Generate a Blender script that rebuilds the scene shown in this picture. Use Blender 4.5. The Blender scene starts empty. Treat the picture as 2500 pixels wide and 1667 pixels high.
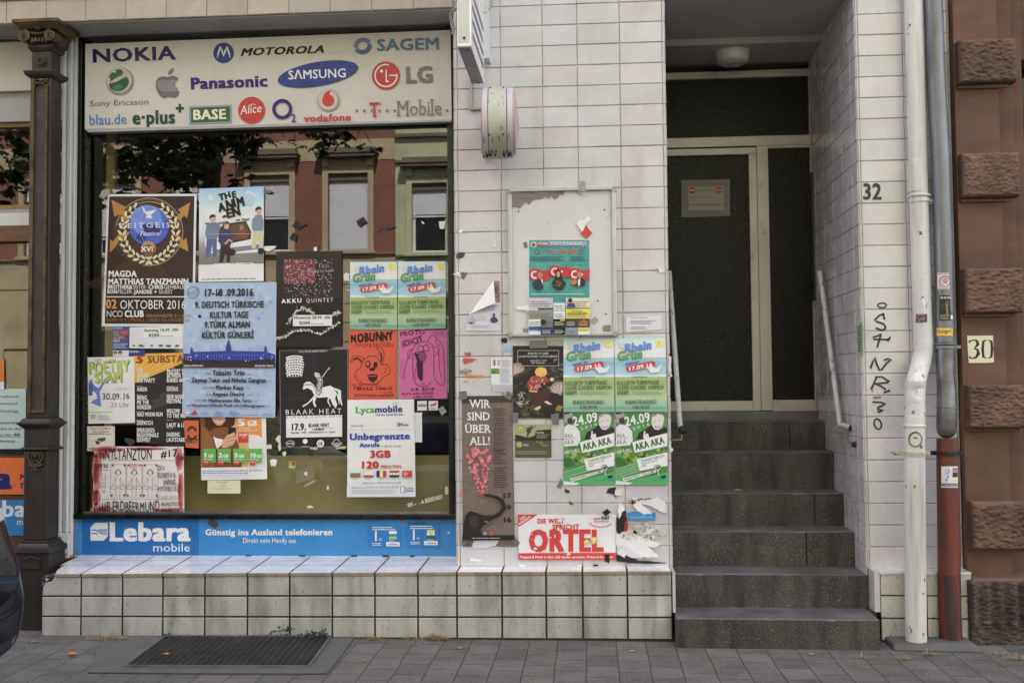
import bpy, bmesh, math, random, os
from mathutils import Vector, Matrix, noise
from mathutils.geometry import tessellate_polygon
rad = math.radians
RN = random.Random(11)
SC = bpy.context.scene
COL = SC.collection
# ------------------------------------------------------------------ camera
CAM = Vector((-0.471, -6.0733, 1.4672))
CR = Vector((0.9970735, 0.0760058, -0.0082249))
CU = Vector((0.01144, -0.0419624, 0.9990537))
CF = Vector((-0.0755887, 0.996224, 0.0427091))
cd = bpy.data.cameras.new('camera'); cam = bpy.data.objects.new('camera', cd); COL.objects.link(cam)
M = Matrix((CR, CU, -CF)).transposed().to_4x4(); M.translation = CAM
cam.matrix_world = M
cd.sensor_width = 36.0; cd.lens = 36.0 * 2480 / 2500; cd.clip_start = 0.05; cd.clip_end = 600
SC.camera = cam
# ------------------------------------------------------------------ sky, sun, exposure
SUN_EL, SUN_AZ = 50.0, 14.0          # sun stands behind the shop, over its roof
W = bpy.data.worlds.new('World'); SC.world = W; W.use_nodes = True
wn = W.node_tree; wn.nodes.clear()
sky = wn.nodes.new('ShaderNodeTexSky'); sky.sky_type = 'NISHITA'; sky.sun_disc = False
sky.sun_elevation = rad(SUN_EL); sky.sun_rotation = rad(SUN_AZ); sky.dust_density = 2.0; sky.ozone_density = 1.0
bg = wn.nodes.new('ShaderNodeBackground'); bg.inputs[1].default_value = 0.12
wo = wn.nodes.new('ShaderNodeOutputWorld')
tcw = wn.nodes.new('ShaderNodeTexCoord'); cn = wn.nodes.new('ShaderNodeTexNoise'); cn.inputs['Scale'].default_value = 2.2; cn.inputs['Detail'].default_value = 7
wn.links.new(tcw.outputs['Generated'], cn.inputs['Vector'])
cr = wn.nodes.new('ShaderNodeMapRange'); cr.inputs['From Min'].default_value = .34; cr.inputs['From Max'].default_value = .58; cr.inputs['To Max'].default_value = .85
wn.links.new(cn.outputs[0], cr.inputs['Value'])
cm = wn.nodes.new('ShaderNodeMix'); cm.data_type = 'RGBA'; wn.links.new(cr.outputs[0], cm.inputs[0]); wn.links.new(sky.outputs[0], cm.inputs[6]); cm.inputs[7].default_value = (8.5, 8.05, 8.35, 1)   # bright cloud
wn.links.new(cm.outputs[2], bg.inputs[0]); wn.links.new(bg.outputs[0], wo.inputs[0])
sd = bpy.data.lights.new('sun', 'SUN'); sd.energy = 5.0; sd.angle = rad(0.5); sd.color = (1, .955, .90)
sun = bpy.data.objects.new('sun', sd); COL.objects.link(sun)
sv = Vector((math.sin(rad(SUN_AZ)) * math.cos(rad(SUN_EL)), math.cos(rad(SUN_AZ)) * math.cos(rad(SUN_EL)), math.sin(rad(SUN_EL))))
sun.rotation_euler = sv.to_track_quat('Z', 'Y').to_euler()
SC.view_settings.view_transform = 'Standard'; SC.view_settings.look = 'None'
SC.view_settings.gamma = 1.0; SC.view_settings.use_curve_mapping = False
SC.view_settings.exposure = 1.5
SC.render.engine = 'CYCLES'
try:
    SC.cycles.use_denoising = True; SC.cycles.denoising_prefilter = 'ACCURATE'; SC.cycles.denoising_input_passes = 'RGB_ALBEDO_NORMAL'
    SC.cycles.max_bounces = 10; SC.cycles.transparent_max_bounces = 24
    SC.cycles.caustics_reflective = False; SC.cycles.caustics_refractive = False
    SC.cycles.sample_clamp_indirect = 6.0
except Exception:
    pass
# ------------------------------------------------------------------ measuring: where a sight line of the survey photo meets a real plane
def ray(x, y): return CF + CR * ((x - 1250) / 2480) + CU * ((833.5 - y) / 2480)
def UY(x, y, Y): d = ray(x, y); return CAM + d * ((Y - CAM.y) / d.y)
def UZ(x, y, Z=0.0): d = ray(x, y); return CAM + d * ((Z - CAM.z) / d.z)
def UX(x, y, X): d = ray(x, y); return CAM + d * ((X - CAM.x) / d.x)
YG = 0.31            # shop glass plane
YO = -19.5           # facade across the street
def RF(x, y, Y=YO):  # point across the street seen mirrored in the shop glass
    p = UY(x, y, 2 * YG - Y); return Vector((p.x, Y, p.z))
def lin(c): return tuple((v / 255 / 12.92 if v / 255 <= .04045 else ((v / 255 + .055) / 1.055) ** 2.4) for v in c)
def alb(c, k=1.3, ds=.13):
    l = lin(c); y = .3 * l[0] + .59 * l[1] + .11 * l[2]; return tuple(min(.86, (v * (1 - ds) + y * ds) * k) for v in l)
# ------------------------------------------------------------------ tagging
def tag(o, label=None, cat=None, group=None, kind=None):
    if label: o['label'] = label
    if cat: o['category'] = cat
    if group: o['group'] = group
    if kind: o['kind'] = kind
    return o
def empty(name, loc=(0, 0, 0), label=None, cat=None, group=None):
    o = bpy.data.objects.new(name, None); COL.objects.link(o); o.location = loc; o.empty_display_size = .1
    return tag(o, label, cat, group)
# ------------------------------------------------------------------ mesh builder
class MB:
    def __init__(s): s.v = []; s.f = []; s.m = []; s.c = []
    def add(s, vs, fs, m=0, c=(1, 1, 1)):
        b = len(s.v); s.v += [tuple(v) for v in vs]
        for f in fs: s.f.append([b + i for i in f]); s.m.append(m); s.c.append(c)
    def quad(s, a, b, c, d, m=0, col=(1, 1, 1)): s.add([a, b, c, d], [(0, 1, 2, 3)], m, col)
    def box(s, x0, x1, y0, y1, z0, z1, m=0, c=(1, 1, 1)):
        s.hexa([(x0, y0, z0), (x1, y0, z0), (x1, y1, z0), (x0, y1, z0), (x0, y0, z1), (x1, y0, z1), (x1, y1, z1), (x0, y1, z1)], m, c)
    def hexa(s, p, m=0, c=(1, 1, 1)):
        s.add(p, [(0, 3, 2, 1), (4, 5, 6, 7), (0, 1, 5, 4), (1, 2, 6, 5), (2, 3, 7, 6), (3, 0, 4, 7)], m, c)
    def slab(s, pts, d, m=0, c=(1, 1, 1)):
        """prism: polygon pts pushed along vector d"""
        n = len(pts); pts = [Vector(p) for p in pts]; d = Vector(d)
        tris = tessellate_polygon([pts])
        vs = pts + [p + d for p in pts]
        fs = [tuple(t) for t in tris] + [tuple(i + n for i in reversed(t)) for t in tris]
        fs += [(i, i + n, (i + 1) % n + n, (i + 1) % n) for i in range(n)]
        s.add(vs, fs, m, c)
    def tube(s, pts, r, n=12, m=0, c=(1, 1, 1), caps=True):
        pts = [Vector(p) for p in pts]; rs = r if isinstance(r, (list, tuple)) else [r] * len(pts)
        vs = []; fs = []; px = None
        for i, p in enumerate(pts):
            t = (pts[min(i + 1, len(pts) - 1)] - pts[max(i - 1, 0)]).normalized()
            if px is None:
                px = t.orthogonal().normalized()
            px = (px - t * px.dot(t)).normalized(); py = t.cross(px)
            for k in range(n):
                a = 2 * math.pi * k / n; vs.append(p + (px * math.cos(a) + py * math.sin(a)) * rs[i])
        for i in range(len(pts) - 1):
            for k in range(n): fs.append((i * n + k, i * n + (k + 1) % n, (i + 1) * n + (k + 1) % n, (i + 1) * n + k))
        if caps: fs.append(tuple(reversed(range(n)))); fs.append(tuple((len(pts) - 1) * n + k for k in range(n)))
        s.add(vs, fs, m, c)
    def lathe(s, prof, o, ax=(0, 0, 1), n=24, m=0, c=(1, 1, 1)):
        """prof: (radius, height) pairs turned about axis ax through o"""
        ax = Vector(ax).normalized(); px = ax.orthogonal().normalized(); py = ax.cross(px); o = Vector(o); vs = []; fs = []
        for r, h in prof:
            for k in range(n):
                a = 2 * math.pi * k / n; vs.append(o + ax * h + (px * math.cos(a) + py * math.sin(a)) * r)
        for i in range(len(prof) - 1):
            for k in range(n): fs.append((i * n + k, i * n + (k + 1) % n, (i + 1) * n + (k + 1) % n, (i + 1) * n + k))
        fs.append(tuple(reversed(range(n)))); fs.append(tuple((len(prof) - 1) * n + k for k in range(n)))
        s.add(vs, fs, m, c)
    def build(s, name, mats, parent=None, smooth=False, bevel=0, seg=2):
        me = bpy.data.meshes.new(name); me.from_pydata(s.v, [], s.f)
        for mt in (mats if isinstance(mats, (list, tuple)) else [mats]): me.materials.append(mt)
        me.polygons.foreach_set('material_index', s.m)
        at = me.color_attributes.new('Col', 'FLOAT_COLOR', 'CORNER')
        buf = []
        for p, c in zip(me.polygons, s.c): buf += [c[0], c[1], c[2], 1.0] * p.loop_total
        at.data.foreach_set('color', buf)
        if smooth: me.polygons.foreach_set('use_smooth', [True] * len(me.polygons))
        me.update(); me.validate()
        o = bpy.data.objects.new(name, me); COL.objects.link(o)
        if bevel:
            b = o.modifiers.new('bevel', 'BEVEL'); b.width = bevel; b.segments = seg; b.limit_method = 'ANGLE'; b.angle_limit = rad(35)
        if smooth and not bevel:
            try: me.set_sharp_from_angle(angle=rad(38))
            except Exception: pass
        if parent is not None:
            o.parent = parent
            w = Vector((0, 0, 0)); q = parent
            while q is not None: w += Vector(q.location); q = q.parent
            me.transform(Matrix.Translation(-w))
        elif s.v:
            xs, ys, zs = zip(*s.v); w = Vector(((min(xs) + max(xs)) / 2, (min(ys) + max(ys)) / 2, min(zs)))
            me.transform(Matrix.Translation(-w)); o.location = w
        return o
# ------------------------------------------------------------------ materials
def mat(name, col=None, rough=.5, metal=0.0, var=.15, scale=6.0, stretch=(1, 1, 1), bump=0.0, bscale=80.0, dirt=None, dirt2=None, spec=.5, coat=0.0, rvar=.1, speck=None):
    m = bpy.data.materials.new(name); m.use_nodes = True; t = m.node_tree; N = t.nodes; L = t.links
    b = N['Principled BSDF']; b.inputs['Metallic'].default_value = metal
    b.inputs['Specular IOR Level'].default_value = spec; b.inputs['Coat Weight'].default_value = coat
    tc = N.new('ShaderNodeTexCoord')
    def nz(sc, st=(1, 1, 1), det=5.0, off=0.0):
        mp = N.new('ShaderNodeMapping'); mp.inputs['Scale'].default_value = st; mp.inputs['Location'].default_value = (off, off * .7, off * 1.3)
        L.new(tc.outputs['Object'], mp.inputs['Vector'])
        n = N.new('ShaderNodeTexNoise'); n.inputs['Scale'].default_value = sc; n.inputs['Detail'].default_value = det
        L.new(mp.outputs[0], n.inputs['Vector']); return n.outputs['Fac']
    def rng(s, a, bb, lo, hi):
        r = N.new('ShaderNodeMapRange'); r.inputs['From Min'].default_value = a; r.inputs['From Max'].default_value = bb
        r.inputs['To Min'].default_value = lo; r.inputs['To Max'].default_value = hi; L.new(s, r.inputs['Value']); return r.outputs[0]
    if col is None:
        a = N.new('ShaderNodeAttribute'); a.attribute_name = 'Col'; base = a.outputs['Color']
    else:
        c = N.new('ShaderNodeRGB'); c.outputs[0].default_value = (*col, 1); base = c.outputs[0]
    if var:
        mx = N.new('ShaderNodeMix'); mx.data_type = 'RGBA'; mx.blend_type = 'MULTIPLY'; mx.inputs[0].default_value = 1
        cc = N.new('ShaderNodeCombineColor'); s = rng(nz(scale, stretch), .3, .7, 1 - var, 1 + var)
        for i in range(3): L.new(s, cc.inputs[i])
        L.new(base, mx.inputs[6]); L.new(cc.outputs[0], mx.inputs[7]); base = mx.outputs[2]
    for k, d in enumerate((speck, dirt, dirt2)):
        if not d: continue
        dc, ds, lo, hi, st, amt = d
        mx = N.new('ShaderNodeMix'); mx.data_type = 'RGBA'
        L.new(rng(nz(ds, st, 6.0, 3.1 + k), lo, hi, 0, amt), mx.inputs[0]); L.new(base, mx.inputs[6]); mx.inputs[7].default_value = (*dc, 1); base = mx.outputs[2]
    L.new(base, b.inputs['Base Color'])
    if rvar: L.new(rng(nz(scale * 1.7, stretch, 4.0, 9.0), .3, .7, max(.02, rough - rvar), min(1, rough + rvar)), b.inputs['Roughness'])
    else: b.inputs['Roughness'].default_value = rough
    if bump:
        bp = N.new('ShaderNodeBump'); bp.inputs['Distance'].default_value = bump; bp.inputs['Strength'].default_value = 1
        L.new(nz(bscale, stretch, 6.0, 5.0), bp.inputs['Height']); L.new(bp.outputs[0], b.inputs['Normal'])
    return m
BLK = (.012, .011, .011)
MT = dict(
    tile=mat('glazed_tile', None, .24, var=.07, scale=5, bump=.0012, bscale=9, rvar=.1, spec=.5, coat=.25,
             dirt=((.22, .17, .12), 2.2, .55, .8, (2, 2, .5), .35), dirt2=((.07, .055, .04), 60, .71, .76, (1, 1, 1), .5)),
    tilelow=mat('weathered_tile', None, .33, var=.1, scale=5, bump=.0015, bscale=12, rvar=.1, spec=.4,
             dirt=((.13, .105, .08), 3.0, .47, .70, (3, 3, .5), .6), dirt2=((.05, .042, .035), 60, .6, .7, (1, 1, .8), .6)),
    grout=mat('tile_grout', (.43, .39, .355), .9, var=.35, scale=14, bump=.002, bscale=150),
    groutlow=mat('plinth_grout', (.045, .034, .028), .9, var=.35, scale=14, bump=.002, bscale=150),
    plaster=mat('painted_plaster', (.42, .40, .385), .75, var=.1, scale=2.5, bump=.001, bscale=120, dirt=((.2, .17, .14), 3, .6, .8, (1, 1, 1), .4)),
    soffit=mat('grey_soffit_paint', (.40, .39, .40), .6, var=.15, scale=3, bump=.001, bscale=60, dirt=((.12, .08, .06), 9, .68, .74, (1, 1, 1), .7)),
    white=mat('white_wood_paint', (.62, .63, .62), .5, var=.1, scale=5, stretch=(3, 3, .4), bump=.0008, bscale=40, dirt=((.2, .15, .11), 7, .64, .74, (1, 1, .5), .65)),
    black=mat('black_frame_paint', (.007, .007, .008), .3, var=.3, scale=6, bump=.0006, bscale=50, dirt=((.04, .034, .034), 20, .64, .75, (1, 1, .4), .6)),
    iron=mat('cast_iron_paint', (.026, .020, .017), .55, var=.3, scale=7, stretch=(2, 2, .5), bump=.001, bscale=90, dirt=((.035, .028, .024), 4, .5, .75, (1, 1, .5), .7), speck=((.4, .36, .33), 60, .74, .78, (1, 1, 1), .6)),
    gold=mat('old_gilt', (.105, .076, .036), .45, .4, var=.35, scale=14, bump=.001, bscale=120, dirt=((.03, .023, .016), 9, .46, .66, (1, 1, 1), .8)),
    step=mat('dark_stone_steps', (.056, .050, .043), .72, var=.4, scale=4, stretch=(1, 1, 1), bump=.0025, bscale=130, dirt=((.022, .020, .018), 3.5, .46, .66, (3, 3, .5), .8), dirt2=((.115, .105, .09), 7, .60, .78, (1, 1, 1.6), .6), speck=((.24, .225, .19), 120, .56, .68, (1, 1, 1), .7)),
    tread=mat('worn_lit_tread', (.125, .122, .128), .5, var=.3, scale=5, bump=.001, bscale=140, dirt=((.06, .056, .054), 4, .48, .68, (1, 1, 1), .7), speck=((.26, .25, .24), 120, .6, .7, (1, 1, 1), .6)),  # worn tread; its paler, bluish base also holds the sky light from above
    sand=mat('red_sandstone', (.155, .086, .062), .85, var=.2, scale=3.5, stretch=(1, 1, 2.2), bump=.002, bscale=110, dirt=((.09, .058, .046), 2.2, .5, .72, (1, 1, 1), .65), speck=((.3, .2, .14), 9, .68, .75, (1, 1, 2), .4)),
    rock=mat('rock_faced_sandstone', (.160, .096, .072), .9, var=.3, scale=8, bump=.006, bscale=70, dirt=((.06, .045, .04), 3.0, .5, .7, (1, 1, 1), .7)),
    rockdark=mat('damp_sandstone_base', (.085, .062, .052), .85, var=.45, scale=9, bump=.005, bscale=60, dirt=((.025, .02, .017), 4, .48, .64, (1, 1, .6), .85), speck=((.25, .17, .13), 14, .64, .72, (1, 1, .5), .6)),
    alu=mat('anodised_frame', (.47, .43, .40), .42, .15, var=.1, scale=4, bump=.0003, bscale=60, dirt=((.1, .09, .07), 12, .64, .76, (1, 1, .6), .5)),
    print=mat('printed_paper', None, .5, var=.06, scale=7, bump=.0022, bscale=5, rvar=.08, spec=.35),
    gloss=mat('printed_board', None, .28, var=.05, scale=4, bump=.0006, bscale=6, rvar=.06, spec=.5),
    plastic=mat('yellowed_white_plastic', None, .35, var=.07, scale=6, stretch=(1, 1, .6), bump=.0004, bscale=40, dirt=((.12, .10, .07), 9, .66, .76, (3, 3, .4), .45)),
    zinc=mat('zinc_pipe', (.20, .215, .235), .42, .55, var=.2, scale=5, stretch=(2, 2, .4), bump=.0006, bscale=40, dirt=((.09, .085, .085), 4, .55, .72, (2, 2, .5), .6)),
    pipew=mat('painted_drainpipe', (.66, .655, .64), .42, var=.08, scale=5, stretch=(3, 3, .35), bump=.0006, bscale=30, dirt=((.26, .22, .17), 4, .52, .74, (4, 4, .3), .6), dirt2=((.06, .045, .035), 26, .66, .70, (1, 1, .7), .85)),
    pipered=mat('red_iron_pipe', (.165, .036, .024), .5, var=.22, scale=5, stretch=(3, 3, .4), bump=.0008, bscale=40, dirt=((.055, .03, .03), 3.2, .46, .64, (4, 4, .4), .8)),
    darkgls=mat('frosted_dark_glass', (.008, .006, .0045), .22, var=.35, scale=90, bump=.006, bscale=75, rvar=.1, spec=.2, speck=((.05, .045, .035), 110, .66, .74, (1, 1, 1), .6)),
    rail=mat('chipped_white_rail', (.55, .55, .53), .4, var=.1, scale=20, bump=.0006, bscale=60, dirt=((.09, .06, .045), 24, .6, .68, (1, 1, .5), .85)),
    rubber=mat('black_rubber', (.012, .012, .013), .6, var=.2),
    metal=mat('dull_metal', (.32, .33, .35), .38, .75, var=.15, scale=8),
    steel=mat('grate_steel', (.05, .05, .055), .42, .6, var=.3, scale=9),
    galv=mat('grate_wire', (.26, .27, .285), .4, .7, var=.25, scale=9),
    pit=mat('dark_fill', (.012, .012, .013), .9, var=.2),
    concrete=mat('cast_concrete', (.105, .102, .099), .88, var=.18, scale=6, bump=.001, bscale=220, speck=((.28, .27, .26), 140, .6, .72, (1, 1, 1), .5)),
    olive=mat('olive_board', (.62, .50, .225), .55, var=.1, scale=3, bump=.0006, bscale=20),
    darkroom=mat('dark_interior', (.035, .031, .027), .8, var=.3, scale=2),
    shelf=mat('pale_wood_shelf', (.42, .32, .18), .55, var=.15, scale=5, stretch=(.3, 1, 3)),
    wood=mat('brown_stained_wood', (.13, .062, .028), .5, var=.3, scale=6, stretch=(.3, 1, 4), bump=.0008, bscale=50),
    ochre=mat('ochre_wood', (.30, .19, .07), .5, var=.2, scale=6, stretch=(.3, 1, 4)),
    carpaint=mat('dark_blue_car_paint', (.006, .008, .018), .25, .2, var=.1, scale=3, coat=.4, rvar=.04),
    carglass=mat('car_glass', (.01, .011, .012), .05, var=0, rvar=0, spec=.8),
    tyre=mat('tyre_rubber', (.018, .018, .018), .8, var=.2),
    lampred=mat('red_lamp_plastic', (.30, .01, .012), .15, var=.05, rvar=0),
    lampclear=mat('clear_lamp_plastic', (.55, .57, .62), .12, .3, var=.05, rvar=0),
    leaf=mat('tree_leaf', None, .5, var=.3, scale=3, spec=.35),
    ivy=mat('ivy_leaf', None, .45, var=.25, scale=30),
    bark=mat('tree_bark', (.07, .055, .042), .9, var=.35, scale=8, stretch=(2, 2, .4), bump=.01, bscale=18),
    straw=mat('dry_grass', None, .8, var=.25, scale=30),
    dead=mat('dead_leaf', None, .6, var=.3, scale=40),
    asphalt=mat('asphalt_road', (.05, .05, .052), .9, var=.2, scale=4, bump=.002, bscale=260),
    # street opposite
    ostone=mat('beige_stone_trim', (.42, .34, .215), .8, var=.12, scale=1.5, bump=.004, bscale=14, dirt=((.17, .13, .09), 1.3, .56, .78, (1, 1, .6), .5)),
    obrown=mat('brown_red_render', (.205, .088, .062), .85, var=.1, scale=1.2),
    ogreen=mat('pale_green_render', (.45, .47, .30), .85, var=.1, scale=1.5, dirt=((.2, .21, .13), 2, .56, .78, (1, 1, .5), .5)),
    odark=mat('weathered_dark_cornice', (.15, .125, .09), .85, var=.2, scale=3),
    oblind=mat('roller_blind', (.60, .60, .64), .5, var=.05, scale=3),
    owhite=mat('white_window_frame', (.72, .72, .68), .45, var=.05, scale=3),
    opane=mat('old_window_pane', (.016, .018, .016), .08, var=.3, scale=1.5, rvar=.03, spec=.5),
    orust=mat('beige_rusticated_base', (.38, .32, .22), .85, var=.12, scale=1.2),
    oroof=mat('slate_roof', (.06, .06, .065), .7, var=.2, scale=4),
    render=mat('upper_house_render', (.42, .40, .36), .85, var=.1, scale=1.2),
)
def glass_mat(name, f0=.095, tint=(.95, .96, .95)):
    m = bpy.data.materials.new(name); m.use_nodes = True; t = m.node_tree; t.nodes.clear(); N = t.nodes.new; L = t.links.new
    o = N('ShaderNodeOutputMaterial'); mx = N('ShaderNodeMixShader'); g_ = N('ShaderNodeNewGeometry')
    dt = N('ShaderNodeVectorMath'); dt.operation = 'DOT_PRODUCT'; L(g_.outputs['Normal'], dt.inputs[0]); L(g_.outputs['Incoming'], dt.inputs[1])
    def mt(op, a, b=None):
        n = N('ShaderNodeMath'); n.operation = op
        for k, v in enumerate((a, b)):
            if v is None: continue
            if isinstance(v, (int, float)): n.inputs[k].default_value = v
            else: L(v, n.inputs[k])
        return n.outputs[0]
    F = mt('ADD', mt('MULTIPLY', mt('POWER', mt('SUBTRACT', 1.0, mt('ABSOLUTE', dt.outputs['Value'])), 5.0), 1 - f0), f0)
    tr = N('ShaderNodeBsdfTransparent'); tr.inputs[0].default_value = (*tint, 1)
    gl = N('ShaderNodeBsdfGlossy'); gl.inputs['Roughness'].default_value = 0.0
    n = N('ShaderNodeTexNoise'); n.inputs['Scale'].default_value = 1.3; bp = N('ShaderNodeBump'); bp.inputs['Distance'].default_value = .0005
    L(n.outputs[0], bp.inputs['Height']); L(bp.outputs[0], gl.inputs['Normal'])
    L(F, mx.inputs[0]); L(tr.outputs[0], mx.inputs[1]); L(gl.outputs[0], mx.inputs[2]); L(mx.outputs[0], o.inputs[0])
    return m
MT['glass'] = glass_mat('shop_glass')
def pavers_mat():
    m = bpy.data.materials.new('concrete_pavers'); m.use_nodes = True; t = m.node_tree; N = t.nodes; L = t.links; b = N['Principled BSDF']
    tc = N.new('ShaderNodeTexCoord'); sp = N.new('ShaderNodeSeparateXYZ'); cb = N.new('ShaderNodeCombineXYZ')
    wob = N.new('ShaderNodeTexNoise'); wob.inputs['Scale'].default_value = 2.2; L.new(tc.outputs['Object'], wob.inputs['Vector'])
    wm = N.new('ShaderNodeVectorMath'); wm.operation = 'MULTIPLY_ADD'; wm.inputs[1].default_value = (.022, .022, 0); L.new(wob.outputs['Color'], wm.inputs[0]); L.new(tc.outputs['Object'], wm.inputs[2])
    L.new(wm.outputs[0], sp.inputs[0]); L.new(sp.outputs['Y'], cb.inputs['X']); L.new(sp.outputs['X'], cb.inputs['Y'])
    br = N.new('ShaderNodeTexBrick'); L.new(cb.outputs[0], br.inputs['Vector'])
    for k, v in (('Scale', 1.0), ('Mortar Size', .0035), ('Mortar Smooth', .3), ('Bias', 0.0), ('Brick Width', .205), ('Row Height', .164)): br.inputs[k].default_value = v
    br.inputs['Color1'].default_value = (.150, .144, .132, 1); br.inputs['Color2'].default_value = (.098, .094, .086, 1); br.inputs['Mortar'].default_value = (.035, .033, .03, 1)
    def noise_(sc, det=4):
        n = N.new('ShaderNodeTexNoise'); n.inputs['Scale'].default_value = sc; n.inputs['Detail'].default_value = det; L.new(tc.outputs['Object'], n.inputs['Vector']); return n.outputs['Fac']
    def rng(s, a, bb, lo, hi):
        r = N.new('ShaderNodeMapRange'); r.inputs['From Min'].default_value = a; r.inputs['From Max'].default_value = bb; r.inputs['To Min'].default_value = lo; r.inputs['To Max'].default_value = hi; L.new(s, r.inputs['Value']); return r.outputs[0]
    def mix(f, a, c, bt='MIX'):
        x = N.new('ShaderNodeMix'); x.data_type = 'RGBA'; x.blend_type = bt
        if f is None: x.inputs[0].default_value = 1
        else: L.new(f, x.inputs[0])
        L.new(a, x.inputs[6])
        if isinstance(c, tuple): x.inputs[7].default_value = (*c, 1)
        else: L.new(c, x.inputs[7])
        return x.outputs[2]
    base = br.outputs['Color']
    cc = N.new('ShaderNodeCombineColor'); s = rng(noise_(5), .3, .7, .75, 1.25)
    for i in range(3): L.new(s, cc.inputs[i])
    base = mix(None, base, cc.outputs[0], 'MULTIPLY')
    base = mix(rng(noise_(125, 3), .54, .66, 0, .75), base, (.30, .29, .28))
    base = mix(rng(noise_(150, 3), .42, .32, 0, .55), base, (.04, .04, .04))
    base = mix(rng(noise_(3.3), .58, .75, 0, .4), base, (.075, .08, .04))
    base = mix(rng(noise_(7.1), .60, .72, 0, .5), base, (.05, .048, .045))
    base = mix(rng(noise_(23), .70, .74, 0, .6), base, (.30, .29, .27))
    L.new(base, b.inputs['Base Color']); b.inputs['Roughness'].default_value = .85
    bp = N.new('ShaderNodeBump'); bp.inputs['Distance'].default_value = .004; ad = N.new('ShaderNodeMath'); ad.operation = 'MULTIPLY_ADD'; ad.inputs[1].default_value = -1.6
    L.new(br.outputs['Fac'], ad.inputs[0]); L.new(noise_(260, 3), ad.inputs[2]); L.new(ad.outputs[0], bp.inputs['Height']); L.new(bp.outputs[0], b.inputs['Normal'])
    return m
MT['paver'] = pavers_mat()
# ================================================================== GROUND
LZ = 0.39                                   # height of the tiled ledge
g = MB(); g.quad((-60, -2.9, 0), (60, -2.9, 0), (60, 4, 0), (-60, 4, 0)); tag(g.build('pavement', MT['paver']), kind='structure')
g = MB(); g.quad((-60, -15.5, -.12), (60, -15.5, -.12), (60, -3.05, -.12), (-60, -3.05, -.12)); tag(g.build('road', MT['asphalt']), kind='structure')
g = MB(); g.box(-60, 60, -3.05, -2.9, -.3, .002); tag(g.build('kerb', MT['concrete']), kind='structure')
g = MB(); g.box(-60, 60, -19.6, -15.5, -.3, 0.0); tag(g.build('far_pavement', MT['concrete']), kind='structure')
g = MB(); g.quad((-300, -300, -.32), (300, -300, -.32), (300, 300, -.32), (-300, 300, -.32)); tag(g.build('ground', MT['concrete']), kind='structure')
# cast slab round the grate
def gz(x, y, z=0.0): return UZ(x, y, z)
sl = MB()
o_ = [gz(250, 1560), gz(864, 1559), gz(835, 1601), gz(797, 1646), gz(700, 1647), gz(215, 1644)]
sl.slab([Vector((p.x, p.y, .003)) for p in o_], (0, 0, .006))
tag(sl.build('concrete_slab', MT['concrete']), kind='structure')

# ================================================================== THE TILED HOUSE
def tiles(mb, O, U, V, us, vs, j=.0058, d=.0045, m=0, gm=1, base=(.63, .61, .625), amp=.06, tilt=.0012, back=True, N=None, off=0.0, skip=None):
    """tiles between grid lines us (along U) and vs (along V), standing proud of a grout bed; N points out of the wall"""
    O = Vector(O); U = Vector(U); V = Vector(V); N = U.cross(V) if N is None else Vector(N)
    if back: mb.quad(O + U * us[0] + V * vs[0], O + U * us[-1] + V * vs[0], O + U * us[-1] + V * vs[-1], O + U * us[0] + V * vs[-1], gm)
    for a in range(len(us) - 1):
        for b in range(len(vs) - 1):
            if skip and skip(us[a], us[a + 1], vs[b], vs[b + 1]): continue
            u0, u1, v0, v1 = us[a] + j / 2, us[a + 1] - j / 2, vs[b] + j / 2, vs[b + 1] - j / 2
            if u1 <= u0 or v1 <= v0: continue
            e = .0022; k = 1 + RN.uniform(-amp, amp); w = RN.uniform(-.012, .012)
            c = (base[0] * k + w, base[1] * k, base[2] * k - w)
            t = [d + RN.uniform(-tilt, tilt) for _ in range(4)]
            sh = [RN.uniform(-.001, .001) for _ in range(4)]
            q = [(u0, v0), (u1, v0), (u1, v1), (u0, v1)]; qi = [(u0 + e, v0 + e), (u1 - e, v0 + e), (u1 - e, v1 - e), (u0 + e, v1 - e)]
            lo = [O + U * (x + sh[i]) + V * (y + sh[i]) - N * .001 for i, (x, y) in enumerate(q)]
            mi = [O + U * (x + sh[i]) + V * (y + sh[i]) + N * (t[i] - .0018) for i, (x, y) in enumerate(q)]
            hi = [O + U * (x + sh[i]) + V * (y + sh[i]) + N * t[i] for i, (x, y) in enumerate(qi)]
            mb.add(lo + mi + hi, [(8, 9, 10, 11)] + [(4 + i, 4 + (i + 1) % 4, 8 + (i + 1) % 4, 8 + i) for i in range(4)] + [(i, (i + 1) % 4, 4 + (i + 1) % 4, 4 + i) for i in range(4)], m, c)
HOUSE = empty('tiled_house', (-2, 0, 0), 'old town house with white glazed tile ground floor, shop window and dark stepped entrance', 'house')
TM = [MT['tile'], MT['grout']]; TLM = [MT['tilelow'], MT['groutlow'], MT['tile']]
ROWS = [LZ + k * .125 for k in range(0, 28)] + [LZ + 28 * .125]
ZT = ROWS[-1]
# left pillar: front at y=0
p = MB()
p.box(-1.268, -.004, .004, .62, 0, ZT, 1)
tiles(p, (0, -.0005, 0), (1, 0, 0), (0, 0, 1), [-1.272, -1.2518, -.9893, -.734, -.524, -.2685, -.0148, .0015], ROWS, N=(0, -1, 0))
tiles(p, (.001, 0, 0), (0, 1, 0), (0, 0, 1), [0, .125, .25, .375, .5, .62], ROWS, N=(1, 0, 0))
tiles(p, (-1.2725, 0, 0), (0, 1, 0), (0, 0, 1), [0, .125, .25], ROWS, N=(-1, 0, 0))
p.build('tiled_pillar', TM, HOUSE)
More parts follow.
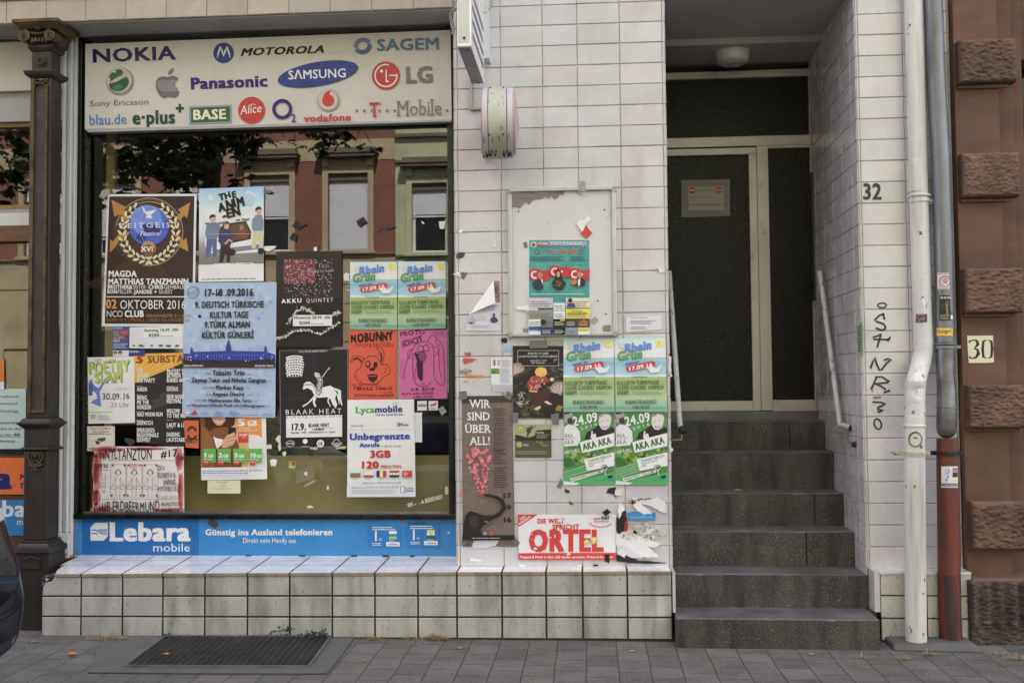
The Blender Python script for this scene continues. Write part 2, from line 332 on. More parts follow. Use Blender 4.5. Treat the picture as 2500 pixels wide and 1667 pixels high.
# right pillar and its reveal
XR = 1.121
p = MB()
p.box(XR + .004, 1.66, .004, 1.3, 0, ZT, 1)
tiles(p, (0, -.0005, 0), (1, 0, 0), (0, 0, 1), [XR, 1.1355, 1.3915, 1.6475, 1.66], ROWS, N=(0, -1, 0))
tiles(p, (XR, 0, 0), (0, 1, 0), (0, 0, 1), [0, .118, .365, .612, .86, 1.107, 1.28], [LZ - .25, LZ - .125] + ROWS, N=(-1, 0, 0), skip=lambda a, b, c, d: c < LZ - .01 and b < .1)
p.build('tiled_pillar', TM, HOUSE)
# plinth under shop window and left pillar: follows the slight slope of the street
YB = -.17
FL = [UY(x, 1403, YB).x for x in (101.5, 198, 299, 397.6, 500, 604, 707, 811, 915, 1020)] + [-1.2518, -.9893, -.734, -.524, -.2685, -.0148]
def topz(x): return LZ - .0302 + (x + 3.733) / 3.718 * .0378 - .012
def botz(x): return LZ - .401 + (x + 3.733) / 3.718 * .020 + .002
p = MB()
X0, X1 = FL[0], FL[-1]
p.hexa([(X0 + .004, YB + .006, -.1), (X1, YB + .006, -.1), (X1, .3, -.1), (X0 + .004, .3, -.1), (X0 + .004, YB + .006, topz(X0) - .002), (X1, YB + .006, topz(X1) - .002), (X1, .3, topz(X1) - .002), (X0 + .004, .3, topz(X0) - .002)], 1)
for a in range(len(FL) - 1):
    x0, x1 = FL[a] + .0055, FL[a + 1] - .0055
    for r in range(3):
        def zz(x, t): return botz(x) + (topz(x) - botz(x)) * t
        e = .0052
        t0, t1 = r / 3, (r + 1) / 3
        k = 1 + RN.uniform(-.09, .06) - (.07 if r == 0 else 0); c = (.52 * k, .505 * k, .475 * k)
        q = [(x0, zz(x0, t0) + e), (x1, zz(x1, t0) + e), (x1, zz(x1, t1) - e), (x0, zz(x0, t1) - e)]
        if a == 0 and r == 2: q = [(x0, zz(x0, t0) + e), (x1, zz(x1, t0) + e), (x1, zz(x1, t1) - e), (x0 + .075, zz(x0, t1) - e), (x0 + .06, zz(x0, t1) - .03), (x0 + .018, zz(x0, t1) - .04), (x0 + .005, zz(x0, t1) - .062)]
        n = len(q); cx = sum(v[0] for v in q) / n; cz = sum(v[1] for v in q) / n
        fr = [RN.uniform(-.0015, .0015) for _ in q]
        lo = [Vector((x, YB + .008, z)) for x, z in q]; mi = [Vector((x, YB + .002 + fr[i], z)) for i, (x, z) in enumerate(q)]
        hi = [Vector((x + (.003 if x < cx else -.003), YB + fr[i], z + (.003 if z < cz else -.003))) for i, (x, z) in enumerate(q)]
        p.add(lo + mi + hi, [tuple(2 * n + i for i in range(n))] + [(n + i, n + (i + 1) % n, 2 * n + (i + 1) % n, 2 * n + i) for i in range(n)] + [(i, (i + 1) % n, n + (i + 1) % n, n + i) for i in range(n)], 0, c)
# ledge tiles (three rows deep at the window, a lip at the pillar)
YBK = .30
def led(x, y):
    t = (y - YB) / (YBK - YB); return Vector((x, y, (topz(x) + .010) * (1 - t) + (LZ + .004) * t))
for a in range(len(FL) - 1):
    xa, xb = FL[a] + .005, FL[a + 1] - .005
    ys = [YB - .006, .03, .155, .30] if FL[a + 1] < -1.2 else [YB - .006, .004]
    for r in range(len(ys) - 1):
        y0, y1 = ys[r] + (.003 if r else 0), ys[r + 1] - .003
        k = 1 + RN.uniform(-.04, .04); c = (.82 * k, .815 * k, .82 * k)
        q = [(xa, y0), (xb, y0), (xb, y1), (xa, y1)]
        if a == 0 and r == 0: q = [(xa + .085, y0), (xb, y0), (xb, y1), (xa + .03, y1), (xa + .045, y0 + .09)]
        top = [led(x, y) + Vector((0, 0, .004)) for x, y in q]; bot = [v - Vector((0, 0, .017)) for v in top]; n = len(q)
        p.add(top, [tuple(range(n))], 2, c)
        p.add(top + bot, [(i, n + i, n + (i + 1) % n, (i + 1) % n) for i in range(n)], 0, (.36, .29, .23))
p.build('tiled_plinth', TLM, HOUSE)
# crumbled mortar at broken plinth corner
p = MB(); x = FL[0]
for k in range(26):
    c0 = Vector((x + RN.uniform(.0, .075), YB + RN.uniform(.0, .06), topz(x) - RN.uniform(.0, .05))); s = RN.uniform(.006, .02)
    p.add([c0 + Vector((RN.uniform(-1, 1), RN.uniform(-1, 1), RN.uniform(-1, 1))) * s for _ in range(5)], [(0, 1, 2), (0, 2, 3), (0, 3, 4), (1, 2, 4), (2, 3, 4), (0, 1, 4)], 0)
p.build('broken_mortar', MT['plaster'], HOUSE)
# plinth of right pillar
p = MB(); YP = -.125
p.box(1.17, 1.66, YP + .006, .0, -.1, LZ - .008, 1)
for (a, b) in ((1.162, 1.413), (1.417, 1.662)):
    for r in range(3):
        z0, z1 = .012 + r * .1265, .012 + (r + 1) * .1265 - .009
        k = 1 + RN.uniform(-.08, .06); c = (.55 * k, .53 * k, .49 * k)
        p.hexa([(a, YP, z0), (b - .004, YP, z0), (b - .004, YP + .012, z0), (a, YP + .012, z0), (a, YP, z1), (b - .004, YP, z1), (b - .004, YP + .012, z1), (a, YP + .012, z1)], 0, c)
    p.box(a - .004, b - .004, YP - .006, -.006, LZ - .008, LZ + .004, 2, (.68, .68, .69))
# return tile standing beside the second step
p.box(1.128, 1.160, -.115, -.002, .165, LZ + .004, 2, (.60, .60, .62))
p.box(1.1605, 1.1695, -.118, .0, .165, LZ - .01, 1)
p.build('tiled_plinth', TLM, HOUSE)
p = MB(); p.box(-.012, .005, -.168, -.004, .165, LZ + .002, 0, (.56, .55, .53)); p.build('corner_tile', TM, HOUSE)
# band of wide tiles over the window and its soffit
p = MB()
def lint(x): return UY(x, {0: 60, 240: 52, 1105: 18}[x], -.01)
zb = 3.77
xs = [-6.2 + i * .26 for i in range(20)]; xs = [v for v in xs if v < -1.33] + [-1.276]
p.box(-6.2, -1.276, .004, .32, zb + .003, zb + .30, 1)
tiles(p, (0, 0, 0), (1, 0, 0), (0, 0, 1), xs, [zb, zb + .145, zb + .29], N=(0, -1, 0), base=(.47, .42, .36), d=.007)  # beige base, with the shade up there also put into its colour
p.build('tile_band', TM, HOUSE)
p = MB(); p.box(-6.2, -1.274, -.018, .012, zb + .150, zb + .40); p.build('cornice_strip', MT['soffit'], HOUSE)
p = MB(); p.box(-6.2, -1.276, .012, .36, zb - .006, zb + .002); p.box(-6.2, -1.276, .20, .235, zb - .012, zb - .0065); p.build('window_soffit', MT['soffit'], HOUSE)
# upper storeys (they shade the pavement)
p = MB(); p.box(-6.2, 1.66, .45, 11, ZT + .31, 14.2); p.box(-6.2, 1.66, .03, .449, zb + .401, 14.2); p.build('upper_wall', MT['render'], HOUSE)
p = MB(); p.slab([(-6.2, -.3, 14.21), (-6.2, 11.3, 14.21), (-6.2, 5.5, 17.5)], (7.86, 0, 0)); p.build('roof', MT['oroof'], HOUSE)
p = MB(); p.box(-6.2, -6.1, .7, 9, -.1, 3.76); p.box(-1.27, -1.15, .63, 9, -.1, 3.76); p.box(-6.09, -1.28, 4.2, 4.3, -.1, 3.7); p.box(-6.09, -1.28, .4, 4.19, 3.5, 3.6); p.box(-6.09, -1.28, .62, 4.19, -.1, .02); p.build('shop_room', MT['darkroom'], HOUSE)
# ---- shop window
zt_, zl_ = UY(600, 66, YG).z, UY(600, 1254, YG).z
xl_, xr_ = UY(196, 700, YG).x, UY(1112, 700, YG).x
win = MB()
yf = YG - .045
win.box(xl_ - .085, xl_ + .020, yf, YG + .05, zl_ - .03, zt_ + .02)
win.box(xl_ + .021, xl_ + .045, yf + .02, YG + .05, zl_ - .03, zt_ + .02)
win.box(xr_ - .045, xr_ - .012, yf + .02, YG + .05, zl_ - .03, zt_ + .02)
win.box(xr_ - .011, xr_ + .04, yf, YG + .05, zl_ - .03, zt_ + .02)
win.box(xl_ - .054, xr_ + .039, yf + .005, YG + .049, zt_ - .028, zt_ + .03)
win.box(xl_ - .054, xr_ + .039, yf + .012, YG + .049, zt_ + .031, zt_ + .10)
win.box(xl_ - .054, xr_ + .039, yf - .015, YG + .049, zl_ - .028, zl_ + .004)
wf = win.build('window_frame', MT['black'], HOUSE, bevel=.004)
p = MB(); p.box(xl_ + .012, xr_ - .012, YG, YG + .006, zl_, zt_); p.build('pane', MT['glass'], wf)
p = MB(); p.box(xl_ + .03, xr_ - .03, YG - .02, YG - .002, zl_ + .005, zl_ + .016); p.build('window_sill', MT['metal'], wf)
# things behind the pane: olive boards, shelf
p = MB()
p.box(xl_ - .04, xr_ + .04, .50, .52, .25, UY(600, 1112, .50).z); p.box(xl_ - .06, UY(257, 700, .9).x, .9, .94, .4, 3.4)
p.build('olive_backing_board', MT['olive'], HOUSE)
p = MB(); p.box(xl_, xr_, .80, 1.2, UY(600, 1035, .8).z, UY(600, 1022, .8).z); p.build('display_shelf', MT['shelf'], HOUSE)
# white moulded post between column and window
p = MB()
a, b = UY(146, 700, .22).x, UY(184, 700, .25).x
z0, z1 = LZ - .0, zb - .008
p.box(a, b, .245, .262, z0, z1)
w = b - a
for (u0, u1, y) in ((0, .16, .225), (.2, .34, .205), (.4, .62, .222), (.66, .80, .21), (.84, 1.0, .232)):
    p.box(a + w * u0, a + w * u1, y, .2449, z0 + .16, z1)
p.box(a - .004, b + .002, .19, .2449, z0, z0 + .158)
p.build('window_post', MT['white'], HOUSE, bevel=.004)
# ---- entrance: ceiling, door screen
YD = 1.22
p = MB()
zc = UY(1800, 92, .80).z
zc2 = UY(1800, 97, .80).z
p.box(.004, XR, .3, .8, zc, zc + .2); p.box(.004, XR, -.0, .299, zc + .001, zc + .2); p.box(.004, XR, .801, 1.6, zc2 - .03, zc + .2)
p.build('entrance_ceiling', MT['plaster'], HOUSE)
p = MB(); p.box(.002, XR + .1, .02, 1.6, zc + .201, ZT + .3); p.box(-1.268, .001, .0, .6, ZT + .001, ZT + .3); p.box(XR + .101, 1.66, .0, 1.3, ZT + .001, ZT + .3); p.build('entrance_lintel', MT['render'], HOUSE)
p = MB(); p.box(-.9, -.0, YD - .5, YD + .5, 0, zc + .2); p.box(-.0, XR + .3, YD + .1, YD + .4, -.1, ZT); p.build('hall_wall', MT['darkroom'], HOUSE)
def dz(x, y): return UY(x, y, YD).z
def dx(x, y=700): return UY(x, y, YD).x
DZ0, DZT = dz(1800, 1009), dz(1800, 192)
dr = MB(); F = YD
xL = -.05; xRr = dx(2003)
zA, zB = dz(1800, 335), dz(1800, 359)       # under transom, head of door leaf
dr.box(xL, xRr, F - .02, F + .06, DZT - .0, DZT + .05)                     # head
dr.box(dx(1983), XR - .006, F - .021, F + .06, DZ0, DZT - .0005)               # right jamb
dr.box(xL, dx(1983) - .0005, F - .02, F + .06, zB + .0, zA)                  # transom bar
dr.box(dx(1852), dx(1880), F - .0205, F + .06, DZ0 + .02, zB - .0005)       # mullion
dr.box(dx(1880) + .0005, dx(1983) - .0005, F - .019, F + .06, DZ0 + .0, dz(1900, 976))  # right bottom panel
dr.box(dx(1880) + .0005, dx(1983) - .0005, F - .019, F + .06, zB - .02, zB - .0005)
df = dr.build('door_frame', MT['alu'], HOUSE, bevel=.003)
p = MB(); p.box(xL, dx(1983) - .001, F + .012, F + .02, zA + .0005, DZT - .0005); p.box(dx(1880) + .001, dx(1983) - .001, F + .013, F + .021, dz(1900, 976) + .0005, zB - .021); p.build('fixed_pane', MT['darkgls'], df)
lf = MB(); a, b = xL, dx(1851)
lf.box(a, b - .0, F - .03, F + .04, dz(1700, 382) + .0005, zB - .012)
lf.box(b - .055, b, F - .0302, F + .04, DZ0 + .07, dz(1700, 382))
lf.box(a, b - .0555, F - .0298, F + .04, DZ0 + .018, dz(1700, 979))
lf.box(b - .055, b, F - .0302, F + .04, DZ0 + .018, DZ0 + .0695)
dl = lf.build('door', MT['alu'], HOUSE, bevel=.003)
p = MB(); p.box(a, b - .0556, F - .002, F + .006, dz(1700, 979) + .0005, dz(1700, 382)); p.build('door_pane', MT['darkgls'], dl)
p = MB(); p.box(XR - .022, XR - .006, F - .06, F - .022, dz(1985, 735), dz(1985, 425)); p.build('letter_slot_strip', MT['black'], df)

# ================================================================== STEPS
ST = empty('stone_steps', (.55, -.3, 0), 'flight of six dark worn stone steps climbing into the tiled entrance', 'steps')
YS = [-.305, -.01, .25, .49, .73, .97, 1.5]
TOPS = [(1511, 1511), (1404, 1401.5), (1300, 1297), (1207, 1203.5), (1106.5, 1103.5), (1031, 1027)]
zp = -.05
for n in range(6):
    m = MB(); zt = UY(1900, TOPS[n][1], YS[n]).z
    x0 = .010 if n == 0 else .006; x1 = XR - .002 if n else 1.215
    if n == 0: x0 = UY(1652, 1520, YS[0]).x; x1 = UY(2147, 1511, YS[0]).x
    d = YS[n + 1] - YS[n] + .03
    y0 = YS[n]
    N_ = 30; top = []; 
    # worn nosing: front edge chipped a little
    for i in range(N_ + 1):
        x = x0 + (x1 - x0) * i / N_; c_ = noise.noise((x * 5, n * 3.1, 0)) ; ch = .0035 + max(0, noise.noise((x * 9 + 4, n * 7.7, 2)) - .35) * .03
        top.append((x, ch, c_ * .0015))
    for i in range(N_):
        (xa, ca, da), (xb, cb_, db) = top[i], top[i + 1]
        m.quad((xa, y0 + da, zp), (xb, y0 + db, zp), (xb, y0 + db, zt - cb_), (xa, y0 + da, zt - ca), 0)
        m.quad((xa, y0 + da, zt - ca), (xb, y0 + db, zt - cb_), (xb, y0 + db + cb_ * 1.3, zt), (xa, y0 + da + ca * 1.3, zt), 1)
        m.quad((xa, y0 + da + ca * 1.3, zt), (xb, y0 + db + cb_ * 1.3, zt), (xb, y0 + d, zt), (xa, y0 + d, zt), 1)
    m.quad((x0, y0 + d, zp), (x0, y0, zp), (x0, y0, zt), (x0, y0 + d, zt), 0); m.quad((x1, y0, zp), (x1, y0 + d, zp), (x1, y0 + d, zt), (x1, y0, zt), 0)
    if n in (2, 3, 5):      # dark joint between two stones
        xj = UY({2: 1966, 3: 1988, 5: 2010}[n] - (0 if n < 4 else 60), 1200, y0).x if n != 5 else .88
        for i in range(10): za_ = zp + .03 + (zt - zp - .035) * i / 10; zb3 = zp + .03 + (zt - zp - .035) * (i + 1) / 10; w0 = .004 + .004 * abs(noise.noise((i * 1.3, n, 0))); m.quad((xj - w0, y0 - .0018, za_), (xj + w0 * .8, y0 - .0018, za_), (xj + w0, y0 - .0018, zb3), (xj - w0 * .7, y0 - .0018, zb3), 2)
    m.build('step', [MT['step'], MT['tread'], MT['pit']], ST)
    zp = zt - .02
LAND = zp + .02
p = MB(); p.box(.0, XR - .003, YD - .06, YD + .1, LAND + .0005, DZ0 + .016); p.build('door_sill', MT['tread'], ST)

# ================================================================== SANDSTONE NEIGHBOUR
SH = empty('sandstone_house', (2.4, 0, 0), 'red sandstone neighbour house with rock faced quoin blocks', 'house')
p = MB(); yq = -.055
X_ = lambda x, y: UY(x, y, yq).x
xq0, xq1 = 1.665, UY(2452, 700, yq).x
p.box(xq0, xq1, yq, .9, .36, 14.2); p.build('pilaster', MT['sand'], SH, bevel=.004)
p = MB(); p.box(xq1 + .0005, 2.02, yq + .075, .9, .3, 14.2); p.box(2.0205, 2.10, yq + .13, .9, .3, 14.2); p.box(2.1005, 6.5, yq + .25, .9, .3, 1.05); p.box(3.2, 6.5, yq + .25, .9, 1.0505, 14.2); p.box(2.1005, 3.1995, yq + .25, .9, 3.4, 14.2); p.build('recessed_wall', MT['sand'], SH, bevel=.006)
p = MB(); p.box(2.1005, 3.1995, yq + .45, yq + .47, 1.0505, 3.3995); p.build('window_pane', MT['opane'], SH)
p = MB(); p.box(1.66, 6.5, .95, 10, -.1, 14.2); p.build('house_mass', MT['sand'], SH)
def rough_block(name, x0, x1, z0, z1, yf, depth, amp, m, seed, groove=False):
    b = MB(); nx, nz_ = int((x1 - x0) / .0055), int((z1 - z0) / .0055); r = .017
    def P(i, j):
        u, v = i / nx, j / nz_; x = x0 + (x1 - x0) * u; z = z0 + (z1 - z0) * v
        ex = min(x - x0, x1 - x); ez = min(z - z0, z1 - z)
        y = 0
        for e in (ex, ez):
            if e < r: y += r - math.sqrt(max(0, r * r - (r - e) ** 2))
        f = min(1, ex / .014) * min(1, ez / .014)
        n_ = noise.fractal((x * 34 + seed, z * 62, seed), .7, 2.1, 4) * .75 + noise.noise((x * 6, z * 6, seed)) * .4 + abs(noise.noise((x * 22 + 3, z * 36, seed + 9))) * .7
        if groove:
            n_ = n_ * .9 + (math.cos(x * 2 * math.pi / .072) * .9 if z > z0 + (z1 - z0) * .3 else -.3)
        return Vector((x, yf + y - amp * n_ * f, z))
    vs = [P(i, j) for j in range(nz_ + 1) for i in range(nx + 1)]
    b.add(vs, [(j * (nx + 1) + i, j * (nx + 1) + i + 1, (j + 1) * (nx + 1) + i + 1, (j + 1) * (nx + 1) + i) for j in range(nz_) for i in range(nx)])
    b.box(x0, x1, yf + r, yf + depth, z0, z1)
    b.build(name, m, SH, smooth=True)
yb = yq - .075
for k, (ya, yb_, xx) in enumerate(((95, 200, 2482), (373, 480, 2490), (655, 763, 2500), (940, 1045, 2512), (1225, 1342, 2520))):
    za, zb_ = UY(2390, yb_, yb).z, UY(2390, ya, yb).z
    rough_block('quoin_block', 1.672, UY(xx, ya, yb).x, za, zb_, yb, .09, .011, MT['rock'], k * 5.3)
    q = MB(); q.box(1.675, UY(xx, ya, yb).x - .03, yq - .022, yq - .0005, za - .022, za - .0005); q.build('block_ledge', MT['sand'], SH, bevel=.006)
for k in range(5):
    z = 3.9 + k * .68 * 1.0; rough_block('quoin_block', 1.672, 1.672 + .46, z, z + .27, yb, .09, .011, MT['rock'], 40 + k)
rough_block('grooved_base_block', 1.635, 2.4, -.02, UY(2400, 1417, yb - .03).z, yb - .035, .2, .013, MT['rockdark'], 77, True)
q = MB(); zz_ = UY(2400, 1414, yb - .03).z; q.hexa([(1.64, yb - .03, zz_ - .02), (2.4, yb - .03, zz_ - .02), (2.4, yq + .09, zz_ - .02), (1.64, yq + .09, zz_ - .02), (1.66, yb - .015, zz_), (2.4, yb - .015, zz_), (2.4, yq + .09, zz_ + .02), (1.66, yq + .09, zz_ + .02)]); q.build('base_moulding', MT['sand'], SH, bevel=.006)
# ================================================================== LEFT SHOP BEHIND THE COLUMN
YL = .36
NS = empty('neighbour_shop', (-5, .4, 0), 'strip of the next shop front left of the iron column, white fascia over window', 'shop front')
def zl(y, Y=YL): return UY(35, y, Y).z
xe = -3.80
p = MB(); p.box(-6.2, xe, YL - .10, YL + .2, zl(222, YL - .1), zb - .021); p.build('fascia', mat('cream_fascia', (.60, .58, .54), .5, var=.06, scale=3), NS)
p = MB(); p.box(-6.2, xe, YL - .06, YL + .2, zl(297, YL - .06), zl(222, YL - .1) - .001); p.build('shutter_box', MT['soffit'], NS)
p = MB(); p.box(-6.2, xe, YL - .03, YL + .1, zl(313), zl(297, YL - .06) - .001); p.build('window_head', MT['ochre'], NS)
p = MB(); p.box(-6.2, xe, YL - .05, YL + .1, zl(593), zl(553)); p.build('transom', MT['wood'], NS, bevel=.006)
p = MB(); p.box(-6.2, xe, YL - .03, YL + .1, zl(552.5), zl(522)); p.build('white_rail', MT['white'], NS)
p = MB(); p.box(-6.2, xe, YL - .02, YL + .1, zl(521.5), zl(513)); p.build('grey_rail', MT['metal'], NS)
p = MB(); p.box(-6.2, xe, YL - .02, YL + .1, zl(512.5), zl(502)); p.build('rail', MT['ochre'], NS)
p = MB(); p.box(-6.2, xe, YL, YL + .006, zl(501.5), zl(313.5)); p.box(-6.2, xe, YL, YL + .006, zl(1110), zl(593.5)); p.build('pane', MT['glass'], NS)
p = MB(); p.box(-6.2, xe, YL + .011, YL + .2, zl(1225), zl(1110.5)); p.box(-6.2, xe, YL - .03, YL + .0095, zl(1225), zl(1208)); p.build('dado', MT['wood'], NS)
p = MB(); p.box(-6.2, xe, YL - .04, YL + .2, zl(1333), zl(1225.5)); p.box(-6.2, xe, YL - .02, YL + .2, zl(1333) - .0, zl(1302)); p.build('lower_board', MT['wood'], NS)
p = MB(); p.box(-6.2, xe, YL + .0, YL + .2, -.1, zl(1333.5)); p.box(-6.2, xe, .06, YL - .001, -.1, .06); p.build('stone_base', MT['step'], NS)

# ================================================================== CAST IRON COLUMN
XC0, XC1 = UY(67.5, 700, -.03).x, UY(120, 700, -.03).x
def cz(y, Y=-.05): return UY(95, y, Y).z
CO = empty('iron_column', ((XC0 + XC1) / 2, .05, 0), 'brown cast iron shop column with gilded scroll capital and panelled shaft', 'column')
def ring(m, z0, z1, o, mi=0, o2=None):
    """square collar standing o beyond the shaft; o2 at the top makes it flare"""
    o2 = o if o2 is None else o2; y0, y1 = -.03, .095
    m.hexa([(XC0 - o, y0 - o, z0), (XC1 + o, y0 - o, z0), (XC1 + o, y1 + o, z0), (XC0 - o, y1 + o, z0), (XC0 - o2, y0 - o2, z1), (XC1 + o2, y0 - o2, z1), (XC1 + o2, y1 + o2, z1), (XC0 - o2, y1 + o2, z1)], mi)
m = MB(); ring(m, -.02, cz(1352), .036); ring(m, cz(1352), cz(1349), .042)
m.build('plinth_block', MT['iron'], CO, bevel=.004)
m = MB(); ring(m, cz(1348.5), cz(1335), .048, 0, .042); ring(m, cz(1335), cz(1325), .036, 0, .018); ring(m, cz(1325), cz(1320), .02)
m.build('base_moulding', MT['iron'], CO, bevel=.004)
m = MB(); ring(m, cz(1320), cz(1100), .008); m.build('pedestal', MT['iron'], CO, bevel=.008)
m = MB(); ring(m, cz(1100), cz(1096), .018, 0, .028); ring(m, cz(1096), cz(1091), .028, 0, .01); ring(m, cz(1091), cz(1047), .008)
ring(m, cz(1047), cz(1036), .01, 0, .036); ring(m, cz(1036), cz(1031), .04); ring(m, cz(1031), cz(1021), .032, 0, .012)
m.build('collar', MT['iron'], CO, bevel=.003)
m = MB(); ring(m, cz(1021), cz(188), 0); m.build('shaft', MT['iron'], CO, bevel=.006)
# raised gilt frame of the sunk panel and side fillets
m = MB(); yf = -.030; w = XC1 - XC0; zt1, zb1 = cz(215), cz(1008)
m.box(XC0 + .016, XC0 + .036, yf - .016, yf, zb1, cz(192)); m.box(XC1 - .033, XC1 - .018, yf - .013, yf, zb1, zt1 + .02)
m.box(XC0 + .0365, XC1 - .0335, yf - .013, yf, zb1, zb1 + .02)
for k in range(8):
    a0, a1 = math.pi * k / 8, math.pi * (k + 1) / 8; xm, rr = XC0 + .066, .031
    for r0, r1 in ((.94, 1.16),):
        q = [(xm + rr * c_ * math.cos(a), yf - .012, zt1 + .004 + .03 * c_ * math.sin(a)) for a, c_ in ((a0, r0), (a1, r0), (a1, r1), (a0, r1))]
        m.slab(q, (0, .012, 0))
m.build('panel_frame', MT['gold'], CO, bevel=.002)
m = MB(); m.box(XC0 + .0365, XC1 - .0335, yf - .003, yf + .002, zb1 + .02, zt1); m.build('panel', mat('grey_panel_paint', (.048, .038, .036), .6, var=.25, scale=9, bump=.0006, bscale=60, speck=((.4, .34, .25), 40, .72, .76, (1, 1, 1), .7)), CO)
m = MB(); ring(m, cz(188), cz(183), .004, 0, .02); ring(m, cz(183), cz(176), .022, 0, .03); ring(m, cz(176), cz(172), .03)
m.build('neck_moulding', MT['iron'], CO, bevel=.003)
m = MB(); ring(m, cz(172), cz(122), -.006); m.build('neck', MT['iron'], CO, bevel=.003)
# swag under the neck moulding
m = MB(); xm = (XC0 + XC1) / 2
m.tube([(xm + .045 * math.cos(a), -.034, cz(190) - .035 * abs(math.sin(a))) for a in [math.pi + math.pi * k / 14 for k in range(15)]], .006, 8)
m.lathe([(.004, .012), (.012, .008), (.016, 0)], (xm, -.03, cz(194)), (0, -1, 0), 12)
for s in (-1, 1): m.lathe([(.003, .010), (.009, .006), (.011, 0)], (xm + s * .02, -.03, cz(193)), (0, -1, 0), 10)
m.build('swag', MT['gold'], CO, smooth=True)
m = MB(); m.lathe([(.0, .018), (.006, .018), (.009, .010), (.014, .010), (.017, .017), (.024, .017), (.028, .008), (.034, .008), (.037, 0)][::-1], (xm + .002, -.024, cz(147)), (0, -1, 0), 28); m.build('rosette', MT['gold'], CO, smooth=True)
# capital
m = MB(); ring(m, cz(122), cz(115), 0, 0, .012); ring(m, cz(115), cz(108), .012); ring(m, cz(108), cz(84), -.0, 0, .03)
m.build('capital_bell', MT['iron'], CO, bevel=.003)
m = MB(); ring(m, cz(75), cz(69), .044, 0, .058); ring(m, cz(69), cz(62), .058, 0, .072); ring(m, cz(62), cz(53), .08)
m.build('abacus', MT['gold'], CO, bevel=.004)
for s in (-1, 1):
    m = MB(); c = Vector((xm + s * .086, -.075, cz(92)))
    sp_ = []
    for k in range(46):
        a = k / 45 * 2.2 * 2 * math.pi; r = .036 * (1 - k / 52)
        sp_.append(c + Vector((s * r * math.cos(a + 1.57), -.004 - .010 * k / 45, r * math.sin(a + 1.57))))
    m.tube(sp_, [.0085 - .004 * k / 45 for k in range(46)], 8)
    m.lathe([(.033, 0), (.033, .11)], c, (0, 1, 0), 20)
    m.build('volute', MT['gold'], CO, smooth=True)
m = MB(); m.tube([(xm - .08, -.066, cz(82)), (xm - .03, -.07, cz(84)), (xm, -.07, cz(86)), (xm + .04, -.07, cz(84)), (xm + .09, -.066, cz(82))], .009, 8)
for k in range(5): m.lathe([(.002, .022), (.010, .012), (.012, -.01), (.004, -.02)], (xm - .045 + k * .0235, -.055, cz(99)), (0, 0, 1), 10)
m.lathe([(.004, .02), (.016, .01), (.02, 0)], (xm, -.066, cz(72)), (0, -1, 0), 12)
m.build('egg_moulding', MT['gold'], CO, smooth=True)
for s in (0, 1):   # side volutes seen on the right flank
    m = MB(); m.lathe([(.030, 0), (.040, .03), (.043, .06), (.04, .1), (.03, .13)], (XC1 + .012, -.03, cz(98)), (0, 1, 0), 18); m.build('side_scroll', MT['iron'], CO, smooth=True) if s else None
# pendant ornament below the collar
m = MB(); xo = xm + .002; zo = cz(1104)
m.slab([(xo - .058, -.0375, zo), (xo + .058, -.0375, zo), (xo + .05, -.0375, zo - .012), (xo - .05, -.0375, zo - .012)], (0, -.010, 0))
for s in (-1, 1):
    m.tube([(xo + s * .05, -.044, zo - .012), (xo + s * .046, -.046, zo - .04), (xo + s * .03, -.046, zo - .062), (xo + s * .012, -.046, zo - .07), (xo, -.046, zo - .085)], .006, 8)
    m.tube([(xo + s * .012, -.044, zo - .012), (xo + s * .03, -.046, zo - .028), (xo + s * .022, -.046, zo - .05), (xo + s * .004, -.046, zo - .056)], .005, 8)
    m.tube([(xo, -.046, zo - .092), (xo + s * .03, -.046, zo - .08), (xo + s * .044, -.046, zo - .072)], [.006, .008, .004], 8)
    m.tube([(xo, -.046, zo - .1), (xo + s * .025, -.046, zo - .112)], [.005, .003], 8)
m.lathe([(.003, .012), (.009, .008), (.011, 0)], (xo, -.042, zo - .025), (0, -1, 0), 10)
m.tube([(xo, -.046, zo - .085), (xo, -.046, zo - .128)], [.01, .003], 8)
m.build('pendant_ornament', MT['gold'], CO, smooth=True)
m = MB(); zo = cz(1376, -.07); xo = xm + .0
m.box(xo - .052, xo + .052, -.074, -.0655, zo - .022, zo + .022); m.box(xo - .056, xo + .056, -.078, -.0655, zo - .028, zo - .0225); m.box(xo - .058, xo + .058, -.078, -.0655, zo + .0225, zo + .029)
m.tube([(xo - .06, -.074, zo + .026), (xo - .03, -.076, zo + .032), (xo, -.076, zo + .044), (xo + .03, -.076, zo + .032), (xo + .06, -.074, zo + .026)], .005, 8)
m.build('small_tablet', MT['iron'], CO, bevel=.001)

# ================================================================== DRAINPIPES
def dpipe(pts, Y): return [Vector((UY(x, y, Y if not callable(Y) else Y(y)).x, Y if not callable(Y) else Y(y), UY(x, y, Y if not callable(Y) else Y(y)).z)) for x, y in pts]
DP = empty('white_drainpipe', (1.32, -.2, 0), 'white painted drainpipe with dented bend in front of tiled right pillar', 'drainpipe')
def yw(y): return -.075 if y < 880 else (-.075 - .13 * min(1, (y - 880) / 75) if y < 955 else -.205)
up = [(2224 + .036 * 0 + (y + 60) * .0272 + 1.5, y) for y in (-60, 200, 500, 800, 850)]
m = MB()
pts = dpipe([(2229, -60), (2235, 200), (2242, 450), (2249.5, 700), (2253, 800), (2255, 858)], -.075); m.tube(pts, .0525, 28)
m.build('upper_pipe', MT['pipew'], DP, smooth=True)
m = MB()
pts = dpipe([(2254, 802), (2255, 850)], -.075) + dpipe([(2251, 878), (2244, 903), (2237, 925)], yw) + dpipe([(2234, 950), (2233, 1000), (2232.5, 1040)], -.205)
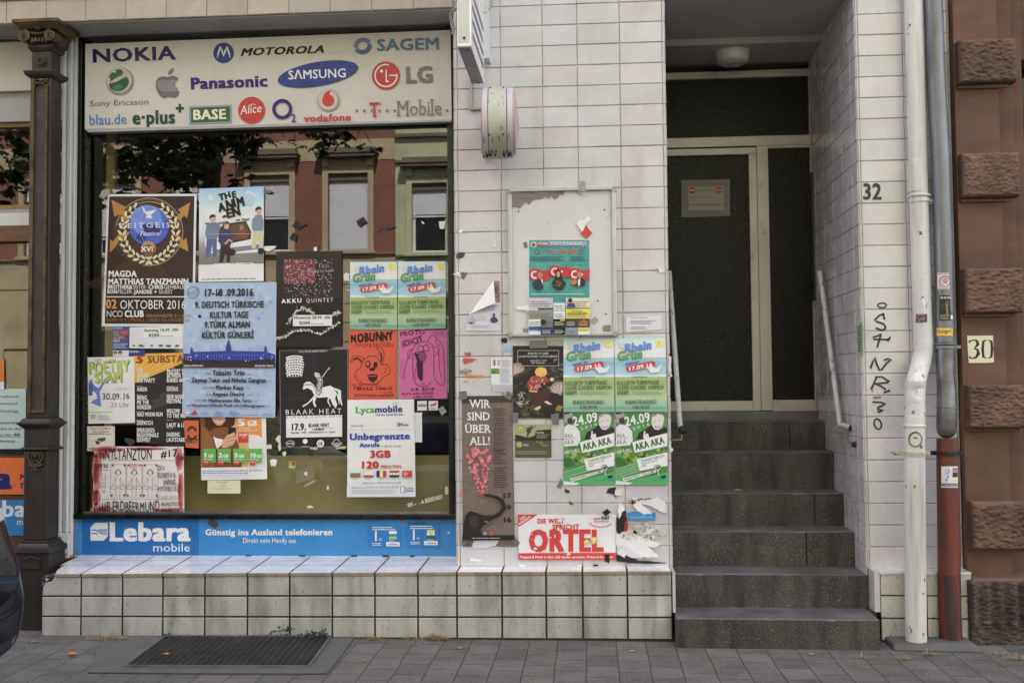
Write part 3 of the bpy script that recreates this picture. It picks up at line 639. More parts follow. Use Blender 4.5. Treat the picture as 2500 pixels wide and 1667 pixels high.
# dented elbow: ring radii pinch
m.tube(pts, [.055, .055, .054, .053, .054, .055, .055, .055], 28)
bend = m.build('bend', MT['pipew'], DP, smooth=True)
sb = bend.modifiers.new('s', 'SUBSURF'); sb.levels = sb.render_levels = 2
m = MB()
vs = []; fs = []; nr, na = 34, 40; za_, zb2 = UY(2233, 930, -.205).z, UY(2233, 1040, -.205).z
for j in range(nr + 1):
    t = j / nr; z = za_ + (zb2 - za_) * t; yy = 930 + 110 * t; x0 = UY(2233.5, yy, -.205).x
    for i in range(na):
        a = 2 * math.pi * i / na; r = .0562
        dx_, dy_ = math.cos(a), math.sin(a)
        # two dents on the front (towards -y)
        for (ta, aa, dep, wt, wa) in ((.23, -1.35, .017, .11, .75), (.62, -1.95, .014, .10, .6), (.45, -.5, .008, .07, .4)):
            da = (a - (aa % (2 * math.pi)) + math.pi) % (2 * math.pi) - math.pi
            r -= dep * math.exp(-((t - ta) / wt) ** 2 - (da / wa) ** 2)
        vs.append((x0 + dx_ * r, -.205 + dy_ * r, z))
for j in range(nr):
    for i in range(na): fs.append((j * na + i, (j + 1) * na + i, (j + 1) * na + (i + 1) % na, j * na + (i + 1) % na))
m.add(vs, fs); m.build('dented_sleeve', MT['pipew'], DP, smooth=True)
m = MB(); m.tube(dpipe([(2232.5, 1040), (2233, 1110), (2234, 1300), (2235.5, 1450)], -.205) + [Vector((UY(2236, 1560, -.205).x, -.205, -.02))], .057, 28); m.build('lower_pipe', MT['pipew'], DP, smooth=True)
m = MB(); c = UY(2232.5, 1039, -.205); m.lathe([(.058, -.008), (.062, -.004), (.062, .004), (.058, .008)], c, n=28); m.build('joint_ring', MT['pipew'], DP, smooth=True)
m = MB(); c = UY(2244, 483, -.075); m.lathe([(.053, -.03), (.058, -.028), (.058, -.008), (.0545, -.006)], c, n=28); m.lathe([(.054, 0), (.062, .004), (.064, .010), (.062, .016), (.053, .02)], c, n=28); m.build('socket', MT['pipew'], DP, smooth=True)
m = MB(); c = UY(2240, 440, -.075); m.lathe([(.0545, -.07), (.0545, .11), (.052, .112)], c, n=28); m.build('sleeve', MT['pipew'], DP, smooth=True)
m = MB(); c = UY(2233, 1107, -.205); m.lathe([(.058, -.012), (.0605, -.012), (.0605, .012), (.058, .012)], c, n=28)
m.box(c.x - .10, c.x - .055, -.16, -.145, c.z - .012, c.z + .012); m.box(c.x + .055, c.x + .10, -.16, -.145, c.z - .012, c.z + .012)
m.tube([(c.x - .085, -.168, c.z), (c.x - .085, -.06, c.z)], .008, 8); m.tube([(c.x + .085, -.168, c.z), (c.x + .085, -.06, c.z)], .008, 8)
m.build('bracket', mat('rusty_cream_paint', (.5, .46, .36), .6, var=.2, scale=20, dirt=((.2, .1, .04), 30, .58, .68, (1, 1, 1), .8)), DP)
m = MB(); c = UY(2244, 493, -.075); m.box(c.x + .05, c.x + .085, -.085, -.06, c.z - .014, c.z + .014); m.tube([(c.x + .07, -.10, c.z), (c.x + .07, -.0, c.z)], .006, 8); m.build('pipe_clip', MT['pipew'], DP)

ZP = empty('grey_drainpipe', (1.5, -.12, 0), 'grey zinc drainpipe with rust red iron foot between the two houses', 'drainpipe')
m = MB(); m.tube(dpipe([(2276, -60), (2286, 200), (2297, 400), (2305, 650), (2307, 820), (2307.5, 836)], -.10), .0515, 28); m.build('upper_pipe', MT['zinc'], ZP, smooth=True)
m = MB(); pts = dpipe([(2307.5, 836), (2308, 870), (2307.5, 900), (2309, 930), (2311, 955), (2312, 995), (2310, 1030), (2311, 1071)], lambda y: -.10 - .05 * max(0, min(1, (y - 870) / 120)))
m.tube(pts, [.052, .0525, .049, .050, .0525, .0545, .0545, .053], 28)
o = m.build('swan_neck', mat('worn_zinc', (.16, .165, .175), .35, .55, var=.35, scale=9, bump=.003, bscale=14, speck=((.4, .41, .42), 10, .64, .72, (1, 1, .6), .6)), ZP, smooth=True); sb = o.modifiers.new('s', 'SUBSURF'); sb.levels = sb.render_levels = 2
m = MB(); c = UY(2312, 995, -.146); m.lathe([(.055, -.005), (.059, -.002), (.059, .004), (.055, .007)], c, (.04, 0, 1), n=28); m.build('joint_ring', MT['zinc'], ZP, smooth=True); m = MB(); c = UY(2307, 845, -.10); m.lathe([(.053, -.018), (.0575, -.016), (.0575, .001), (.053, .003)], c, n=28); m.lathe([(.053, .006), (.058, .008), (.058, .014), (.053, .016)], c, n=28); m.box(c.x + .05, c.x + .085, -.11, -.09, c.z - .014, c.z + .004); m.build('pipe_clip', MT['zinc'], ZP, smooth=True)
m = MB(); b0 = UY(2313, 1071, -.15); b1 = UY(2319, 1500, -.15); b2 = UY(2317, 1400, -.15); m.tube([b0, UY(2314, 1140, -.15), UY(2316.5, 1300, -.15), b2], [.058, .0605, .0605, .0605], 28); m.build('iron_foot', MT['pipered'], ZP, smooth=True)
m = MB(); m.tube([b2, b1, Vector((b1.x + .004, -.15, -.02))], .0607, 28); m.build('tarred_foot', mat('tarred_iron', (.05, .026, .024), .55, var=.3, scale=5, stretch=(3, 3, .4), bump=.001, bscale=40, dirt=((.15, .035, .025), 4, .46, .56, (5, 5, .6), .9)), ZP, smooth=True)
m = MB(); c = UY(2314, 1106, -.15); m.lathe([(.0612, -.011), (.065, -.011), (.065, .011), (.0612, .011)], c, n=28); m.box(c.x - .085, c.x - .06, -.13, -.11, c.z - .012, c.z + .012); m.box(c.x + .06, c.x + .085, -.13, -.11, c.z - .012, c.z + .012); m.build('bracket', MT['rubber'], ZP)
m = MB(); m.hexa([(1.17, -.32, 0.003), (1.64, -.34, 0.003), (1.64, -.02, 0.003), (1.17, -.02, 0.003), (1.18, -.28, .03), (1.62, -.26, .03), (1.62, -.02, .035), (1.18, -.02, .035)]); tag(m.build('mortar_footing', MT['concrete'], bevel=.008), kind='structure')

# ================================================================== HANDRAILS
HR = 'white handrails beside the entrance steps'
H1 = empty('handrail', (1.05, .3, .9), 'chipped white handrail on the right hand tiled reveal ending in a black rubber ball', 'handrail', HR)
xh = 1.065
m = MB(); pa, pb, pc = UX(2001, 664, xh), UX(2052, 1036, xh), None
pb = UX(2050, 1034, 1.075); pa = UX(2001, 664, 1.075)
d_ = (pb - pa)
pc = UY(2082, 1045, pb.y - .10)
m.tube([pa, pa + d_ * .5, pb - d_ * .012, pb + Vector((0, -.006, -.008)), pb + (pc - pb) * .3, pc], .0165, 16); m.build('rail', MT['rail'], H1, smooth=True)
m = MB(); m.lathe([(.006, -.02), (.018, -.018), (.024, -.008), (.0255, .002), (.023, .013), (.014, .022), (.004, .025)], pc, (pc - pb), 18); m.build('end_ball', MT['rubber'], H1, smooth=True)
m = MB(); e = pb + (pc - pb) * .55 - Vector((0, 0, .016)); k = e - Vector((.0, 0, .075)); w_ = Vector((XR, k.y - .16, k.z - .012)); m.tube([e, k, w_], .0055, 8)
m.build('lower_bracket', mat('rusty_bracket', (.35, .3, .24), .6, var=.3, scale=30, dirt=((.08, .04, .02), 60, .5, .6, (1, 1, 1), .9)), H1)
m = MB(); m.tube([pa, Vector((XR, pa.y + .02, pa.z))], .007, 8); m.build('upper_bracket', bpy.data.materials['rusty_bracket'], H1)
m = MB(); m.lathe([(.018, 0), (.018, .02), (.01, .03)], w_, (-1, 0, 0), 12); m.build('wall_plate', MT['rubber'], H1)
H2 = empty('handrail', (.06, .3, .9), 'white handrail beside the poster covered pillar ending in a black rubber ball', 'handrail', HR)
m = MB(); pa, pb = UX(1634, 664, .045), UX(1662, 1040, .045)
ya_ = .62; pa = UY(1634, 664, .9); pb = UY(1660, 1036, .30); pc = UY(1666, 1049, .22)
m.tube([pa, (pa + pb) / 2, pb, pb + (pc - pb) * .4 + Vector((0, 0, -.004)), pc], .0165, 16); m.build('rail', MT['rail'], H2, smooth=True)
m = MB(); m.lathe([(.006, -.02), (.018, -.018), (.024, -.008), (.0255, .002), (.023, .013), (.014, .022), (.004, .025)], pc, (pc - pb), 18); m.build('end_ball', MT['rubber'], H2, smooth=True)
m = MB(); e = pc + Vector((.0, .03, -.02)); k = UY(1664, 1073, .25); m.tube([e, k, Vector((.006, .25, k.z))], .0055, 8); m.build('bracket', bpy.data.materials['rusty_bracket'], H2)

# ================================================================== CEILING LAMP
q = UY(1790, 155, .95); zc_ = zc2 - .03
CL = empty('ceiling_lamp', (q.x, .98, zc_), 'round white glass ceiling lamp over the entrance door', 'lamp')
m = MB(); m.lathe([(.118, -.012), (.118, 0)], (q.x, .98, zc_), n=36); m.build('base_plate', MT['white'], CL)
m = MB(); m.lathe([(.03, -.082), (.085, -.078), (.108, -.066), (.117, -.045), (.118, -.0125)], (q.x, .98, zc_), n=36); m.build('shade', mat('opal_glass', (.62, .62, .6), .25, var=.04), CL, smooth=True)

# ================================================================== PROJECTING SIGNS
# flat illuminated box sign on a bracket, seen almost end on
BS = empty('box_sign', (-1.15, -.3, 3.3), 'thin white light box sign sticking out over the pillar, seen from below', 'sign')
# far lower end sits by the wall, near end towards the street
ys0, ys1 = -.78, -.12
A_ = UY(1116, 110, ys0); B_ = UY(1151, 108.5, ys0)       # near bottom corners
C_ = UY(1151, 208, ys1); D_ = UY(1182, 206, ys1)
zbs = (A_.z + C_.z) / 2
xs0, xs1 = (A_.x + C_.x) / 2, (B_.x + D_.x) / 2
m = MB(); m.box(xs0, xs1, ys0, ys1, zbs, zbs + 1.0)
m.build('case', MT['plastic'], BS, bevel=.004)
m = MB()
for k in range(9): m.box(xs0 + .006 + k * (xs1 - xs0 - .012) / 9, xs0 + .006 + (k + .62) * (xs1 - xs0 - .012) / 9, ys0 - .003, ys0 + .001, zbs + .02, zbs + .99, 0, (.66, .66, .64))
m.build('ribbed_end', MT['plastic'], BS)
m = MB(); m.box(xs0 + .003, xs1 - .003, ys0 + .003, ys1 - .003, zbs - .004, zbs - .0005); m.build('bottom_plate', mat('grey_sheet', (.32, .31, .32), .5, var=.1), BS)
for a_, b_, r_ in (((xs1 - .03, ys1 - .02, zbs - .004), (xs1 - .03, ys1 - .02, zbs - .007), .008), ((xs0 + .05, ys0 + .05, zbs - .004), (xs0 + .05, ys0 + .05, zbs - .007), .005), (((xs0 + xs1) / 2, ys0 - .004, zbs + .045), ((xs0 + xs1) / 2, ys0 - .001, zbs + .045), .008)): m = MB(); m.tube([a_, b_], r_, 8); m.build('screw', MT['rubber'], BS)
m = MB(); m.box(xs1 - .004, xs1 + .03, -.1195, -.006, zbs + .15, zbs + .9); m.box(xs1 - .03, xs1 - .005, -.1195, -.006, zbs + .2, zbs + .9); m.build('wall_bracket', MT['white'], BS)
m = MB(); t_ = UY(1122, 14, -.16); m.tube([t_ + Vector((-.02, .1, .2)), t_, UY(1101, 35, -.05), UY(1106, 62, -.02), UY(1104, 84, -.02)], .006, 8); m.tube([t_ + Vector((0, .05, .1)), UY(1102, 28, -.06), UY(1098, 40, -.03), UY(1103, 70, -.02)], .005, 8)
m.tube([Vector((xs1 + .005, -.12, zbs + .42)), Vector((xs1 + .045, -.10, zbs + .46)), Vector((xs1 + .05, -.06, zbs + .8))], .005, 8); m.build('cable', mat('grey_cable', (.35, .34, .31), .6), BS, smooth=True)
# round sign drum, edge towards the street
RS = empty('round_sign', (-1.03, -.3, 2.9), 'drum shaped white plastic sign with grimy yellowed band mounted on edge', 'sign')
c0 = UY(1212, 301, -.34); R_ = (UY(1212, 216, -.34).z - UY(1212, 386, -.34).z) / 2
xa_, xb3 = UY(1173, 301, -.5).x, UY(1249, 301, -.5).x
w = xb3 - xa_
for (u0, u1, dr_, nm, cc_, mt_) in ((.0, .2, -.004, 'side_shell', (.60, .58, .64), 'plastic'), (.8, 1.0, -.004, 'side_shell', (.60, .58, .64), 'plastic'), (.2, .8, 0, 'band', (.60, .60, .55), 'plastic')):
    m = MB(); r = R_ + dr_
    m.lathe([(r - .05, w * u0), (r, w * u0 + .002), (r, w * u1 - .002), (r - .05, w * u1)], (xa_, -.34, c0.z), (1, .05, 0), 64, 0, cc_)
    if nm == 'band': bobj = m.build(nm, mat('grimy_band_plastic', (.56, .56, .49), .35, var=.06, scale=5, dirt=((.30, .28, .19), 3.2, .52, .7, (1, 1, .6), .5), dirt2=((.10, .085, .05), 30, .6, .7, (2.5, 2.5, .25), .75)), RS, smooth=True)
    else: m.build(nm, MT[mt_], RS, smooth=True)
m = MB(); m.lathe([(.01, -.0), (R_ - .02, 0), (R_ - .02, .012), (.01, .03)], (xb3 - .001, -.34 + w * .05, c0.z), (1, .05, 0), 64, 0, (.52, .36, .37)); m.build('face', MT['plastic'], RS, smooth=True)
m = MB(); m.lathe([(.01, -.012), (R_ - .02, -.004), (R_ - .02, .002), (.01, .002)], (xa_, -.34, c0.z), (1, .05, 0), 64, 0, (.62, .3, .32)); m.build('face', MT['plastic'], RS, smooth=True)
for (px_, py_) in ((1194, 227), (1227, 226.5), (1195.5, 347), (1229, 346.5)):
    m = MB(); a = (py_ - 301) / 85; s = Vector((UY(px_, py_, -.5).x, -.34 - math.sqrt(max(0, 1 - a * a)) * R_ , c0.z - a * R_)); n_ = Vector((0, -math.sqrt(max(0, 1 - a * a)), -a)); m.lathe([(.005, -.001), (.005, .003), (.003, .004)], s, n_, 10); m.build('screw', MT['rubber'], RS)
m = MB()
for k in range(26):      # grime along the lower edge
    t = RN.uniform(0, 1); aa = RN.uniform(1.0, 1.45) if RN.random() < .8 else RN.uniform(.3, 1.2); x = xa_ + w * t
    rr = R_ + .0012; L_ = RN.uniform(.02, .10); wd = RN.uniform(.0015, .006)
    q = []
    for i in range(5):
        a2 = min(1.5, aa + L_ * i / 4 / R_ * .9); ww = wd * (1 - abs(i - 2) / 3.2); q.append((x, -.34 - math.cos(a2) * rr, c0.z - math.sin(a2) * rr, ww))
    for i in range(4):
        (x1, y1, z1, w1), (x2, y2, z2, w2) = q[i], q[i + 1]; m.quad((x1 - w1, y1, z1), (x1 + w1, y1, z1), (x2 + w2, y2, z2), (x2 - w2, y2, z2))
m.build('grime', mat('black_grime', (.03, .025, .02), .9), bobj)
m = MB(); a = UY(1151, 262, -.02); m.box(UY(1148, 215, -.02).x, UY(1153.5, 215, -.02).x, -.03, -.006, UY(1150, 264, -.02).z, UY(1150, 180, -.02).z); m.box(UY(1148, 266, -.02).x, UY(1176, 266, -.02).x, -.032, -.006, UY(1150, 269.5, -.02).z, UY(1150, 264.5, -.02).z); m.box(UY(1176, 266, -.1).x, UY(1200, 266, -.1).x, -.15, -.006, c0.z - .12, c0.z + .1); m.build('bracket', MT['metal'], RS)

# ================================================================== GRATE
G_ = [gz(404.8, 1559.5), gz(806, 1559.5), gz(752, 1633.5), gz(308, 1632)]
GR = empty('cellar_grate', (-2.3, -.4, 0), 'dark steel cellar grate set in the pavement under the shop window', 'grate')
def gp(u, v, z): a = G_[0].lerp(G_[1], u); b = G_[3].lerp(G_[2], u); q = a.lerp(b, v); return Vector((q.x, q.y, z))
m = MB(); m.quad(gp(0, 1, .0095), gp(1, 1, .0095), gp(1, 0, .0095), gp(0, 0, .0095)); m.build('dark_fill', MT['pit'], GR)  # flat near-black sheet, painted for the shade in the hollow below the bars
m = MB()
for k in range(46):
    v = (k + .5) / 46; m.hexa([gp(.004, v + .006, .0098), gp(.996, v + .006, .0098), gp(.996, v - .006, .0098), gp(.004, v - .006, .0098), gp(.004, v + .006, .017), gp(.996, v + .006, .017), gp(.996, v - .006, .017), gp(.004, v - .006, .017)])
m.build('cross_bars', MT['steel'], GR)
m = MB()
for k in range(1, 25):
    u = k / 25 + RN.uniform(-.001, .001); m.hexa([gp(u - .0008, 1, .0175), gp(u + .0008, 1, .0175), gp(u + .0008, 0, .0175), gp(u - .0008, 0, .0175), gp(u - .0008, 1, .020), gp(u + .0008, 1, .020), gp(u + .0008, 0, .020), gp(u - .0008, 0, .020)])
m.build('long_bars', MT['galv'], GR)
m = MB()
for (u0, v0, u1, v1) in ((-.008, -.02, 1.008, .0), (-.006, 1.0, 1.006, 1.016), (-.008, 0.0, .0, 1.0), (1.0, 0.0, 1.008, 1.0)):
    m.hexa([gp(u0, v1, .006), gp(u1, v1, .006), gp(u1, v0, .006), gp(u0, v0, .006), gp(u0, v1, .022), gp(u1, v1, .022), gp(u1, v0, .022), gp(u0, v0, .022)])
m.build('frame', MT['galv'], GR)

# ================================================================== WEEDS, DEAD LEAVES
def tuft(x, y, n, sz, label, spread=.05, col=(.42, .33, .16), grp='dry grass tufts at the wall foot', z=.003):
    m = MB(); c = Vector((x, y, z))
    for k in range(n):
        a = RN.uniform(0, 2 * math.pi); b = c + Vector((RN.gauss(0, spread), RN.gauss(0, spread * .35), 0)); L_ = sz * RN.uniform(.5, 1.2)
        d = Vector((math.cos(a), math.sin(a) * .5 - .25, RN.uniform(.15, .9))).normalized(); e = b + d * L_; e2 = b + d * L_ * 1.5 - Vector((0, 0, L_ * .55)); e2.z = max(e2.z, z + .002)
        s = Vector((-d.y, d.x, 0)).normalized() * .0014; kk = RN.uniform(.6, 1.25); cc = (col[0] * kk, col[1] * kk, col[2] * kk)
        mid = b.lerp(e, .55) + Vector((0, 0, L_ * .12))
        m.add([b - s, b + s, mid + s, mid - s, e + s * .5, e - s * .5, e2], [(0, 1, 2, 3), (3, 2, 4, 5), (5, 4, 6)], 0, cc)
    return tag(m.build('grass_tuft', MT['straw']), label, 'grass tuft', grp)
def gpt(x, y): q = gz(x, y); return q.x, q.y
tuft(*gpt(1064, 1561), 150, .05, 'bushy straw coloured grass tuft under the plinth below the elephant poster', .038)
tuft(*gpt(915, 1561), 60, .035, 'small low straw tuft at the plinth right of the grate', .022)
tuft(*gpt(1000, 1561), 40, .03, 'thin straw wisp at the plinth beside the bushy tuft', .02)
tuft(*gpt(262, 1562), 130, .045, 'wide flat straw mat lying along the plinth left of the grate', .06)
tuft(*gpt(80, 1568), 40, .03, 'straw wisp by the foot of the iron column', .02)
tuft(*gpt(2268, 1600), 40, .035, 'straw wisp in the paving joint below the white drainpipe', .015)
tuft(*gpt(2205, 1610), 24, .03, 'faint straw wisp in paving near the bottom step', .015)
tuft(*gpt(2486, 1610), 60, .035, 'straw wisp at the right picture edge on the paving', .03)
tuft(*gpt(2440, 1597), 24, .025, 'thin straw wisp under the grooved sandstone base', .02)
tuft(*gpt(2105, 1606), 30, .025, 'flat pale straw strand on paving before the bottom step', .03)
def fallen(x, y, s, rot, label, col=(.40, .17, .045), z=.004, curl=.3, name='fallen_leaf', grp='fallen leaves'):
    m = MB(); c = gz(x, y, z); c.z = z; n = 9; vs = []; ax = Vector((math.cos(rot), math.sin(rot), 0)); pr = Vector((-ax.y, ax.x, 0))
    for i in range(n):
        t = i / (n - 1) * 2 - 1; w = s * .42 * (1 - abs(t) ** 1.7) * (1 + .15 * math.sin(i * 5)); zc3 = s * curl * (t * t) * .6
        for k in (-1, 0, 1): vs.append(c + ax * t * s * .6 + pr * w * k + Vector((0, 0, zc3 + abs(k) * w * curl * 1.4 + .001)))
    fs = [(i * 3 + k, i * 3 + k + 1, (i + 1) * 3 + k + 1, (i + 1) * 3 + k) for i in range(n - 1) for k in range(2)]
    m.add(vs, fs, 0, col); m.tube([c - ax * s * .6 + Vector((0, 0, s * curl * .6)), c - ax * s * .95 + Vector((0, 0, s * .1))], .0016, 5, 0, tuple(v * .6 for v in col))
    return tag(m.build(name, MT['dead'], smooth=True), label, 'leaf', grp)
fallen(176, 1601, .052, .5, 'orange brown curled leaf on paving left of the grate', (.50, .22, .05), curl=.5)
fallen(406, 1598, .042, 0.1, 'small orange leaf lying on the steel grate', (.44, .17, .06), z=.024)
fallen(1982, 1598, .03, .3, 'tiny tan leaf on paving before the bottom step', (.45, .32, .18))
fallen(887, 1612, .022, 1.2, 'tiny tan leaf on paving right of the concrete slab', (.42, .27, .1))
fallen(1122, 1583, .03, .6, 'shrivelled straw coloured leaf on paving under the elephant poster', (.38, .29, .14))
fallen(1543, 1590, .028, .9, 'small pale tan leaf on paving below the pillar corner', (.5, .32, .14))
c = UY(160, 1372, .10); L2 = led(c.x, .1)
def ledge_leaf():
    m = MB(); c = Vector((UY(158, 1372, .12).x, .12, led(-3.6, .12).z + .006))
    for k in range(6):
        a = RN.uniform(0, 6.28); s = RN.uniform(.02, .04); q = c + Vector((RN.uniform(-.05, .04), RN.uniform(-.05, .03), RN.uniform(0, .02))); d = Vector((math.cos(a), math.sin(a), RN.uniform(0, 1.2))); e = Vector((-d.y, d.x, .2)) * .35
        m.add([q, q + d * s * .5 + e * s, q + d * s * 1.3, q + d * s * .5 - e * s], [(0, 1, 2, 3)], 0, (.34, .13, .04))
    tag(m.build('fallen_leaf', MT['dead']), 'crumpled rust brown leaf wedged on ledge between column and white post', 'leaf', 'fallen leaves')
ledge_leaf()
q = UX(1790, 1112, .5)
def step_leaf():
    z = UY(1788, 1106, .73).z; c = UZ(1788, 1110, UY(1900, 1105, YS[4]).z - .0) ; zt = UY(1900, 1203.5, YS[3]).z
    c = UZ(1788, 1111, UY(1900, 1205, YS[3]).z)
    return UY(1788, 1112, .71)
# ivy creeping along the wall foot by the grate
IV = empty('ivy', (-2.0, -.2, 0), 'little green ivy creeping along the plinth foot behind the grate', 'ivy')
m = MB(); l = MB()
def ivy_leaf(p_, s, a, tilt):
    shape = [(0, -.15), (.35, -.5), (.75, -.25), (.6, .05), (1.0, .35), (.45, .4), (.0, 1.0), (-.45, .4), (-1.0, .35), (-.6, .05), (-.75, -.25), (-.35, -.5)]
    X = Vector((math.cos(a), -.25, math.sin(a))).normalized(); Yv = Vector((-math.sin(a), -.35 - tilt, math.cos(a))).normalized()
    k = RN.uniform(.6, 1.3)
    l.add([p_ + Vector((0, -.004, 0))] + [p_ + X * x * s + Yv * y * s for x, y in shape], [(0, i + 1, (i + 1) % 12 + 1) for i in range(12)], 0, (.045 * k, .085 * k, .032 * k))
for (x0, y0, x1, y1, n) in ((640, 1558, 700, 1536, 9), (668, 1558, 720, 1552, 8), (735, 1558, 765, 1548, 16), (765, 1558, 800, 1546, 22), (700, 1537, 716, 1533, 5), (405, 1558, 425, 1552, 5)):
    a = UY(x0, y0, YB - .012); b = UY(x1, y1, YB - .012); a.z = max(a.z, .004); m.tube([a, a.lerp(b, .5) + Vector((0, -.004, .012)), b], .002, 6)
    for k in range(n):
        q = a.lerp(b, RN.random()) + Vector((RN.gauss(0, .015), -abs(RN.gauss(0, .02)) - .004, abs(RN.gauss(0, .012)))); q.z = max(q.z, .008); ivy_leaf(q, RN.uniform(.008, .017), RN.uniform(-1.2, 1.2), RN.uniform(0, .6))
m.build('stem', MT['bark'], IV); l.build('foliage', MT['ivy'], IV)
# ================================================================== ACROSS THE STREET (seen mirrored in the shop glass)
def rv(X, Y): return (620 + X / 4.239, 290 + Y / 4.239)      # survey sheet of the mirrored facade
def ZR(Y, x=850): return RF(850, 290 + Y / 4.239).z
def XRf(X): return RF(620 + X / 4.239, 450).x
Zs = dict(hood_t=ZR(325), hood_b=ZR(440), arch=ZR(510), op_t=ZR(570), op_b=ZR(1362), str_b=ZR(1400), band_t=ZR(215), band_b=ZR(432))
xg = XRf(1462)                          # joint between beige and green house
FH = 3.55                               # storey height
def window(house, xc, w, zt, zb_, stone, blind=1.0, pane_split=True, hood=True, green=False):
    """one framed window with surround, hood, blind and panes"""
    Yf = YO; m = MB(); s = .155
    m.box(xc - w / 2 - s, xc - w / 2, Yf + .0, Yf + .07, zb_, zt + s); m.box(xc + w / 2, xc + w / 2 + s, Yf + .0, Yf + .07, zb_, zt + s); m.box(xc - w / 2 + .0005, xc + w / 2 - .0005, Yf + .0, Yf + .07, zt, zt + s)
    m.box(xc - w / 2 - .2, xc + w / 2 + .2, Yf + .0, Yf + .14, zb_ - .10, zb_ - .001)
    for sx in (-1, 1): m.box(xc + sx * (w / 2 + .055) - .085, xc + sx * (w / 2 + .055) + .085, Yf + .0, Yf + .15, zt + s + .03, zt + s + .24)
    m.box(xc - w / 2 - s, xc + w / 2 + s, Yf + .0, Yf + .06, zt + s + .001, zt + s + .23)
    win_ = m.build('window', stone, house, bevel=.012)
    m = MB(); m.box(xc - w / 2 - .27, xc + w / 2 + .27, Yf + .0, Yf + .34, zt + s + .25, zt + s + .33); m.box(xc - w / 2 - .30, xc + w / 2 + .30, Yf + .0, Yf + .38, zt + s + .331, zt + s + .37); m.box(xc - w / 2 - .22, xc + w / 2 + .22, Yf + .0, Yf + .26, zt + s + .371, zt + s + .50)
    m.build('hood', MT['odark'], win_)
    m = MB(); y = Yf - .12
    for (a, b, c_, d_) in ((xc - w / 2, xc - w / 2 + .07, zb_, zt), (xc + w / 2 - .07, xc + w / 2, zb_, zt), (xc - w / 2 + .0705, xc + w / 2 - .0705, zt - .07, zt), (xc - w / 2 + .0705, xc + w / 2 - .0705, zb_, zb_ + .07), (xc - w / 2 + .0705, xc + w / 2 - .0705, zb_ + (zt - zb_) * .62, zb_ + (zt - zb_) * .62 + .11)):
        m.box(a, b, y - .06, y, c_, d_)
    m.build('frame', MT['owhite'], win_)
    m = MB(); m.box(xc - w / 2 + .05, xc + w / 2 - .05, y - .055, y - .045, zb_ + .04, zt - .04); m.build('pane', MT['opane'], win_)
    m = MB(); m.box(xc - w / 2, xc + w / 2, y + .001, Yf - .02, zt - .17, zt)
    m.build('blind_box', MT['odark'], win_)
    if blind > 0:
        m = MB(); zlo = zt - .17 - (zt - .17 - zb_) * blind; n = int((zt - .17 - zlo) / .045)
        for k in range(n):
            z1 = zt - .17 - k * .045; m.hexa([(xc - w / 2 + .01, y + .012, z1 - .045), (xc + w / 2 - .01, y + .012, z1 - .045), (xc + w / 2 - .01, y + .03, z1 - .045), (xc - w / 2 + .01, y + .03, z1 - .045), (xc - w / 2 + .01, y + .012, z1), (xc + w / 2 - .01, y + .012, z1), (xc + w / 2 - .01, y + .019, z1), (xc - w / 2 + .01, y + .019, z1)])
        m.box(xc - w / 2 + .005, xc + w / 2 - .005, y + .01, y + .035, zlo - .05, zlo - .0005)
        m.build('roller_blind', MT['oblind'], win_)
BH = empty('beige_house', (-8, YO, 0), 'beige and brown red apartment house across the street with hooded windows and white blinds', 'house')
X0h, X1h = -24.0, xg
def pierced(m, x0, x1, z0, z1, holes):
    """wall with real openings: holes are (xa, xb, za, zb), set in storeys of equal za, zb"""
    ya, yb_ = YO - .5, YO - .002; z = z0
    for (za, zb_) in sorted({(h[2], h[3]) for h in holes}):
        m.box(x0, x1, ya, yb_, z, za); xs_ = sorted((h[0], h[1]) for h in holes if h[2] == za); x = x0
        for a, b in xs_: m.box(x, a, ya, yb_, za, zb_); x = b
        m.box(x, x1, ya, yb_, za, zb_); z = zb_
    m.box(x0, x1, ya, yb_, z, z1); m.box(x0, x1, YO - 9, ya - .01, z0, z1)
per = (XRf(1235) - XRf(425)); xc0 = XRf(975); wo_ = XRf(1180) - XRf(770)
cents = []; xc = xc0
while xc > X0h + 1.2: cents.append(xc); xc -= per
m = MB(); pierced(m, X0h, X1h, Zs['str_b'], 17.5, [(c - wo_ / 2, c + wo_ / 2, Zs['op_b'] + f * FH, Zs['op_t'] + f * FH) for c in cents for f in range(3)]); m.build('wall', MT['obrown'], BH)
m = MB(); m.box(X0h, X1h, YO - 9, YO + .02, -.2, Zs['str_b'] - .001); m.build('ground_floor', MT['orust'], BH)
m = MB(); m.slab([(X0h, YO - 9, 17.5), (X0h, YO + .3, 17.5), (X0h, YO - 4, 21)], (X1h - X0h, 0, 0)); m.build('roof', MT['oroof'], BH)
m = MB()
for f in range(3):
    z = f * FH; m.box(X0h, X1h - .001, YO + .0, YO + .012, Zs['band_b'] + z, Zs['band_t'] + z); m.box(X0h, X1h - .001, YO + .0, YO + .10, Zs['str_b'] + z, Zs['op_b'] - .11 + z)
for k in range(9): m.box(X0h, X1h - .001, YO + .0205, YO + .045, .15 + k * .5, .15 + k * .5 + .46)
m.build('stone_bands', MT['ostone'], BH)
k = 0; xc = xc0
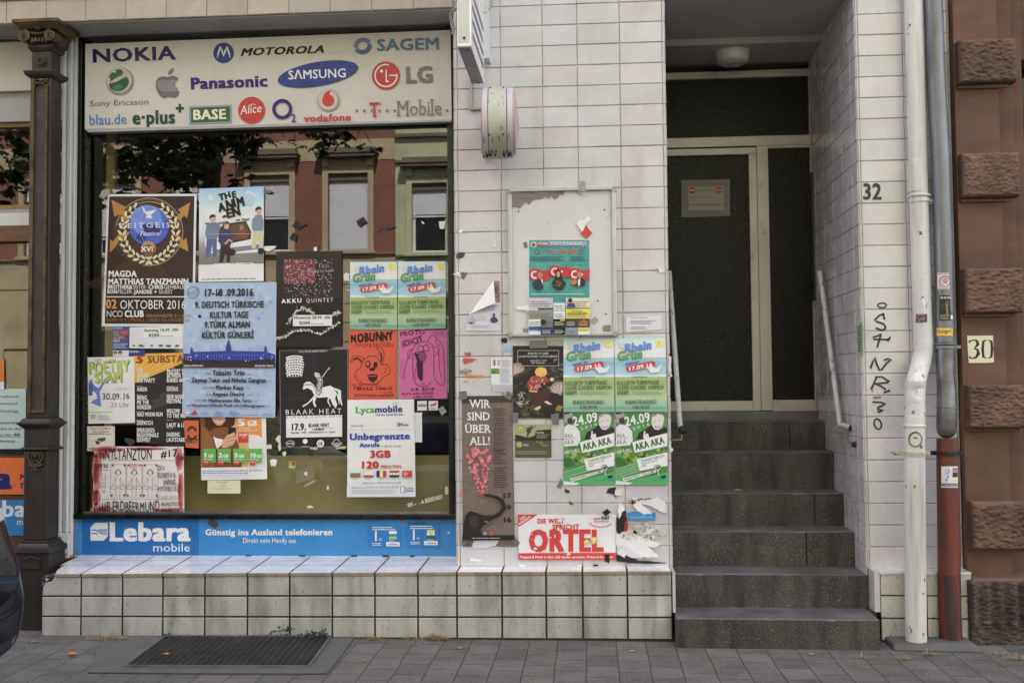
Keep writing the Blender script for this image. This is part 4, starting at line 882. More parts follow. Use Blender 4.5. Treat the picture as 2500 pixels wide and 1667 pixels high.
while xc > X0h + 1.2:
    for f in range(3):
        bl = [.98, .52, .75, .0, .6, .98, .3][(k * 3 + f * 2) % 7] if (f or k > 1) else (.98, .50)[k]
        window(BH, xc, wo_, Zs['op_t'] + f * FH, Zs['op_b'] + f * FH, MT['ostone'], bl)
    # wide arched shop opening on the ground floor
    if k % 2 and k < 4:
        m = MB(); m.box(xc - 1.75, xc + 1.75, YO + .046, YO + .075, .35, 3.1); sw = m.build('shop_window', MT['odark'], BH)
        m = MB(); m.box(xc - 1.65, xc - .05, YO + .0755, YO + .085, .5, 3.0); m.box(xc + .05, xc + 1.65, YO + .0755, YO + .085, .5, 3.0); m.build('pane', MT['opane'], sw)
    if k % 2 == 0 and k > 2:
        m = MB(); xm_ = xc - per / 2; r = 1.05; zs = 2.7
        arc = [(xm_ + r * math.cos(a), YO + .02, zs + r * math.sin(a)) for a in [math.pi * i / 16 for i in range(17)]]
        arc2 = [(xm_ + (r + .2) * math.cos(a), YO + .02, zs + (r + .2) * math.sin(a)) for a in [math.pi * i / 16 for i in range(17)]]
        m.slab([(xm_ - r - .2, YO + .02, 0)] + arc2[::-1] + [(xm_ + r + .2, YO + .02, 0)], (0, .06, 0)); aw = m.build('arched_window', MT['ostone'], BH)
        m = MB(); m.slab([(xm_ - r, YO + .075, .5)] + arc[::-1] + [(xm_ + r, YO + .075, .5)], (0, .02, 0)); m.build('pane', MT['opane'], aw)
        m = MB(); m.box(xm_ - r, xm_ + r, YO + .08, YO + .13, zs - .15, zs); m.box(xm_ - .05, xm_ + .05, YO + .08, YO + .13, .5, zs - .151); m.build('frame', MT['ostone'], aw)
    xc -= per; k += 1
GH = empty('green_house', (3, YO, 0), 'pale green apartment house across the street next to the beige one', 'house')
X1g = 13.0
gw = XRf(1990) - XRf(1620); xgc = XRf(1815)
m = MB(); pierced(m, xg + .002, X1g, -.2, 17, [(xgc + k * 2.3 - gw * .49, xgc + k * 2.3 + gw * .49, ZR(1400) + f * FH, ZR(690) + f * FH) for k in range(4) for f in range(-1, 3)]); m.build('wall', MT['ogreen'], GH)
m = MB(); m.slab([(xg + .002, YO - 9, 17), (xg + .002, YO + .3, 17), (xg + .002, YO - 4, 20)], (X1g - xg, 0, 0)); m.build('roof', MT['oroof'], GH)
m = MB(); zz0 = ZR(475)
for f in range(3): m.box(xg + .01, X1g, YO + .0, YO + .08, zz0 + f * FH, zz0 + .06 + f * FH); m.box(xg + .01, X1g, YO + .0, YO + .06, ZR(1440) + f * FH, ZR(1420) + f * FH); m.box(xg + .01, X1g, YO + .0, YO + .12, ZR(215) + f * FH, ZR(180) + f * FH)
m.build('stone_bands', MT['odark'], GH)
for k in range(4):
    for f in range(-1, 3): window(GH, xgc + k * 2.3, gw * .98, ZR(690) + f * FH, ZR(1400) + f * FH, MT['ogreen'], .0 if (k + f) % 3 else .4)
# ---- street trees between the kerb and the houses
def tree(name, label, trunk, h, crowns, n, seed, lowspots=()):
    rn = random.Random(seed); T = empty(name, (trunk[0], trunk[1], 0), label, 'tree', 'street trees behind the viewer')
    m = MB(); x, y = trunk; m.tube([(x, y, -.15), (x + .03, y, 1.2), (x - .02, y + .03, 2.8), (x + .05, y, h * .6), (x + .02, y + .05, h * .92)], [.22, .17, .15, .11, .03], 14)
    m.build('trunk', MT['bark'], T, smooth=True)
    m = MB()
    for (cx_, cy_, cz_, r) in crowns:
        s = Vector((x, y, min(h * .75, max(2.4, cz_ - .5)))); e = Vector((cx_, cy_, cz_)); mid = s.lerp(e, .5) + Vector((rn.gauss(0, .15), rn.gauss(0, .1), .25)); m.tube([s, mid, e], [.05, .022, .006], 7)
    for (cx_, cy_, cz_, r) in lowspots:
        e = Vector((cx_, cy_, cz_)); s = e + Vector((rn.uniform(-.5, .1), -.5, rn.uniform(.35, .8))); m.tube([s, s.lerp(e, .5) + Vector((0, 0, .08)), e], [.014, .009, .004], 6)
    m.build('limbs', MT['bark'], T, smooth=True)
    m = MB(); tot = sum(c[3] ** 2 for c in crowns + list(lowspots))
    for (cx_, cy_, cz_, r) in crowns + list(lowspots):
        for k in range(int(n * r * r / tot)):
            d = Vector((rn.gauss(0, 1), rn.gauss(0, 1), rn.gauss(0, .8))).normalized() * r * rn.random() ** .4
            c = Vector((cx_, cy_, cz_)) + d
            if noise.noise(c * 2.3) < -.02: continue
            a0 = rn.uniform(0, 6.28); L_ = rn.uniform(.09, .15); kk = rn.uniform(.55, 1.35); cc = (.042 * kk, .072 * kk, .022 * kk)
            N_ = Vector((rn.gauss(0, .5), rn.gauss(0, .5), 1)).normalized(); X = N_.orthogonal().normalized(); Y_ = N_.cross(X)
            for q in range(5):          # five leaflets, palmate
                a = a0 + (q - 2) * .62; D = (X * math.cos(a) + Y_ * math.sin(a) - N_ * .35).normalized(); P_ = D.cross(N_).normalized(); L3 = L_ * (1 - .12 * abs(q - 2))
                m.add([c, c + D * L3 * .5 + P_ * L3 * .2, c + D * L3 * .82 + P_ * L3 * .2, c + D * L3 - N_ * .02, c + D * L3 * .82 - P_ * L3 * .2, c + D * L3 * .5 - P_ * L3 * .2], [(0, 1, 2, 3, 4, 5)], 0, cc)
    m.build('crown', MT['leaf'], T)
def refl(x, y, Yt): p_ = UY(x, y, 2 * YG - Yt); return (p_.x, Yt, p_.z)
low = [(*refl(x, y, Yt), r) for x, y, Yt, r in ((300, 350, -5.2, .42), (270, 420, -5.0, .26), (350, 400, -5.3, .55), (420, 360, -5.4, .6), (470, 420, -5.4, .5), (330, 450, -5.1, .28), (400, 470, -5.2, .3), (520, 340, -5.5, .35), (560, 330, -5.3, .33), (600, 350, -5.1, .22), (620, 400, -5.2, .16), (575, 450, -5.2, .16), (640, 330, -5.2, .18), (690, 335, -5.2, .20), (720, 345, -5.2, .16), (800, 335, -5.3, .26), (840, 325, -5.3, .2), (870, 345, -5.2, .12), (905, 350, -5.2, .12), (60, 340, -5.2, .3), (20, 380, -5.2, .3), (30, 430, -5.2, .18), (5, 470, -5.1, .16), (440, 310, -5.4, .5))]
tree('chestnut_tree', 'chestnut tree by the kerb whose low branches are mirrored dark in the shop glass', (UY(512, 500, 2 * YG + 7.2).x, -7.2), 8.5, [(-6.2, -6.9, 4.9, 1.15), (-7.2, -7.4, 5.6, 1.6), (-5.2, -8.0, 6.6, 1.6), (-6.2, -7.5, 7.4, 1.9), (-7.9, -6.4, 4.9, 1.1), (-4.6, -7.2, 5.9, 1.0)], 5600, 4, low)
tree('chestnut_tree', 'chestnut tree farther along the kerb to the left', (-13.5, -7.2), 8.5, [(-13.5, -6.8, 5.4, 1.7), (-12.4, -6.4, 5.0, 1.2), (-14.8, -7.6, 6.0, 1.8), (-13.4, -7.6, 7.2, 1.8)], 2600, 9)

# ================================================================== PARKED CAR AT THE LEFT EDGE
CA = empty('parked_car', (-5.0, -2.35, 0), 'dark blue hatchback parked on the pavement, only its rear corner in view', 'car')
def csec(x, hw, zb_, zbelt, zroof, tum):
    """half-section of the body at station x: floor, sill, belt, roof"""
    L_ = [(hw * .80, zb_), (hw * .97, zb_ + .07), (hw * .995, zb_ + .25), (hw, (zb_ + zbelt) / 2 + .05), (hw * .975, zbelt - .06), (hw * .94, zbelt), (hw * (.94 - tum * .5), (zbelt + zroof) / 2), (hw * (.90 - tum), zroof - .05), (hw * (.72 - tum), zroof), (0, zroof + .015)]
    return [(x, -2.35 + s * a, b) for a, b in L_ for s in (1,)] + [(x, -2.35 - a, b) for a, b in L_[:-1][::-1]]
XE = -3.045; st = [(XE - 3.98, .62, .30, .62, .66, 0), (XE - 3.9, .74, .20, .70, .75, 0), (XE - 3.4, .82, .18, .84, .90, .0), (XE - 2.95, .84, .18, .93, .99, .02), (XE - 2.3, .85, .18, .95, 1.40, .12), (XE - 1.6, .85, .18, .96, 1.47, .14), (XE - .9, .85, .18, .97, 1.45, .14), (XE - .40, .845, .20, .98, 1.36, .14), (XE - .22, .835, .22, .985, 1.20, .10), (XE - .13, .825, .24, .96, 1.03, .05), (XE - .09, .82, .25, .80, .86, .0), (XE - .01, .79, .26, .66, .70, 0), (XE, .76, .30, .58, .61, 0), (XE - .03, .72, .22, .50, .52, 0)]
b = MB(); secs = [csec(*s) for s in st]; n = len(secs[0]); vs = [v for s in secs for v in s]
fs = [(i * n + k, i * n + (k + 1) % n, (i + 1) * n + (k + 1) % n, (i + 1) * n + k) for i in range(len(secs) - 1) for k in range(n)] + [tuple(range(n - 1, -1, -1)), tuple((len(secs) - 1) * n + k for k in range(n))]
b.add(vs, fs); body = b.build('body', MT['carpaint'], CA, smooth=True); sb = body.modifiers.new('s', 'SUBSURF'); sb.levels = sb.render_levels = 2
m = MB()
for sy in (-1, 1):
    ys = -2.35 + sy * .70; m.slab([(XE - 2.75, -2.35 + sy * .80, 1.0), (XE - .5, -2.35 + sy * .80, 1.02), (XE - .62, -2.35 + sy * .705, 1.33), (XE - 2.25, -2.35 + sy * .705, 1.36)], (0, sy * .012, 0))
m.build('side_window', MT['carglass'], CA)
m = MB(); m.hexa([(XE - .245, -2.95, 1.02), (XE - .245, -1.75, 1.02), (XE - .16, -1.72, 1.02), (XE - .16, -2.98, 1.02), (XE - .43, -2.85, 1.34), (XE - .43, -1.85, 1.34), (XE - .31, -1.85, 1.34), (XE - .31, -2.85, 1.34)]); m.build('rear_window', MT['carglass'], CA)
for sx in (XE - .78, XE - 3.2):
    for sy in (-1, 1):
        m = MB(); c = Vector((sx, -2.35 + sy * .74, .31)); m.lathe([(.18, -.10), (.29, -.10), (.31, -.07), (.31, .07), (.29, .10), (.18, .10)], c, (0, 1, 0), 32); w_ = m.build('wheel', MT['tyre'], CA, smooth=True)
        m = MB(); m.lathe([(.05, sy * .105), (.17, sy * .095), (.19, sy * .08), (.18, 0)], c, (0, 1, 0), 24); m.build('rim', MT['metal'], w_, smooth=True)
for sy in (-1, 1):
    m = MB(); y = -2.35 + sy * .70; m.hexa([(XE - .14, y - .09, .62), (XE - .14, y + .09, .62), (XE - .035, y + .085, .62), (XE - .035, y - .085, .62), (XE - .20, y - .09, .93), (XE - .20, y + .09, .93), (XE - .115, y + .07, .93), (XE - .115, y - .07, .93)])
    m.build('tail_lamp', MT['lampclear'], CA, bevel=.012)
m = MB(); m.box(XE - .02, XE + .008, -2.65, -2.05, .62, .73); m.build('number_plate', MT['white'], CA)

def copy_tree(o, par=None):
    c = o.copy(); COL.objects.link(c)
    if par is not None: c.parent = par
    for ch in list(o.children): copy_tree(ch, c)
    return c
for i, (x, y, rz, lb) in enumerate(((-3.6, -14.3, 0, 'dark car added to darken the window reflection, before the beige house nearest the green house'), (-8.6, -14.3, 0, 'dark car added to darken the window reflection, middle one before the beige house'), (-13.8, -14.3, 0, 'dark car added to darken the window reflection, farthest along the beige house'), (1.6, -14.3, 0, 'dark car added to darken the window reflection, before the green house'))):
    c = copy_tree(CA); c.location = (x, y, -.12); c.rotation_euler = (0, 0, math.pi * (i % 2)); tag(c, lb, 'car', 'cars added along the far kerb to darken the reflection')  # unseen cars added to darken the lower part of the mirrored street
# ================================================================== PRINTED SHEETS
_fc = bpy.data.curves.new('type_cutter', 'FONT'); _fc.resolution_u = 2
_gc = {}
def _cut(s, b):
    _fc.body = s; _fc.offset = b; o = bpy.data.objects.new('type_cutter', _fc); me = o.to_mesh()
    vs = [(v.co.x, v.co.y) for v in me.vertices]; fs = [tuple(p.vertices) for p in me.polygons]
    o.to_mesh_clear(); bpy.data.objects.remove(o); return vs, fs
_H = None
def _wid(s): v = _cut(s, 0)[0]; return max(p[0] for p in v) - min(p[0] for p in v)
_CAP = max(p[1] for p in _cut('H', 0)[0]); _HH = _wid('HH'); _LB = min(p[0] for p in _cut('H', 0)[0])
def glyph(ch, b):
    b = 0; k = (ch, b)
    if k not in _gc:
        adv = (_wid('H' + ch + 'H') - _HH) / _CAP
        vs, fs = ([], []) if ch == ' ' else _cut(ch, b)
        _gc[k] = ([(x / _CAP, y / _CAP) for x, y in vs], fs, adv)
    return _gc[k]
SER = {'W': [(.04, 1), (.5, 1), (.96, 1)], 'I': [(.5, 0), (.5, 1)], 'R': [(.1, 0), (.1, 1), (.92, 0)], 'S': [], 'N': [(.1, 0), (.1, 1), (.9, 1)], 'D': [(.08, 0), (.08, 1)], 'Ü': [(.1, 1), (.9, 1)], 'B': [(.08, 0), (.08, 1)], 'E': [(.08, 0), (.08, 1)], 'A': [(.05, 0), (.95, 0)], 'L': [(.1, 0), (.1, 1)], '1': [(.65, 0)], '7': [], 'T': [(.5, 0)], 'M': [(.08, 0), (.92, 0), (.08, 1), (.92, 1)], 'i': [(.5, 0)], 'b': [(.1, 1.05)], 'l': [(.5, 0), (.4, 1.05)], 'Z': [], 'G': [(.9, .45)], 'P': [(.1, 0), (.1, 1)], 'H': [(.1, 0), (.1, 1), (.9, 0), (.9, 1)], 'K': [(.1, 0), (.1, 1), (.95, 0), (.9, 1)], 'V': [(.05, 1), (.95, 1)], 'X': [(.05, 0), (.95, 0), (.05, 1), (.95, 1)]}
def torn(pts, amt, n=4, seed=1):
    """ragged outline: each edge broken into short jittered pieces"""
    r = random.Random(seed); out = []
    for i, p in enumerate(pts):
        q = pts[(i + 1) % len(pts)]; out.append(p)
        for k in range(1, n): t = k / n; out.append((p[0] + (q[0] - p[0]) * t + r.gauss(0, amt), p[1] + (q[1] - p[1]) * t + r.gauss(0, amt)))
    return out
class Sheet:
    def __init__(s, Y, view=(0, 0, 1), eps=.00007): s.Y = Y; s.vw = view; s.q = None; s.mb = MB(); s.L = 0; s.eps = eps; s.r = random.Random(5); s.k = 0
    def view(s, v): s.vw = v; s.q = None; return s
    def fit(s, tl, tr, br, bl, w, h): s.q = (tl, tr, br, bl, w, h); return s      # design of size w x h stretched on four survey corners
    def src(s, x, y):
        if s.q:
            tl, tr, br, bl, w, h = s.q; u, v = x / w, y / h
            return tuple((tl[i] * (1 - u) + tr[i] * u) * (1 - v) + (bl[i] * (1 - u) + br[i] * u) * v for i in (0, 1))
        x0, y0, k = s.vw; return x0 + x / k, y0 + y / k
    def w(s, x, y):
        X, Y_ = s.src(x, y); p = UY(X, Y_, s.Y); return (p.x, s.Y - s.L * s.eps - (s.k % 24) * .00005, p.z)
    def up(s, u):
        if u: s.L += 1 + min(s.k, 24) * .72; s.k = 0
        else: s.k += 1
    def poly(s, pts, c, up=True):
        s.up(up)
        v3 = [Vector((x, y, 0)) for x, y in pts]
        if len(pts) > 4: fs = [tuple(t) for t in tessellate_polygon([v3])]
        else: fs = [tuple(range(len(pts)))]
        s.mb.add([s.w(x, y) for x, y in pts], fs, 0, alb(c)); return s
    def rect(s, x0, y0, x1, y1, c, up=True): return s.poly([(x0, y0), (x1, y0), (x1, y1), (x0, y1)], c, up)
    def circ(s, x, y, r, c, ry=None, n=28, rot=0, up=True):
        ry = r if ry is None else ry; ca, sa = math.cos(rot), math.sin(rot)
        return s.poly([(x + r * math.cos(a) * ca - ry * math.sin(a) * sa, y + r * math.cos(a) * sa + ry * math.sin(a) * ca) for a in [2 * math.pi * i / n for i in range(n)]], c, up)
    def rrect(s, x0, y0, x1, y1, r, c, up=True):
        pts = []
        for cx, cy, a0 in ((x1 - r, y1 - r, 0), (x0 + r, y1 - r, 90), (x0 + r, y0 + r, 180), (x1 - r, y0 + r, 270)): pts += [(cx + r * math.cos(rad(a0 + k * 22.5)), cy + r * math.sin(rad(a0 + k * 22.5))) for k in range(5)]
        return s.poly(pts, c, up)
    def line(s, pts, wd, c, up=True, close=False):
        s.up(up)
        if close: pts = list(pts) + [pts[0]]
        n = len(pts); L_, R_ = [], []
        for i in range(n):
            a = pts[max(i - 1, 0)]; b = pts[min(i + 1, n - 1)]; dx_, dy_ = b[0] - a[0], b[1] - a[1]; l = math.hypot(dx_, dy_) or 1; h = (wd[i] if isinstance(wd, list) else wd) / 2
            L_.append((pts[i][0] - dy_ / l * h, pts[i][1] + dx_ / l * h)); R_.append((pts[i][0] + dy_ / l * h, pts[i][1] - dx_ / l * h))
        s.mb.add([s.w(*p) for p in L_ + R_], [(i, i + 1, n + i + 1, n + i) for i in range(n - 1)], 0, alb(c)); return s
    def arc(s, x, y, r, a0, a1, wd, c, ry=None, n=20, up=True, rot=0):
        ry = r if ry is None else ry; ca, sa = math.cos(rot), math.sin(rot)
        return s.line([(x + r * math.cos(t) * ca - ry * math.sin(t) * sa, y + r * math.cos(t) * sa + ry * math.sin(t) * ca) for t in [rad(a0 + (a1 - a0) * i / n) for i in range(n + 1)]], wd, c, up)
    def text(s, t, x0, y0, x1, y1, h, c, b=0.0, sl=0.0, jit=0.0, ser=False, up=True, sp=0.0):
        s.up(up)
        sp = sp + 1.2 * b
        A = sum(glyph(ch, b)[2] + sp for ch in t) - sp; A = max(A, .01); D = ((x1 - x0) / A, (y1 - y0) / A); l = math.hypot(*D); U = (D[1] / l * h, -D[0] / l * h); a = -_LB / _CAP; col = alb(c)
        e = .66 * b / .509; sh = [(0, 0)] if not b else ([(-e, 0), (e, 0)] if b < .016 else [(-e, -e * .55), (e, -e * .55), (-e, e * .55), (e, e * .55), (0, 0)])
        m_ = len(sh) + (1 if ser else 0)
        for gi, ch in enumerate(t):
            vs, fs, adv = glyph(ch, b)
            if vs:
                jx, jy, ja, js = ((s.r.gauss(0, jit * .3), s.r.gauss(0, jit), s.r.gauss(0, jit * 1.2), 1 + s.r.gauss(0, jit)) if jit else (0, 0, 0, 1))
                for n_, (ex, ey) in enumerate(sh):
                    def P(gx, gy, o=0): gx, gy = gx * js + jx + ex, gy * js + jy + ey; gx, gy = gx - gy * ja, gy + gx * ja; X = a + gx + sl * gy; q = s.w(x0 + D[0] * X + U[0] * gy, y0 + D[1] * X + U[1] * gy); return (q[0], q[1] - (n_ + o + m_ * (gi % 2)) * .00005, q[2])
                    s.mb.add([P(*v) for v in vs], fs, 0, col)
                if ser and ch in SER:
                    xa = min(v[0] for v in vs); xb = max(v[0] for v in vs)
                    for (u, v) in SER[ch]: X = xa + (xb - xa) * u; hw = .17; s.mb.add([P(X - hw, v - .04, 1), P(X + hw, v - .04, 1), P(X + hw, v + .04, 1), P(X - hw, v + .04, 1)], [(0, 1, 2, 3)], 0, col)
            a += adv + sp
        s.L += (2 * m_ - 1) * .00005 / s.eps
        return s
    def fine(s, x0, y0, x1, y1, rows, c, fill=.8):
        """lines of print too small to read: broken dashes"""
        s.up(True)
        for r in range(rows):
            ya = y0 + (y1 - y0) * (r + .25) / rows; yb_ = y0 + (y1 - y0) * (r + .68) / rows; x = x0; e = x1 - (x1 - x0) * s.r.uniform(0, .25)
            while x < e:
                w_ = s.r.uniform(.03, .12) * (x1 - x0); w_ = min(w_, e - x)
                s.rect(x, ya, x + w_ * fill, yb_, c, False); x += w_
        return s
    def dots(s, x0, y0, x1, y1, n, r0, r1, cols, up=True, tri=False, keep=None):
        s.up(up)
        for _ in range(n):
            r = s.r.uniform(r0, r1); e_ = r * 1.2; x, y = s.r.uniform(x0 + e_, max(x0 + e_, x1 - e_)), s.r.uniform(y0 + e_, max(y0 + e_, y1 - e_)); c = s.r.choice(cols)
            if keep and not keep(x, y): continue
            m = 3 if tri else 5; a0 = s.r.uniform(0, 6.28)
            s.poly([(x + r * math.cos(a0 + 6.283 * k / m) * s.r.uniform(.6, 1.2), y + r * math.sin(a0 + 6.283 * k / m) * s.r.uniform(.6, 1.2)) for k in range(m)], c, False)
        return s
    def grad(s, x0, y0, x1, y1, cols, n=14):
        s.up(True)
        for k in range(n):
            t = (k + .5) / n * (len(cols) - 1); i = min(int(t), len(cols) - 2); f = t - i
            c = tuple(cols[i][j] * (1 - f) + cols[i + 1][j] * f for j in range(3)); s.rect(x0, y0 + (y1 - y0) * k / n, x1, y0 + (y1 - y0) * (k + 1) / n, c, False)
        return s
    def blob(s, x, y, rx, ry, c, rough=.2, n=16, up=True):
        return s.poly([(x + rx * math.cos(a) * (1 + s.r.uniform(-rough, rough)), y + ry * math.sin(a) * (1 + s.r.uniform(-rough, rough))) for a in [2 * math.pi * i / n for i in range(n)]], c, up)
    def done(s, name, label=None, cat=None, group=None, parent=None, m='print'):
        o = s.mb.build(name, MT[m], parent); return tag(o, label, cat, group)
A1 = (0, 0, 3.1354); A2 = (600, 0, 3.1354); A3 = (0, 450, 3.92); A4 = (0, 850, 3.92); A5 = (0, 1200, 3.358); A6 = (440, 440, 3.92); A7 = (440, 840, 3.92); A8 = (800, 600, 5.228); AZ = (200, 300, 4.357)
B1 = (800, 900, 4.356); B2 = (1090, 0, 3.486); B3 = (1090, 440, 3.8236); B4 = (1090, 820, 3.8236); B5 = (1090, 1180, 3.8236); B7 = (1600, 400, 3.484); C2 = (2050, 0, 3.92); C3 = (2050, 400, 3.92); C4 = (2050, 800, 3.484); C8 = (200, 1240, 2.529); D_ = (0, 0, .9408)
INK = (30, 28, 28); WH = (226, 226, 232); NAVY = (35, 30, 105)

# ---- white brand board over the pane
SY = YG - .075
BR = empty('brand_board', (-2.5, SY, 3.2), 'wide white board of phone brand logos across the top of the shop window', 'sign')
m = MB(); q = [UY(x, y, SY) for x, y in ((208.5, 108), (1099.5, 74), (1102.5, 292), (207, 315))]
m.slab([(p.x, SY, p.z) for p in q], (0, .05, 0)); m.build('panel', mat('cream_board', (.66, .63, .585), .3, var=.05, scale=3, bump=.0006, bscale=5), BR)
m = MB(); q2 = [UY(x, y, SY) for x, y in ((207, 315), (1102.5, 292), (1102.5, 297.5), (215, 324))]
m.slab([(p.x, SY - .004, p.z) for p in q2], (0, .06, 0)); m.build('lower_lip', mat('grey_lip', (.42, .40, .41), .4, var=.1), BR, bevel=.002)
S = Sheet(SY - .0006, A1)
S.text('NOKIA', 718, 480, 1356, 456, 100, (28, 28, 92), .035)
S.circ(1712, 408, 79, (40, 62, 128))
for sx in (-1, 1): S.line([(1712 + sx * 48, 446), (1712 + sx * 42, 410), (1712 + sx * 24, 362), (1712 + sx * 12, 392), (1712, 432)], [4, 12, 17, 13, 5], WH)
S.text('MOTOROLA', 1846, 430, 2484, 405, 55, INK, .05, .3)
S.text('Panasonic', 1470, 684, 2058, 662, 84, (52, 38, 110), .055)
S.circ(920, 625, 108, (128, 124, 118)); S.circ(912, 615, 97, (176, 170, 162)); S.circ(912, 640, 78, (30, 84, 60), 60, rot=-.35); S.circ(890, 575, 58, (44, 92, 62), 34, rot=-.55); S.line([(835, 640), (880, 620), (940, 590), (1005, 560)], [4, 26, 26, 4], (176, 170, 162)); S.circ(900, 672, 40, (42, 120, 84), 20, rot=-.3); S.circ(878, 552, 12, (190, 200, 190), 7)
S.text('Sony Ericsson', 692, 816, 1150, 800, 42, (108, 96, 90))
ap = [(1283, 592), (1310, 584), (1340, 586), (1368, 602), (1345, 630), (1338, 660), (1350, 690), (1375, 706), (1360, 738), (1335, 754), (1308, 746), (1282, 745), (1255, 756), (1228, 740), (1204, 700), (1193, 660), (1196, 622), (1215, 596), (1248, 586)]
S.poly(ap, (104, 100, 104)); S.poly([(x * .9 + 127, y * .55 + 290) for x, y in ap], (128, 124, 126)); S.poly([(1288, 576), (1290, 552), (1308, 532), (1330, 524), (1328, 548), (1312, 570)], (112, 108, 112))
S.text('blau.de', 690, 960, 982, 950, 78, (52, 118, 178), .012); S.text('e·plus', 1025, 952, 1352, 945, 100, (20, 72, 56), .045); S.rect(1347, 822, 1410, 840, (20, 72, 56)); S.rect(1369, 798, 1388, 864, (20, 72, 56), False)
S.poly([(1450, 816), (1775, 804), (1775, 944), (1450, 956)], (122, 146, 164)); S.poly([(1464, 829), (1761, 818), (1761, 932), (1464, 943)], (58, 88, 48)); S.text('BASE', 1486, 918, 1740, 911, 72, (210, 208, 180), .045)
S.circ(1928, 847, 103, (184, 48, 44)); S.text('Alice', 1846, 880, 2010, 860, 66, WH, .0, .25); S.arc(1938, 812, 22, 200, 340, 4, WH, 12)
S.view(A2)
for k in range(3): S.arc(897, 355, 66 - k * 12, 190 - k * 12, 350, 9, (86, 118, 160), 58 - k * 11, rot=-.3); S.arc(897, 355, 66 - k * 12, 10 - k * 12, 170, 9, (60, 92, 140), 58 - k * 11, rot=-.3)
S.text('SAGEM', 1015, 392, 1498, 378, 86, (62, 96, 138), .03)
S.circ(555, 570, 312, (48, 58, 130), 92, rot=-.17, n=48); S.text('SΛMSUNG', 334, 612, 780, 594, 66, WH, .02)
S.circ(1075, 582, 107, (180, 48, 50), n=40); S.arc(1075, 582, 84, -8, 285, 10, WH, n=36); S.rect(1098, 576, 1164, 586, WH, False); S.rect(1072, 540, 1081, 632, WH, False); S.rect(1072, 623, 1098, 632, WH, False); S.circ(1040, 548, 12, WH)
S.text('LG', 1237, 637, 1450, 630, 118, (112, 104, 102), .05)
S.arc(282, 838, 64, 0, 360, 25, (48, 34, 100), 65, n=40); S.text('2', 356, 938, 396, 936, 60, (48, 34, 100), .02)
S.circ(634, 770, 85, (150, 142, 136)); S.circ(630, 764, 76, (184, 176, 168)); S.circ(634, 775, 47, (190, 44, 44)); S.poly([(592, 755), (602, 722), (630, 700), (664, 696), (646, 712), (640, 735), (676, 752)], (190, 44, 44)); S.text('vodafone', 455, 936, 816, 926, 52, (178, 42, 46), .03)
for x in (852, 910, 968, 1027, 1085, 1143, 1542): S.rect(x - 9, 842, x + 9, 860, (112, 104, 104), False)
S.text('T', 960, 896, 1037, 893, 106, (176, 44, 66), .02, ser=True); S.rect(960, 787, 966, 812, (176, 44, 66), False); S.rect(1030, 785, 1036, 810, (176, 44, 66), False)
S.text('Mobile', 1166, 890, 1514, 880, 108, (112, 104, 104), .0, ser=True)
S.done('lettering', parent=BR, m='gloss')

# ---- blue board under the pane
BY = YG - .03
BB = empty('blue_board', (-2.5, BY, .5), 'long blue advertising board under the shop window between sill and tiled ledge', 'sign')
m = MB(); q = [UY(x, y, BY) for x, y in ((182, 1263.5), (1117, 1261), (1117, 1361), (182, 1360.5))]; m.slab([(p.x, BY, p.z) for p in q], (0, .02, 0)); m.build('panel', MT['white'], BB)
S = Sheet(BY - .0006, C8)
S.poly([(-42, 68), (2318, 62), (2318, 297), (-42, 289)], (38, 124, 188)); S.poly([(0, 68), (722, 66), (722, 290), (0, 289)], (22, 98, 168))
S.poly([(80, 90), (160, 88), (160, 172), (135, 200), (53, 200), (53, 118)], WH)
for d_ in (0, 26): S.line([(60, 134 + d_), (84, 134 + d_), (104, 146), (124, 158), (156, 158)], 7, (22, 98, 168)) if d_ == 0 else S.line([(60, 156), (84, 156), (96, 158)], 7, (22, 98, 168))
S.line([(100, 134), (156, 133)], 7, (22, 98, 168)); S.line([(112, 145), (156, 145)], 6, (22, 98, 168))
S.text('Lebara', 180, 200, 678, 199, 110, WH, .055); S.text('mobile', 442, 267, 676, 266, 50, WH, .0)
S.text('Günstig ins Ausland telefonieren', 766, 166, 1552, 165, 36, WH, .045); S.text('Direkt vom Handy aus', 996, 213, 1326, 213, 30, WH)
for x0, y0 in ((1765, 108), (2000, 100)):
    S.rect(x0, y0, x0 + 208, y0 + 137, (28, 112, 182)); S.fine(x0 + 30, y0 + 4, x0 + 176, y0 + 30, 2, WH); S.text('1', x0 + 42, y0 + 92, x0 + 66, y0 + 92, 60, WH, .06); S.text('ct', x0 + 70, y0 + 90, x0 + 88, y0 + 90, 18, WH)
    S.rect(x0 + 132, y0 + 32, x0 + 180, y0 + 50, (225, 228, 225)); S.rect(x0 + 132, y0 + 50, x0 + 180, y0 + 66, (40, 120, 180)); S.rect(x0 + 132, y0 + 66, x0 + 180, y0 + 82, (150, 190, 80)); S.rrect(x0 + 115, y0 + 100, x0 + 198, y0 + 126, 5, WH); S.text('Lebara', x0 + 128, y0 + 119, x0 + 188, y0 + 119, 13, (40, 90, 160), .03); S.fine(x0 + 30, y0 + 103, x0 + 95, y0 + 124, 2, WH); S.fine(x0 + 134, y0 + 88, x0 + 180, y0 + 97, 1, WH)
S.rect(2132, 132, 2180, 148, (190, 210, 60)); S.rect(2132, 148, 2180, 166, (215, 220, 215)); S.rect(2132, 166, 2180, 182, (30, 105, 60)); S.arc(2156, 157, 7, 0, 360, 2, (40, 60, 130))
S.text('al. l.nap.me.e', 2016, 98, 2140, 86, 15, (20, 50, 90), .0, .2, .12)
S.done('lettering', parent=BB, m='gloss')
m = MB()
